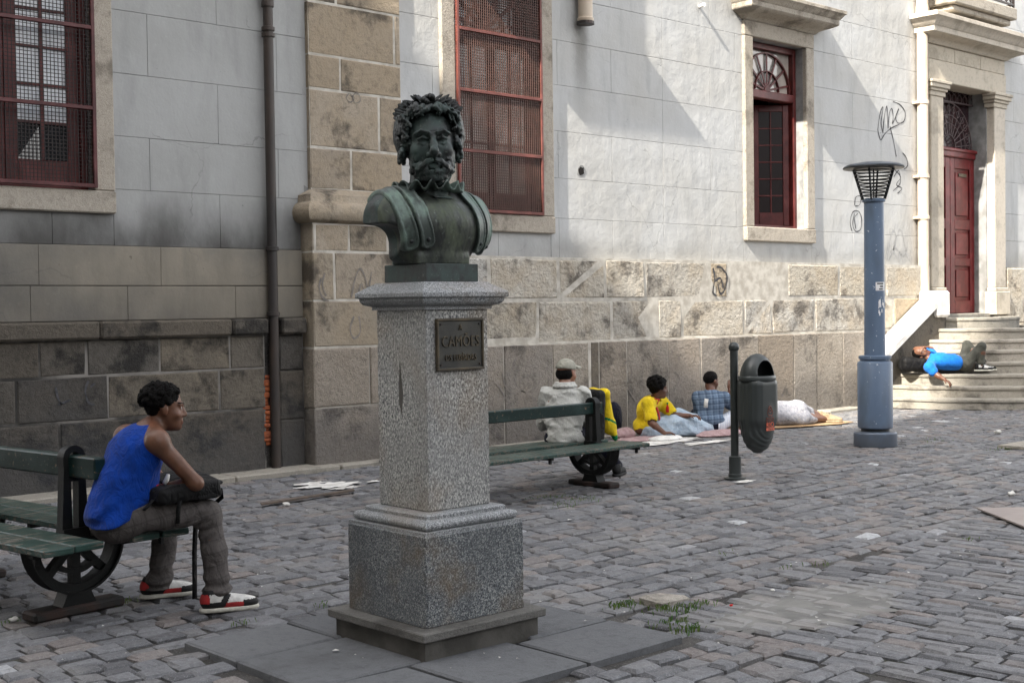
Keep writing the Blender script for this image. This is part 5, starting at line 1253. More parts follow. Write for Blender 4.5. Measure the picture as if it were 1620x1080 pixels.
# print on the front of the bin, under its mouth
pf = bc + bu * .1448 + bs * .0; PMx = np.array([bs, [0, 0, 1.], bu]).T
def PM(dx, z): 
    p = pf + bs * dx; return Matrix(((PMx[0, 0], PMx[0, 1], PMx[0, 2], p[0]), (PMx[1, 0], PMx[1, 1], PMx[1, 2], p[1]), (0, 1, 0, z), (0, 0, 0, 1)))
pr = bpy.data.objects.new('bin_print', None); COL.objects.link(pr); pr.parent = bn
text_mesh('bin_lettering', 'RIO', .062, PM(0, .515), MA['bin_print'], pr, .0025, .98)
for tx, z, sz in (('PREFEITURA', .574, .0225), ('DA CIDADE', .553, .0225)): text_mesh('bin_lettering', tx, sz, PM(0, z), MA['bin_print_dim'], pr, .002, .85)
m = MB(); M_ = PM(0, 0)
m.box(-.056, .056, .464, .485, -.001, .0025, 0, M_); m.box(-.056, .056, .489, .4925, -.001, .0025, 0, M_); m.build('bin_stripe', MA['bin_print'], pr)
text_mesh('bin_lettering', 'COMLURB', .017, PM(0, .4745), MA['bin'], pr, .0035, .85)
m = MB()
for rr, zc in ((.022, .655), (.013, .67)):
    m.tube([tuple(M_ @ Vector((rr * math.cos(a), zc + rr * 1.25 * math.sin(a), .0))) for a in [2 * math.pi * k / 16 for k in range(17)]], .0035, 5)
for s_ in (-1, 1): m.tube([tuple(M_ @ Vector((s_ * x, z, 0))) for x, z in ((.03, .65), (.036, .625), (.026, .6), (.012, .592))], .003, 5)
m.beam(tuple(M_ @ Vector((-.02, .602, 0))), tuple(M_ @ Vector((.02, .602, 0))), .006, .006); m.build('bin_emblem', MA['bin_print_dim'], pr)

# ================================================================ street lamp
lb = G(1385, 708); dd_ = nz(np.array([lb[0], lb[1], 0])); lb = lb + dd_ * .23
lp = thing('street_lamp', 'blue painted street lamp with a louvred lantern and flat disc top', 'street lamp', (lb[0], lb[1], 0))
Lc = (lb[0], lb[1], 0)
m = MB(); m.lathe([(.235, 0), (.238, .01), (.238, .145), (.225, .16), (.16, .165)], Lc, 48); autosmooth(m.build('lamp_base', MA['lamp_blue'], lp))
m = MB(); m.lathe([(.155, .16), (.155, .2)], Lc, 32); m.build('base_gap', MA['lamp_dark'], lp)
m = MB(); m.lathe([(.18, .198), (.192, .21), (.192, .93), (.18, .945), (.165, .95), (.165, .97), (.178, .975), (.178, 1.005), (.165, 1.012), (.115, 1.015)], Lc, 48); autosmooth(m.build('lamp_sleeve', MA['lamp_blue'], lp))
m = MB(); m.lathe([(.116, 1.01), (.112, 1.6), (.108, 2.72), (.125, 2.725), (.128, 2.745), (.1, 2.765)], Lc, 40); autosmooth(m.build('lamp_column', MA['lamp_blue'], lp))
m = MB(); m.tube([(Lc[0], Lc[1], 2.76), (Lc[0], Lc[1], 3.1)], .008, 8); m.build('lamp_rod', MA['lamp_dark'], lp)
for i in range(8):
    z = 2.795 + i * .0385; r = .13 + i * .0125; n_ = 40; m = MB(); vs = []; fs = []
    for rr, zz in ((r - .014, z + .004), (r + .004, z - .004), (r + .006, z + .003), (r - .012, z + .011)):
        for q in range(n_): a = 2 * math.pi * q / n_; vs.append((Lc[0] + rr * math.cos(a), Lc[1] + rr * math.sin(a), zz))
    for p in range(4):
        for q in range(n_): fs.append((p * n_ + q, p * n_ + (q + 1) % n_, (p + 1) % 4 * n_ + (q + 1) % n_, (p + 1) % 4 * n_ + q))
    m.add(vs, fs); autosmooth(m.build('louvre', MA['lamp_dark'], lp))
for k in range(4):
    a = math.radians(k * 90 + 20); m = MB(); m.beam((Lc[0] + .12 * math.cos(a), Lc[1] + .12 * math.sin(a), 2.755), (Lc[0] + .222 * math.cos(a), Lc[1] + .222 * math.sin(a), 3.1), .018, .03); m.build('lantern_rib', MA['lamp_dark'], lp)
m = MB(); m.lathe([(.23, 3.085), (.33, 3.095), (.335, 3.105), (.33, 3.112), (.1, 3.115)], Lc, 48); autosmooth(m.build('disc_underside', MA['lamp_dark'], lp))
m = MB(); m.lathe([(.325, 3.1125), (.328, 3.118), (.29, 3.14), (.15, 3.165), (.01, 3.17)], Lc, 48); autosmooth(m.build('disc_cap', MA['lamp_cap'], lp))
va = math.atan2(-lb[1], -lb[0])                        # bearing from the lamp back to the camera; stickers placed from it
def wrap(name, a0, a1, z0, z1, r, mat):
    m = MB(); vs = []; fs = []; n_ = 6
    for i in range(n_ + 1):
        a = a0 + (a1 - a0) * i / n_
        for z in (z0, z1): vs.append((Lc[0] + r * math.cos(a), Lc[1] + r * math.sin(a), z))
    for i in range(n_): fs.append((2 * i, 2 * i + 2, 2 * i + 3, 2 * i + 1))
    m.add(vs, fs); return m.build(name, mat, lp)
wrap('sticker', va + .12, va + 1.2, 1.735, 1.83, .1135, MA['sticker'])
for z0, z1, a0, a1 in ((1.806, 1.82, .25, 1.0), (1.775, 1.79, .55, .95), (1.745, 1.758, .45, .9)): wrap('sticker_print', va + a0, va + a1, z0, z1, .1145, MA['ink'])
for i in range(14):
    a = va + .45 + rnd.uniform(-.1, .55); z = rnd.uniform(1.44, 1.62); wrap('sticker_scrap', a, a + rnd.uniform(.05, .2), z, z + rnd.uniform(.015, .05), .1137, MA['sticker'])

# ================================================================ small things on the ground
def slab(name, pts, z, th, mat, label, cat):
    m = MB(); c = np.mean(pts, 0); m.prism([(p[0] - c[0], p[1] - c[1]) for p in pts], 0, th, 'z'); o = m.build(name, mat, None, False, (c[0], c[1], z)); return tag(o, label, cat)
P2 = lambda *px: [tuple(G(*p)[:2]) for p in px]
slab('faded_board', P2((1546, 808), (1622, 838), (1700, 830), (1640, 806)), .012, .012, MA['board'], 'flat faded pinkish board lying on the cobbles at the right', 'board')
slab('wooden_batten', P2((412, 799), (560, 777), (561, 779), (414, 801.5)), .012, .014, MA['batten'], 'thin brown batten lying on the cobbles by the white lime splash', 'batten')
slab('stone_slab', P2((1578, 708), (1625, 711), (1660, 705), (1620, 701)), .0, .03, MA['step_stone'], 'pale flat stone slab set among far cobbles near the steps', 'slab')
m = MB(); 
for px, py, sx, sy in ((520, 768, .34, .2), (495, 765, .2, .1), (545, 772, .18, .08), (1045, 699, .85, .22), (1120, 700, .5, .12), (1180, 762, .13, .07), (480, 772, .12, .05), (590, 762, .1, .05)):
    c = G(px, py); vs = [(c[0], c[1], .012)]; k = 26
    for i in range(k):
        a = 2 * math.pi * i / k; r = rnd.uniform(.45, 1.15); vs.append((c[0] + sx * r * math.cos(a), c[1] + sy * r * math.sin(a), .008))
    m.add(vs, [(0, 1 + i, 1 + (i + 1) % k) for i in range(k)])
tag(m.build('lime_spill', MA['spill']), 'dried white lime splashed over the cobbles', kind='stuff')
m = MB()
for i in range(260):
    px, py = rnd.uniform(0, 1620), 640 + 430 * rnd.random() ** 1.3
    c = G(px, py)
    if c[1] > 11 or in_gap(c[0], c[1]) and c[1] > 6: continue
    s_ = rnd.uniform(.003, .012) * (1 + (rnd.random() < .1)); a = rnd.random() * 6.28; z = .012 + (.016 if PLAT[0] < c[0] < PLAT[1] and PLAT[2] < c[1] < PLAT[3] else 0); ca, sa = math.cos(a) * s_, math.sin(a) * s_ * .5
    m.add([(c[0] + ca, c[1] + sa, z), (c[0] - sa, c[1] + ca, z + .004), (c[0] - ca, c[1] - sa, z), (c[0] + sa, c[1] - ca, z + .003)], [(0, 1, 2, 3)])
tag(m.build('litter_scraps', MA['litter']), 'tiny pale scraps scattered over the cobbles', kind='stuff')
for px, py, s_, lab, mt in ((792, 1230 * 0 + 905, .03, 'small white paper scrap between the sandy patch and the pedestal', 'litter'), (1222, 937, .022, 'white paper scrap on cobbles above the sandy patch', 'litter'), (1157, 960, .012, 'small red scrap beside the weeds', 'red_cloth'), (453, 800, .03, 'crumpled white scrap near the drain edge', 'litter'), (1579, 686, .05, 'crumpled white and blue paper ball near the steps', 'litter'), (20, 985, .03, 'crumpled foil wrapper beside the left bench foot', 'litter'), (1600, 784, .04, 'white scrap left of the faded board', 'litter')):
    c = G(px, py); f_ = Field(c - .07, c + .07, .007); f_.ell(c + [0, 0, s_ * .3 + .008], (s_, s_ * .7, s_ * .45), k=.0); f_.warp(lambda x, y, z: pn(x, y, z, 90, int(px)) * s_ * .3, .05)
    tag(recenter(f_.mesh('paper_scrap', MA[mt], None), c), lab, 'litter')
# broken kerb stone and weeds
c = G(1050, 950); m = MB(); m.pillow([(c[0] - .11, c[1] - .1, .03), (c[0] + .12, c[1] - .06, .018), (c[0] + .1, c[1] + .09, .026), (c[0] - .12, c[1] + .07, .034)], (0, 0, 1), .07, .02, .012, .02, .008)
tag(recenter(m.build('broken_stone', MA['step_stone']), c), 'pale broken stone poking up among weeds right of the monument', 'stone')
def weeds(name, spots, label, h=.035):
    m = MB()
    for px, py, n_, sp in spots:
        c = G(px, py)
        for i in range(n_):
            x, y = c[0] + rnd.gauss(0, sp), c[1] + rnd.gauss(0, sp * .6); a = rnd.random() * 6.28; hh = h * rnd.uniform(.3, 1.1); w_ = rnd.uniform(.0012, .003); lx, ly = math.cos(a) * hh * .7, math.sin(a) * hh * .7
            m.add([(x - math.sin(a) * w_, y + math.cos(a) * w_, -.01), (x + math.sin(a) * w_, y - math.cos(a) * w_, -.01), (x + lx * .5 + math.sin(a) * w_, y + ly * .5 - math.cos(a) * w_, hh * .8), (x + lx, y + ly, hh), (x + lx * .5 - math.sin(a) * w_, y + ly * .5 + math.cos(a) * w_, hh * .8)], [(0, 1, 2, 3, 4)])
    return tag(m.build(name, MA['leaf']), label, kind='stuff')
weeds('weeds', [(985, 958, 90, .05), (1050, 962, 60, .06), (1082, 965, 60, .07), (1062, 985, 50, .06), (1085, 996, 60, .05), (1110, 955, 30, .04)], 'low green weeds in the joints by the monument', .024)
weeds('weeds', [(870, 786, 40, .08), (920, 790, 50, .12), (890, 800, 30, .1), (1150, 878, 16, .05), (1248, 897, 10, .04), (1302, 892, 12, .05), (1470, 697, 24, .14), (1590, 710, 26, .1), (1530, 853, 12, .04), (200, 950, 14, .03), (185, 958, 12, .03), (10, 985, 16, .03), (505, 958, 10, .03), (380, 985, 10, .04)], 'sparse weeds between the far cobbles', .022)
weeds('weeds', [(1575, 641, 40, .12), (1610, 643, 50, .12), (1590, 628, 18, .1)], 'green weeds along the foot of the stone steps', .06)

# ================================================================ people
def basis(up, right):
    u = nz(up); r = nz(np.asarray(right) - u * (np.asarray(right) @ u)); return np.array([r, np.cross(u, r), u])   # rows: right, forward, up
def head(F, c, f, up, s=1., neck=None, ears=True, nr=.052):
    """skull, face and features; c = centre of the head, f = the way it looks"""
    c = np.asarray(c, float); f = nz(f); up = nz(np.asarray(up) - f * (np.asarray(up) @ f)); r = np.cross(f, up); B = np.array([r, f, up])
    P = lambda x, y, z: c + (r * x + f * y + up * z) * s
    E = lambda p, q, k: F.ell(P(*p), np.array(q) * s, B, k * s)
    if neck is not None: F.cap(neck, P(0, -.035, -.06), nr * s * 1.08, nr * s, k=.03 * s)
    E((0, -.018, .035), (.076, .096, .086), .02); E((0, .022, -.03), (.064, .066, .085), .02); E((0, .042, -.085), (.042, .04, .032), .02); E((0, .066, -.098), (.02, .018, .018), .015)
    for sg in (-1, 1):
        E((sg * .044, .05, -.03), (.024, .022, .024), .018); F.cap(P(sg * .012, .086, .026), P(sg * .05, .066, .026), .0085 * s, .007 * s, k=.012 * s)
        F.ell(P(sg * .031, .088, .007), np.array((.018, .013, .011)) * s, B, .008 * s, '-'); E((sg * .031, .069, .006), (.0145, .0125, .0115), .002)
        F.cap(P(sg * .02, .080, .013), P(sg * .044, .073, .011), .0035 * s, .0035 * s, k=.004 * s)
        if ears: E((sg * .078, -.012, -.004), (.009, .019, .031), .006); E((sg * .083, -.016, .004), (.006, .017, .02), .005)
        E((sg * .015, .087, -.036), (.0095, .011, .0085), .006)
    F.chain([P(0, .082, .02), P(0, .090, -.008), P(0, .0985, -.03), P(0, .090, -.038)], [s * .008, s * .0095, s * .0125, s * .009], k=.01 * s)
    F.cap(P(-.02, .083, -.0605), P(.02, .083, -.0605), .0075 * s, k=.006 * s); F.cap(P(-.017, .082, -.074), P(.017, .082, -.074), .0085 * s, k=.006 * s)
    F.cap(P(-.024, .0945, -.067), P(.024, .0945, -.067), .0022 * s, k=.003 * s, op='-')
    def mf(Q):
        d = (Q - c) / s; x, y, z = d @ r, d @ f, d @ up; o = np.zeros(len(Q), int)
        ey = ((np.abs(x) - .031) ** 2 / .012 ** 2 + (z - .0055) ** 2 / .0065 ** 2 < 1) & (y > .055) & (y < .1); o[ey] = 1
        o[((np.abs(x) - .031) ** 2 + (z - .006) ** 2 < .0062 ** 2) & ey] = 2
        o[(np.abs(x) < .024) & (np.abs(z + .067) < .0125) & (y > .076)] = 3; 
        o[(np.abs(np.abs(x) - .034) < .02) & (np.abs(z - .030 - .1 * (np.abs(x) - .03)) < .003) & (y > .055)] = 4; return o
    return P, mf
def hand(F, w, d, n, side, s=1., curl=.5, spread=.16):
    """w wrist, d towards the fingers, n back of the hand, side: +1 thumb on d x n"""
    d = nz(d); n = nz(np.asarray(n) - d * (np.asarray(n) @ d)); t = np.cross(d, n) * side; w = np.asarray(w, float)
    F.ell(w + d * .05 * s, np.array((.04, .052, .0155)) * s, np.array([t, d, n]), .012 * s)
    for i, (o, L) in enumerate(((.028, .072), (.0095, .080), (-.0095, .075), (-.027, .06))):
        b = w + d * .088 * s + t * o * s; a = (o / .03) * spread; c1 = curl * .9; c2 = curl * 2.0
        d1 = nz(d * math.cos(c1) - n * math.sin(c1) + t * a); d2 = nz(d * math.cos(c2) - n * math.sin(c2) + t * a); d3 = nz(d * math.cos(c2 * 1.35) - n * math.sin(c2 * 1.35) + t * a)
        p1 = b + d1 * L * .45 * s; p2 = p1 + d2 * L * .32 * s; p3 = p2 + d3 * L * .23 * s
        F.chain([b - d * .01 * s, p1, p2, p3], [.0098 * s, .009 * s, .0082 * s, .007 * s], k=.003 * s)
    tb_ = w + d * .028 * s + t * .03 * s; d1 = nz(d * .6 + t * .75 - n * .3); p1 = tb_ + d1 * .036 * s; p2 = p1 + nz(d * .9 + t * .25 - n * .4) * .03 * s
    F.chain([tb_, p1, p2], [.0125 * s, .0105 * s, .0085 * s], k=.006 * s)
def arm(F, sh, el, wr, r=(.052, .041, .027), k=.02):
    F.cap(sh, el, r[0], r[1], k); m_ = np.asarray(el) * .7 + np.asarray(wr) * .3; F.cap(el, m_, r[1], r[1] * .98, k); F.cap(m_, wr, r[1] * .98, r[2], k)
def leg(F, hp_, kn, an, r=(.082, .056, .04), k=.03):
    F.cap(hp_, kn, r[0], r[1], k); m_ = np.asarray(kn) * .68 + np.asarray(an) * .32; F.cap(kn, m_, r[1], r[1] * 1.02, k); F.cap(m_, an, r[1] * 1.02, r[2], k)
def folds(f, amp, dirs=((1, .3, 1.6), (.4, 1, -.8)), seed=0):
    def fn(x, y, z):
        o = 0
        for i, d in enumerate(dirs):
            d = nz(d); q = (x * d[0] + y * d[1] + z * d[2]) * f * (1 + .3 * i); wv = pn(x, y, z, f * .28, seed + i)
            o = o - (1 - 2 * np.abs(np.sin(q * .55 + 1.6 * wv)) ** .75) * (.55 + .5 * pn(x, y, z, f * .25, seed + 9 + i))
        return o * amp / len(dirs)
    return fn
def bounds(pts, m=.2):
    p = np.array(pts); return p.min(0) - m, p.max(0) + m
def shoe(t, toe, heel, mats, sole, name='shoe', s=1., top=.1):
    """low trainer: upper with toe cap and side panel by region, rubber sole"""
    toe = np.asarray(toe, float); heel = np.asarray(heel, float); d = nz(toe - heel); L = np.linalg.norm(toe - heel); up = np.array([0, 0, 1.]); sd = np.cross(d, up)
    P = lambda a, b, z: heel + d * a * L + sd * b + up * z
    F = Field(*bounds([heel, toe, heel + up * .15], .1), .0055 * s)
    B = np.array([sd, d, up])
    F.ell(P(.17, 0, .06), (.041, .06, .058), B, .02); F.ell(P(.5, 0, .045), (.042, .1, .045), B, .02); F.ell(P(.78, .0, .036), (.047, .075, .038), B, .02); F.cap(P(.12, 0, .07), P(.17, 0, top), .037, .043, .02); F.cap(P(.3, 0, .085), P(.55, 0, .06), .026, .022, .02)
    F.cut(P(0, 0, .02), (0, 0, -1)); F.cap(P(.15, 0, top + .005), P(.22, 0, top + .1), .03, .04, k=.006, op='-')
    def mf(Q):
        q = Q - heel; a = q @ d / L; b = np.abs(q @ sd); z = q @ up; o = np.zeros(len(Q), int)        # 0 white 1 black 2 red 3 sole
        o[(z < .05) & (a > .3) & (a < .76)] = 2; o[(a < .36) & (z < .055)] = 1; o[(np.abs(a - .26 - z * 2.2) < .065) & (b > .016)] = 1; o[(a > .74) & (z < .058)] = 1
        o[(a < .12) & (z > .05)] = 2; o[(b < .014) & (a > .3) & (z > .06)] = 0; o[(z > .098)] = 1; return o
    o = F.mesh(name, mats, t, mf)
    G_ = Field(*bounds([heel, toe], .09), .006); G_.ell(P(.2, 0, .012), (.046, .075, .05), B, .02); G_.ell(P(.52, 0, .012), (.047, .11, .05), B, .02); G_.ell(P(.76, 0, .012), (.052, .085, .05), B, .02)
    G_.cut(P(0, 0, .0245), (0, 0, 1), .003); G_.cut(P(0, 0, .0), (0, 0, -1), .003); G_.mesh('shoe_sole', sole, o)
    return o, P
def laces(o, P, mat):
    m = MB()
    for i in range(5):
        a = .36 + i * .055; z = .098 - i * .0095
        m.tube([P(a - .02, -.026, z - .012), P(a, 0, z + .008), P(a + .02, .026, z - .012)], .0045, 5); m.tube([P(a + .02, -.026, z - .015), P(a, 0, z + .006), P(a - .02, .026, z - .012)], .0045, 5)
    m.build('laces', mat, o, True)
def curly(P, name, parent, mat, shell, n_, rad, h=.005, seed=1, drop=None):
    """cap of short curls following the scalp"""
    R_ = np.random.RandomState(seed); c0 = P(0, 0, 0); F = Field(c0 - .19, c0 + .2, h)
    for e in shell: F.ell(P(*e[0]), e[1], e[2], .01)
    for e in shell[:1]:
        B = e[2]; rr = np.array(e[1])
        for i in range(n_):
            v = nz(R_.normal(size=3)); 
            if v[2] < -.45 or (v[1] > .45 and v[2] < .42): continue
            q = P(*e[0]) + B.T @ (v * rr * R_.uniform(.95, 1.09)); F.ell(q, np.array((rad, rad, rad)) * R_.uniform(.7, 1.35), None, .006)
    if drop: drop(F)
    F.warp(lambda x, y, z: pn(x, y, z, 260, seed) * .0035 + pn(x, y, z, 500, seed + 1) * .002, .03)
    return F.mesh(name, mat, parent, relax=0)

# ---------------------------------------------------------------- 1: young man in blue on the left bench
AX = nz([1, .06, 0]); RT = np.array([AX[1], -AX[0], 0.])         # the way he faces, his right (towards us)
pel = np.array([3.00, 6.42, .50]); che = np.array([3.125, 6.41, .83]); nek = np.array([3.205, 6.40, .972]); hd_c = np.array([3.288, 6.38, 1.088])
up_t = nz(che - pel)
shR = np.array([3.155, 6.22, .925]); shL = np.array([3.165, 6.60, .925]); elR = np.array([3.325, 6.13, .705]); elL = np.array([3.36, 6.66, .70]); wrR = np.array([3.215, 6.34, .665]); wrL = np.array([3.30, 6.44, .672])
hpR = np.array([3.02, 6.32, .545]); hpL = np.array([3.02, 6.53, .545]); knR = np.array([3.435, 6.21, .53]); knL = np.array([3.43, 6.66, .515]); anR = np.array([3.475, 6.185, .11]); anL = np.array([3.395, 6.69, .105])
hf1 = nz([.93, -.36, -.04]); hu1 = nz(np.array([0, 0, 1.]) + hf1 * .06)
F = Field((2.72, 5.95, .02), (3.72, 6.9, 1.3), .0062)
BT = basis(up_t, RT)
F.ell(pel + [.03, 0, .02], (.13, .085, .09), BT, .04); F.ell(che, (.165, .105, .17), BT, .05); F.ell((pel + che) / 2, (.13, .09, .15), BT, .05)
for a, b, c_ in ((shR, elR, wrR), (shL, elL, wrL)): F.ell(a, (.062, .06, .062), None, .03); arm(F, a, b, c_, (.05, .037, .025))
F.cap(shR + [0, 0, .01], nek, .055, .06, .04); F.cap(shL + [0, 0, .01], nek, .055, .06, .04)
for a, b, c_ in ((hpR, knR, anR), (hpL, knL, anL)): leg(F, a, b, c_, (.078, .052, .037))
P1, mf = head(F, hd_c, hf1, hu1, 1.02, nek)
hand(F, wrR, nz([-.5, .8, -.12]), (.1, 0, 1), 1, .95, .45); hand(F, wrL, nz([-.35, -.9, -.1]), (0, 0, 1), -1, .95, .45)
man = F.mesh('person', [MA['skin_a'], MA['eye'], MA['iris'], MA['lip'], MA['hair']], None, mf)
tag(man, 'young man in blue sleeveless jersey and plaid trousers leaning forward on the left bench', 'person'); recenter(man, (3.0, 6.42, .44))
# jersey
F = Field((2.70, 6.05, .38), (3.42, 6.85, 1.1), .0062)
F.ell(pel + [.02, 0, .04], (.185, .165, .13), BT, .05); F.ell(che + [-.012, 0, -.0], (.192, .135, .185), BT, .06); F.ell((pel + che) / 2 + [.005, 0, 0], (.18, .165, .19), BT, .05); F.cap(pel + [-.025, -.11, -.02], pel + [-.025, .11, -.02], .085, k=.05)
F.cap(nek + [-.02, -.07, -.02], shR + [-.01, .03, -.01], .062, .06, .04); F.cap(nek + [-.02, .07, -.02], shL + [-.01, -.03, -.01], .062, .06, .04)
F.warp(folds(44, .0065, ((1, .2, .9), (.5, .6, -1)), 3), .04); F.warp(lambda x, y, z: .006 * np.sin((x * .8 - z) * 60 + 3 * pn(x, y, z, 9, 4)) * np.clip((.75 - z) * 4, 0, 1), .03)
for s_, e in ((shR, -1), (shL, 1)): F.ell(s_ + np.array([.035, e * .07, -.035]), (.08, .06, .11), None, .008, '-')
F.cap(nek + [.03, 0, .0], nek + [.06, 0, .2], .066, .09, .006, '-'); F.cut((2.9, 6.42, .492), (.40, 0, -1), .01)
def mfj(Q): return ((Q[:, 0] > 3.17) & (Q[:, 2] < .70) & (Q[:, 2] > .66) & (np.abs(Q[:, 1] - 6.30) < .2)).astype(int)
F.mesh('jersey', [MA['blue'], MA['red_cloth']], man, mfj)
m = MB(); m.tube([(3.215, 6.27, .70), (3.232, 6.275, .72), (3.247, 6.285, .745)], [.012, .014, .01], 8); m.build('white_jersey_trim', MA['white_cloth'], man, True)
# trousers
F = Field((2.72, 5.95, .05), (3.72, 6.9, .75), .0064)
F.ell(pel + [.01, 0, .005], (.17, .125, .11), basis((0, 0, 1), RT), .05)
for a, b, c_ in ((hpR, knR, anR), (hpL, knL, anL)):
    F.cap(a, b, .088, .07, .04); F.cap(b, (b + c_) / 2 + [0.005, 0, 0], .068, .067, .03); F.cap((b + c_) / 2 + [.005, 0, 0], c_ + [-.005, 0, -.0], .068, .068, .02); F.cap(c_ + [-.01, 0, -.01], c_ + [-.025, 0, -.055], .07, .06, .02)
F.warp(folds(30, .008, ((.3, .2, 1), (1, .1, .5)), 11), .03)
F.warp(lambda x, y, z: .009 * np.sin(z * 95 + 3 * pn(x, y, z, 14, 5)) * np.clip((.24 - z) * 8, 0, 1), .03)
F.warp(lambda x, y, z: .007 * np.sin((x - z) * 90 + 2 * pn(x, y, z, 12, 6)) * np.exp(-((x - 3.39) ** 2 + (z - .46) ** 2) / .008), .03)
F.cut((3, 6.4, .62), (-.2, 0, 1), .012)
F.mesh('trousers', MA['plaid_t'], man)
for nm, toe, heel in (('near', (3.645, 6.085, .004), (3.375, 6.185, .004)), ('far', (3.575, 6.645, .004), (3.305, 6.735, .004))):
    o, PS = shoe(man, toe, heel, [MA['shoe_white'], MA['shoe_black'], MA['shoe_red']], MA['sole']); laces(o, PS, MA['white_cloth'])
BH = np.array([np.cross(hf1, hu1), hf1, hu1])
curly(P1, 'hair', man, MA['hair'], [((0, -.028, .052), (.085, .102, .080), BH), ((0, -.058, .012), (.072, .05, .062), BH)], 420, .0125, .0048)
# rucksack on his lap
bp = np.array([3.31, 6.40, .652]); F = Field(bp - [.28, .36, .12], bp + [.3, .36, .12], .0065)
F.box(bp + [-.02, -.02, .004], (.19, .25, .046), basis((-.06, 0, 1), RT)[[1, 0, 2]] * np.array([[1], [1], [1]]), .035, .02); F.ell(bp + [.16, -.03, -.02], (.085, .22, .042), None, .03); F.ell(bp + [.0, -.2, .005], (.15, .07, .042), None, .02); F.ell(bp + [.05, -.1, .05], (.12, .1, .022), None, .02)
F.warp(folds(34, .02, ((1, .5, .2), (.2, 1, .4), (.4, -.3, 1)), 21), .05)
for a, b, c_ in ((hpR, knR, anR), (hpL, knL, anL)): F.cap(a, b, .094, .074, .004, '-')
bag = F.mesh('rucksack', MA['black_cloth'], None); Fl = Field(bp - [.28, .36, .12], bp + [.32, .36, .14], .0065); Fl.box(bp + [.05, -.09, .052], (.13, .17, .012), basis((-.1, -.18, 1), RT)[[1, 0, 2]], .01, .01); Fl.box(bp + [.04, -.25, .01], (.12, .012, .05), None, .01, .02); Fl.warp(folds(30, .008, ((1, .3, .2), (.3, 1, .3)), 23), .03); tag(bag, 'black nylon rucksack lying across the lap of the young man in blue', 'rucksack')
recenter(bag, bp); Fl.mesh('bag_flap', MA['bag_flap'], bag)
def ribbon(name, pts, wd, mat, par, side):
    m = MB(); vs = []; side = np.asarray(side, float); th = .0025
    for i, p in enumerate(pts):
        p = np.asarray(p, float); d = nz(np.asarray(pts[min(i + 1, len(pts) - 1)], float) - np.asarray(pts[max(i - 1, 0)], float)); s_ = nz(side - d * (side @ d)); n_ = np.cross(d, s_) * th
        vs += [p - s_ * wd / 2 - n_, p + s_ * wd / 2 - n_, p + s_ * wd / 2 + n_, p - s_ * wd / 2 + n_]
    fs = [(3, 2, 1, 0)]
    for i in range(len(pts) - 1):
        k = 4 * i
        for j in range(4): fs.append((k + j, k + (j + 1) % 4, k + 4 + (j + 1) % 4, k + 4 + j))
    k = 4 * (len(pts) - 1); fs.append((k, k + 1, k + 2, k + 3)); m.add(vs, fs); return m.build(name, mat, par, True)
ribbon('strap', [(3.245, 6.20, .70), (3.24, 6.165, .675), (3.235, 6.14, .63), (3.232, 6.155, .57), (3.232, 6.165, .50)], .024, MA['black_cloth'], bag, (1, 0, 0))
m = MB(); m.box(3.222, 3.252, 6.130, 6.140, .64, .665, .003); m.build('buckle', MA['cast'], bag)
ribbon('strap', [(3.42, 6.30, .62), (3.44, 6.31, .56), (3.425, 6.33, .46), (3.42, 6.34, .30), (3.415, 6.335, .12), (3.41, 6.33, .05)], .03, MA['black_cloth'], bag, (1, .2, 0))
ribbon('strap', [(3.16, 6.22, .66), (3.12, 6.2, .64), (3.08, 6.2, .60), (3.06, 6.2, .585)], .03, MA['black_cloth'], bag, (0, 1, 0))
ribbon('strap', [(3.47, 6.24, .66), (3.52, 6.22, .65), (3.54, 6.24, .60), (3.5, 6.28, .55)], .03, MA['black_cloth'], bag, (0, 1, 0))

# ---------------------------------------------------------------- 2: man in the cap, seen from behind on the far bench
d2 = 11.75
a2 = nz([.80, .60, 0]); r2 = np.array([a2[1], -a2[0], 0.])
sp = np.array([8.20, 8.32, .0])
pel = sp + [0, 0, .42]; che = sp + [.03, .03, .69]; nek = sp + [.07, .06, .875]; hc2 = nek + np.array([.06, .03, .125])
hf2 = nz([.97, .1, -.05]); B2 = basis(che - pel, r2)
shR = nek + r2 * .165 + [0, 0, -.075]; shL = nek - r2 * .165 + [0, 0, -.075]; elR = shR + a2 * .1 + r2 * .05 + [0, 0, -.25]; elL = shL + a2 * .08 - r2 * .05 + [0, 0, -.26]; wrR = elR + a2 * .2 - r2 * .1; wrL = elL + a2 * .2 + r2 * .1
hpR = pel + r2 * .1; hpL = pel - r2 * .1; knR = hpR + a2 * .42 + r2 * .06; knL = hpL + a2 * .42; knR = np.array([8.62, 8.44, .46]); knL = np.array([8.6, 8.66, .46]); anR = np.array([8.92, 8.36, .1]); anL = np.array([8.95, 8.62, .1])
F = Field(*bounds([pel, anR, anL, hc2, knL, knR, elL, elR], .22), .009)
F.ell(pel, (.15, .11, .12), B2, .04); F.ell(che, (.165, .1, .19), B2, .05)
for a, b, c_ in ((shR, elR, wrR), (shL, elL, wrL)): arm(F, a, b, c_)
for a, b, c_ in ((hpR, knR, anR), (hpL, knL, anL)): leg(F, a, b, c_)
hand(F, wrR, a2, (0, 0, 1), 1); hand(F, wrL, a2, (0, 0, 1), -1)
P2_, mf = head(F, hc2, hf2, (0, 0, 1), .98, nek)
cm = F.mesh('person', [MA['skin_c'], MA['eye'], MA['iris'], MA['lip'], MA['hair']], None, mf); tag(cm, 'man in khaki cap and pale grey jacket sitting on the far bench, back turned', 'person'); recenter(cm, sp + [0, 0, .4])
F = Field(*bounds([pel, hc2, elL, elR, wrR, wrL], .22), .008)
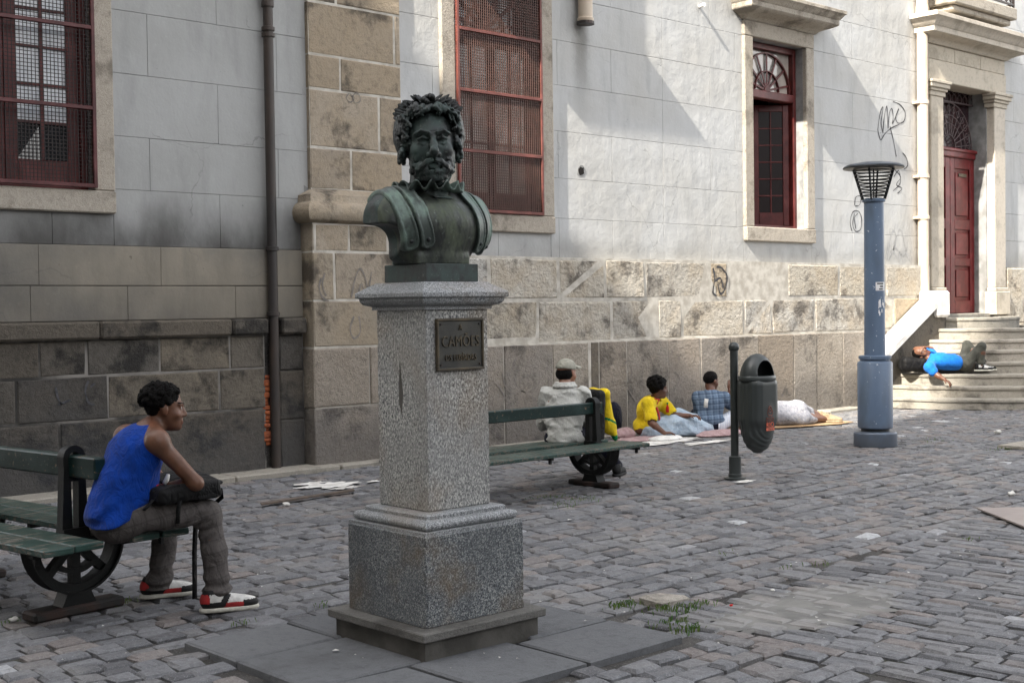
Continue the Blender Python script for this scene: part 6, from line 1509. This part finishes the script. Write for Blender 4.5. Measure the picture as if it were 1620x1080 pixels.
F.ell(pel + [0, 0, .0], (.19, .155, .12), B2, .06); F.ell(che, (.175, .125, .2), B2, .06); F.ell((pel + che) / 2, (.18, .14, .18), B2, .05)
for s_, e, w_ in ((shR, elR, wrR), (shL, elL, wrL)): F.cap(nek + [0, 0, -.05], s_, .075, .075, .05); F.cap(s_, e, .082, .072, .03); F.cap(e, w_, .07, .055, .03)
F.warp(folds(30, .028, ((.5, .5, 1), (1, -.4, .6), (.3, .3, -1)), 5), .06); F.warp(folds(60, .012, ((.5, -.5, 1), (1, .4, .8)), 15), .04)
F.cap(nek + [.0, .0, .045], nek + [.03, .02, .2], .07, .1, .004, '-'); F.cut(pel + [0, 0, -.06], (0, 0, -1), .02)
jk = F.mesh('jacket', MA['jacket'], cm)
m = MB(); vs = []; n_ = 18; pts = []
for i in range(n_): a = -math.pi * .9 + math.pi * 1.8 * i / (n_ - 1); q = -a2 * math.cos(a) + r2 * math.sin(a); pts.append(nek + q * .078 + [0, 0, .03])
F = Field(*bounds([nek], .2), .007)
for p, q in zip(pts[:-1], pts[1:]): F.cap(p, q, .018, .018, .006); F.cap(p + nz(p - nek) * .022 + [0, 0, -.03], q + nz(q - nek) * .022 + [0, 0, -.03], .014, .014, .012)
F.mesh('collar', MA['jacket'], jk)
F = Field(*bounds([pel, anR, anL, knL, knR], .2), .009)
F.ell(pel, (.165, .125, .1), B2, .05)
for a, b, c_ in ((hpR, knR, anR), (hpL, knL, anL)): F.cap(a, b, .09, .068, .03); F.cap(b, c_, .068, .058, .02)
F.warp(folds(32, .008, seed=8), .03); F.cut(anR + [0, 0, -.05], (0, 0, -1), .01); F.mesh('trousers', MA['navy'], cm)
for an in (anR, anL): shoe(cm, an * [1, 1, 0] + a2 * .17 + [.04, -.02, .004], an * [1, 1, 0] - a2 * .08 + [0, 0, .004], [MA['shoe_black'], MA['shoe_black'], MA['shoe_black']], MA['shoe_black'], s=1.6)
r_ = np.cross(hf2, [0, 0, 1.]); BH2 = np.array([r_, hf2, [0, 0, 1.]])
F = Field(*bounds([hc2], .24), .006); F.ell(P2_(0, -.02, .045), (.088, .108, .088), BH2, .01); F.cut(P2_(0, 0, .032), (-.12 * hf2[0], 0, -1), .006); F.warp(folds(50, .003, seed=3), .02)
cp = F.mesh('cap', MA['cap_cloth'], cm)
F = Field(*bounds([hc2], .26), .006); F.ell(P2_(0, .1, .045), (.07, .075, .03), BH2, .0); F.ell(P2_(0, .09, .022), (.075, .085, .032), BH2, .004, '-'); F.cut(P2_(0, .07, 0), -hf2, .004); F.mesh('cap_brim', MA['cap_cloth'], cp)
F = Field(*bounds([hc2], .2), .006); F.ell(P2_(0, -.035, -.005), (.083, .085, .07), BH2, .01); F.cut(P2_(0, -.01, 0), hf2, .01); F.mesh('hair', MA['hair'], cm)
# things beside him on the bench: black bag with a yellow and green jersey over it
bb = np.array([8.53, 8.30, .60]); F = Field(bb - [.25, .25, .3], bb + [.3, .25, .3], .009); F.box(bb, (.075, .13, .245), basis((.05, 0, 1), (1, 0, 0)), .05, .02); F.warp(folds(30, .01, seed=31), .05)
o = F.mesh('black_bag', MA['black_cloth'], None); tag(recenter(o, bb), 'tall black bag standing on the far bench beside the man in the cap', 'bag')
F = Field(bb - [.3, .35, .35], bb + [.4, .35, .35], .008); F.cap(bb + [.12, -.06, .2], bb + [.17, -.06, -.12], .04, .06, .03); F.cap(bb + [.11, .08, .2], bb + [.15, .1, -.1], .045, .055, .04); F.cap(bb + [.1, -.08, .2], bb + [.1, .1, .2], .045, .045, .04); F.cap(bb + [.18, -.08, -.08], bb + [.21, -.1, -.22], .045, .03, .03)
F.warp(folds(34, .01, ((1, 0, .3), (.2, 1, .1)), 33), .05)
def mfy(Q): 
    q = Q - bb; o = np.zeros(len(Q), int); o[(q[:, 2] < -.19)] = 1; o[np.abs(q[:, 2] + .05 + .5 * (q[:, 0] - .15)) < .012] = 1; return o
o = F.mesh('yellow_jersey', [MA['yellow'], MA['green_cloth']], None, mfy); tag(recenter(o, bb + [.14, 0, 0]), 'yellow jersey with green trim hanging over the black bag on the far bench', 'jersey')

# ---------------------------------------------------------------- 3: woman in yellow sitting against the wall
s3 = np.array([11.80, 10.58, 0.]); a3 = nz([.30, -.95, 0]); r3 = np.array([a3[1], -a3[0], 0.])
pel = s3 + [0, 0, .12]; che = s3 + a3 * .03 + [0, 0, .34]; nek = s3 + a3 * .14 + [0, 0, .485]; hc3 = nek + a3 * .06 + np.array([0, 0, .115]); hf3 = nz([.80, -.58, -.08])
B3 = basis(che - pel, r3)
shR = nek + r3 * .18 + [0, 0, -.06]; shL = nek - r3 * .18 + [0, 0, -.06]; elR = shR + a3 * .05 + r3 * .05 + [0, 0, -.22]; elL = shL + a3 * .16 - r3 * .02 + [0, 0, -.17]; wrR = elR + a3 * .16 - r3 * .02 + [0, 0, -.12]; wrL = elL + a3 * .17 - r3 * .1 + [0, 0, .0]
hpR = pel + r3 * .1; hpL = pel - r3 * .1; kd = nz([.9, -.43, 0]); knR = hpR + kd * .42 + [0, 0, .05]; knL = hpL + kd * .42 + [0, 0, .10]; anR = knR + kd * .38 + [0, 0, -.08]; anL = knL + kd * .36 + [0, 0, -.12]
F = Field(*bounds([pel, hc3, elR, elL, wrL, wrR, anR, anL], .2), .0095)
F.ell(pel, (.15, .11, .1), B3, .05); F.ell(che, (.14, .09, .15), B3, .05)
for a, b, c_ in ((shR, elR, wrR), (shL, elL, wrL)): arm(F, a, b, c_)
for a, b, c_ in ((hpR, knR, anR), (hpL, knL, anL)): leg(F, a, b, c_)
hand(F, wrR, kd, (0, 0, 1), -1); hand(F, wrL, a3, (0, 0, 1), 1)
P3, mf = head(F, hc3, hf3, (0, 0, 1), 1., nek)
wm = F.mesh('person', [MA['skin_b'], MA['eye'], MA['iris'], MA['lip'], MA['hair']], None, mf); tag(wm, 'woman in yellow top with red strap sitting on the ground, legs under blue blanket', 'person'); recenter(wm, s3)
F = Field(*bounds([pel, nek, elR, elL], .25), .0085)
F.ell(pel + [0, 0, .02], (.185, .145, .11), B3, .05); F.ell(che, (.165, .12, .17), B3, .05)
for s_, e in ((shR, elR), (shL, elL)): F.cap(nek + [0, 0, -.05], s_, .07, .08, .05); F.cap(s_, s_ * .25 + e * .75, .082, .08, .04)
F.warp(folds(26, .02, ((.4, .6, 1), (1, -.2, .5)), 41), .06); F.cap(nek + a3 * .03, nek + a3 * .05 + [0, 0, .2], .065, .1, .004, '-'); F.cut(s3 + [0, 0, .02], (0, 0, -1)); 
for s_, e in ((shR, elR), (shL, elL)): d_ = nz(e - s_); F.cap(s_ * .28 + e * .72 + d_ * .02, s_ * .28 + e * .72 + d_ * .2, .06, .08, .004, '-')
tp = F.mesh('yellow_top', MA['yellow'], wm)
q = r3 * .10; ribbon('red_strap', [nek + q * 1.1 - a3 * .05 + [0, 0, .02], nek + q * 1.2 + a3 * .11 + [0, 0, -.01], che + q * .9 + a3 * .165 + [0, 0, .05], che + a3 * .18 + q * .4 + [0, 0, -.06], pel + a3 * .2 + [0, 0, .1]], .045, MA['red_cloth'], wm, r3)
BH3 = np.array([np.cross(hf3, [0, 0, 1.]), hf3, [0, 0, 1.]])
curly(P3, 'hair', wm, MA['hair'], [((0, -.03, .05), (.098, .108, .095), BH3), ((0, -.06, .0), (.085, .065, .07), BH3)], 200, .022, .008, 2)
bc3 = (knR + knL) / 2; F = Field(*bounds([pel, anR, anL], .26), .0095)
for a, b, c_ in ((hpR, knR, anR), (hpL, knL, anL)): F.cap(a + kd * .12, b, .11, .115, .08); F.cap(b, c_ + kd * .1, .115, .085, .08)
F.cap(hpR + kd * .1 + r3 * .06 + [0, 0, -.05], anR + r3 * .08 + [0, 0, -.04], .09, .08, .06)
F.warp(folds(20, .034, ((1, .4, .6), (-.3, 1, .4), (.6, -.6, .8)), 51), .07); F.warp(folds(48, .012, seed=53), .05); F.cut(s3 + [0, 0, .012], (0, 0, -1), .01)
o = F.mesh('blanket', MA['blanket'], None); tag(recenter(o, bc3 * [1, 1, 0]), 'crumpled pale blue blanket over the legs of the woman in yellow', 'blanket')
def heap(name, p, r, mat, label, cat, h=.01, amp=.014, B=None, seed=1, f=30):
    F = Field(np.asarray(p) - max(r) - .08, np.asarray(p) + max(r) + .08, h); F.ell(p, r, B, .0); F.warp(folds(f, amp, ((1, .3, .5), (-.3, 1, .4)), seed), .06); F.cut((0, 0, max(.01, 0)), (0, 0, -1), .008)
    return tag(recenter(F.mesh(name, mat, None), (p[0], p[1], 0.01)), label, cat)
heap('navy_bag', s3 + [-.16, .36, .22], (.12, .1, .22), MA['navy'], 'navy and red bag leaning on the wall behind the woman in yellow', 'bag', seed=61)
heap('pink_bundle', s3 + [-.32, .05, .06], (.16, .12, .085), MA['pink'], 'dusty pink bundle of cloth left of the woman in yellow', 'cloth', seed=62)
heap('white_cloth', s3 + [-.1, -.42, .02], (.26, .16, .04), MA['white_cloth'], 'white cloth spread on the cobbles in front of the woman in yellow', 'cloth', seed=63)
heap('grey_sheet', s3 + [-.25, -.2, .01], (.45, .22, .03), MA['pink'], 'flat grey and pink sheet under the woman in yellow', 'sheet', seed=64)
bt = D(1056, 652, 15.75); m = MB(); m.lathe([(.018, 0), (.02, .01), (.02, .06), (.008, .085), (.008, .1)], tuple(bt), 12); m.cur = 1; m.lathe([(.011, .098), (.011, .12)], tuple(bt), 12)
o = m.build('bottle', [MA['red_cloth'], MA['green_cloth']], None); tag(recenter(o, bt), 'small red bottle with a green cap held by the woman in yellow', 'bottle')

# ---------------------------------------------------------------- 4: man in the plaid shirt with his back turned
s4 = np.array([12.58, 10.2, 0.]); a4 = nz([.86, .5, 0]); r4 = np.array([a4[1], -a4[0], 0.])
pel = s4 + [0, 0, .12]; che = s4 + a4 * .05 + [0, 0, .36]; nek = s4 + a4 * .12 + [0, 0, .53]; hc4 = nek + a4 * .045 + np.array([0, 0, .12]); hf4 = nz([.93, -.1, -.1]); B4 = basis(che - pel, r4)
shR = nek + r4 * .165 + [0, 0, -.085]; shL = nek - r4 * .165 + [0, 0, -.085]; elR = shR + a4 * .2 + r4 * .06 + [0, 0, -.12]; elL = shL + a4 * .15 + [0, 0, -.22]; wrR = elR + a4 * .02 - r4 * .02 + [0, 0, .2]; wrL = elL + a4 * .22
hpR = pel + r4 * .1; hpL = pel - r4 * .1; knR = hpR + a4 * .34 + r4 * .2 + [0, 0, .12]; knL = hpL + a4 * .36 - r4 * .12 + [0, 0, .1]; anR = knR + a4 * .1 - r4 * .2 + [0, 0, -.18]; anL = knL + a4 * .2 + r4 * .1 + [0, 0, -.16]
F = Field(*bounds([pel, hc4, elR, elL, wrL, wrR, anR, anL, knR], .2), .0095)
F.ell(pel, (.16, .12, .12), B4, .05); F.ell(che, (.165, .11, .18), B4, .05)
for a, b, c_ in ((shR, elR, wrR), (shL, elL, wrL)): arm(F, a, b, c_)
for a, b, c_ in ((hpR, knR, anR), (hpL, knL, anL)): leg(F, a, b, c_)
hand(F, wrR, (0.1, 0, 1), -a4, 1); hand(F, wrL, a4, (0, 0, 1), 1)
P4, mf = head(F, hc4, hf4, (0, 0, 1), 1., nek)
pm = F.mesh('person', [MA['skin_b'], MA['eye'], MA['iris'], MA['lip'], MA['hair']], None, mf); tag(pm, 'man in blue plaid shirt sitting on the ground, half hidden by the litter bin', 'person'); recenter(pm, s4)
F = Field(*bounds([pel, nek, elR, elL], .26), .0085)
F.ell(pel + [0, 0, .05], (.19, .15, .11), B4, .06); F.ell(che, (.18, .13, .19), B4, .06)
for s_, e in ((shR, elR), (shL, elL)): F.cap(nek + [0, 0, -.05], s_, .07, .08, .05); F.cap(s_, s_ * .2 + e * .8, .08, .075, .03)
F.warp(folds(26, .011, ((.5, .5, 1), (1, -.4, .6)), 71), .05); F.cap(nek + [0, 0, .03], nek + a4 * .05 + [0, 0, .2], .062, .09, .004, '-'); F.cut(s4 + [0, 0, .06], (0, 0, -1))
sh4 = F.mesh('plaid_shirt', MA['plaid_s'], pm)
ribbon('white_tag', [che - a4 * .158 + r4 * -.02 + [0, 0, .09], che - a4 * .162 + r4 * -.028 + [0, 0, .04], che - a4 * .165 + r4 * -.03 + [0, 0, -.02]], .05, MA['white_cloth'], pm, r4)
F = Field(*bounds([pel, knR, knL, anR, anL], .2), .0095); F.ell(pel + [0, 0, -.02], (.175, .14, .09), B4, .05)
for a, b, c_ in ((hpR, knR, anR), (hpL, knL, anL)): F.cap(a, b, .1, .075, .03); F.cap(b, c_, .075, .06, .03)
F.warp(folds(30, .008, seed=73), .03); F.cut(s4 + [0, 0, .015], (0, 0, -1)); F.mesh('trousers', [MA['navy'], MA['white_stripe']], pm, lambda Q: ((Q - s4) @ r4 > .12).astype(int))
BH4 = np.array([np.cross(hf4, [0, 0, 1.]), hf4, [0, 0, 1.]])
F = Field(*bounds([hc4], .2), .0065); F.ell(P4(0, -.025, .042), (.081, .098, .085), BH4, .01); F.cut(P4(0, .045, .02), hf4 * .8 + np.array([0, 0, -.5]), .01); F.warp(lambda x, y, z: pn(x, y, z, 300, 2) * .002, .02); F.mesh('hair', MA['hair'], pm)
heap('pink_blanket', s4 + [-.02, -.18, .02], (.42, .2, .055), MA['pink'], 'dusty pink blanket under the man in the plaid shirt', 'blanket', seed=75)

# ---------------------------------------------------------------- 5: sleeper under a sheet on cardboard behind the bin
c5 = np.array([14.0, 10.15, 0.]); d5 = nz([.93, -.3, 0]); q5 = np.array([-d5[1], d5[0], 0])
pts = [tuple((c5 + d5 * a + q5 * b)[:2]) for a, b in ((-1.2, -.35), (.75, -.28), (1.05, -.15), (.95, .2), (.6, .3), (-1.2, .32))]
slab('cardboard', pts, .016, .008, MA['cardboard'], 'flattened brown cardboard under the sleeper with the white sheet', 'cardboard')
Q5 = lambda a, b, z: c5 + d5 * a + q5 * b + np.array([0, 0, z])
hip = Q5(-.12, .02, .15); che = Q5(-.55, .02, .14); nek = Q5(-.78, 0, .13); hc5 = Q5(-.92, -.02, .13)
kn1 = Q5(.22, -.16, .12); kn2 = Q5(.2, -.08, .24); an1 = Q5(.66, -.06, .07); an2 = Q5(.6, .0, .12)
F = Field(*bounds([hip, hc5, kn1, kn2, an1, an2, Q5(.85, 0, .05)], .2), .0095); B5 = basis(hip - nek, q5)
F.ell(hip, (.11, .13, .16), B5, .05); F.ell(che, (.12, .15, .2), B5, .05); F.cap(nek, che, .06, .1, .04)
for a, b, c_ in ((hip + q5 * -.03, kn1, an1), (hip + [0, 0, .03], kn2, an2)): leg(F, a, b, c_)
for a, z in ((an1, .0), (an2, .0)): F.cap(a, a + d5 * .12 - q5 * .1 + [0, 0, -.02], .035, .03, .02)
P5, mf = head(F, hc5, -q5 * .9 + [0, 0, .3], -d5, 1., nek)
arm(F, Q5(-.7, -.12, .2), Q5(-.5, -.25, .1), Q5(-.72, -.3, .06)); hand(F, Q5(-.72, -.3, .06), -d5, (0, 0, 1), 1)
sl5 = F.mesh('person', [MA['skin_b'], MA['eye'], MA['iris'], MA['lip'], MA['hair']], None, mf); tag(sl5, 'person asleep under a white sheet behind the litter bin, brown shoes showing', 'person'); recenter(sl5, c5)
F = Field(*bounds([hc5], .2), .0085); B = np.array([np.cross(-q5, -d5), -q5, -d5]); F.ell(P5(0, -.03, .045), (.084, .1, .088), np.eye(3), .01); F.mesh('hair', MA['hair'], sl5)
for a in (an1, an2): shoe(sl5, a * [1, 1, 0] + d5 * .16 - q5 * .12 + [0, 0, max(a[2] - .065, .027)], a * [1, 1, 0] - d5 * .03 + q5 * .02 + [0, 0, max(a[2] - .065, .027)], [MA['shoe_tan']] * 3, MA['shoe_tan'], s=1.7)
F = Field(*bounds([hip, nek, kn1, kn2, an2], .22), .0085)
F.ell(hip, (.2, .17, .18), B5, .08); F.ell(che, (.16, .19, .22), B5, .08); F.cap(hip + [0, 0, .04], kn2 + [0, 0, .0], .14, .1, .06); F.cap(hip + q5 * -.06, kn1, .12, .1, .06); F.cap(kn2, an2 * .55 + kn2 * .45, .1, .075, .06); F.cap(kn1 + [0, 0, -.03], an1 * .5 + kn1 * .5, .09, .06, .05)
F.warp(folds(18, .028, ((1, .4, .6), (-.3, 1, .4), (.6, -.6, .8)), 81), .07); F.warp(folds(50, .004, seed=83), .05); F.cut((0, 0, .03), (0, 0, -1), .008)
o = F.mesh('sheet', MA['sheet'], None); tag(recenter(o, c5 + [0, 0, .02]), 'white patterned sheet covering the sleeper behind the litter bin', 'sheet')

# ---------------------------------------------------------------- 6: man in the blue T-shirt lying on the steps
K3, K4, K5 = SH[2], SH[3], SH[4]
def S6(px, py, dep): return D(px, py, dep)
b6 = 19.86
hip = S6(1526, 574, b6); che = S6(1490, 571, b6); nek = S6(1469, 566, b6 + .02); hc6 = S6(1458, 558, b6 + .05)
shR = S6(1470, 581, b6 - .2); shL = S6(1474, 560, b6 + .15); elR = S6(1482, 593, b6 - .26); wrR = S6(1494, 600, b6 - .34); elL = S6(1449, 553, b6 + .1); wrL = S6(1462, 550, b6)
kn1 = S6(1553, 548, b6 - .12); kn2 = S6(1530, 545, b6 + .18); an1 = S6(1551, 578, b6 - .12); an2 = S6(1560, 577, b6 + .0)
u6 = nz(hip - nek); v6 = nz(np.cross(u6, [0, 0, 1.])); B6 = basis(u6, v6)
F = Field(*bounds([hip, hc6, elR, wrR, elL, kn1, kn2, an1, an2], .22), .01)
F.ell(hip, (.15, .1, .14), B6, .05); F.ell(che, (.165, .1, .2), B6, .05)
arm(F, shR, elR, wrR); arm(F, shL, elL, wrL); leg(F, hip + v6 * .08 * (1 if v6[1] < 0 else -1), kn1, an1); leg(F, hip - v6 * .08 * (1 if v6[1] < 0 else -1), kn2, an2)
hand(F, wrR, wrR - elR, (0, -.5, 1), 1); hand(F, wrL, wrL - elL, (0, -.3, 1), -1)
fc = nz(np.array([-.45, -.72, .55])); P6, mf = head(F, hc6, fc, -u6 + np.array([0, 0, .1]), 1., nek)
bm = F.mesh('person', [MA['skin_a'], MA['eye'], MA['iris'], MA['lip'], MA['hair']], None, mf); tag(bm, 'man in bright blue T-shirt lying on the stone steps with one arm over his head', 'person'); recenter(bm, hip)
F = Field(*bounds([hip, nek, shR, shL, elR], .26), .009)
F.ell(che, (.19, .135, .2), B6, .06); F.ell((che + hip) / 2, (.185, .13, .16), B6, .05)
for s_, e in ((shR, elR), (shL, elL)): F.cap(nek * .6 + che * .4, s_, .08, .08, .05); F.cap(s_, s_ * .5 + e * .5, .08, .078, .03)
F.warp(folds(26, .01, ((1, .4, .6), (-.3, 1, .4)), 91), .05); F.cap(nek - u6 * .02, nek - u6 * .2, .06, .1, .004, '-'); F.cut((che + hip) / 2 + u6 * .11, u6, .01)
F.mesh('t_shirt', MA['blue2'], bm)
F = Field(*bounds([hip, kn1, kn2, an1, an2], .2), .0095); F.ell(hip, (.165, .125, .13), B6, .05)
for a, b, c_ in ((hip + v6 * .08 * (1 if v6[1] < 0 else -1), kn1, an1), (hip - v6 * .08 * (1 if v6[1] < 0 else -1), kn2, an2)): F.cap(a, b, .088, .066, .04); F.cap(b, b * .15 + c_ * .85, .066, .055, .03)
F.warp(folds(30, .009, seed=93), .03); F.mesh('trousers', MA['jeans'], bm)
rt = nz(CU * [1, 1, 0])
for a in (an1, an2): shoe(bm, a + rt * .17 + [0, 0, -.09], a - rt * .07 + [0, 0, -.085], [MA['shoe_white'], MA['shoe_black'], MA['shoe_black']], MA['sole'], s=1.8)
BH6 = np.array([np.cross(fc, nz(-u6)), fc, nz(-u6)])
F = Field(*bounds([hc6], .2), .0085); F.ell(P6(0, -.03, .042), (.082, .098, .086), np.eye(3), .01); F.cut(P6(0, .035, 0), fc, .01); F.mesh('hair', MA['hair'], bm)
bg6 = S6(1446, 574, b6 + .12); F = Field(bg6 - .4, bg6 + .4, .01); F.box(bg6 + [0, 0, -.02], (.22, .14, .115), np.array([rt, np.cross([0, 0, 1], rt), [0, 0, 1]]), .08, .02); F.warp(folds(26, .014, seed=95), .05)
o = F.mesh('black_bag', MA['black_cloth'], None); tag(recenter(o, bg6), 'black bag used as a pillow on the steps by the man in bright blue', 'bag')
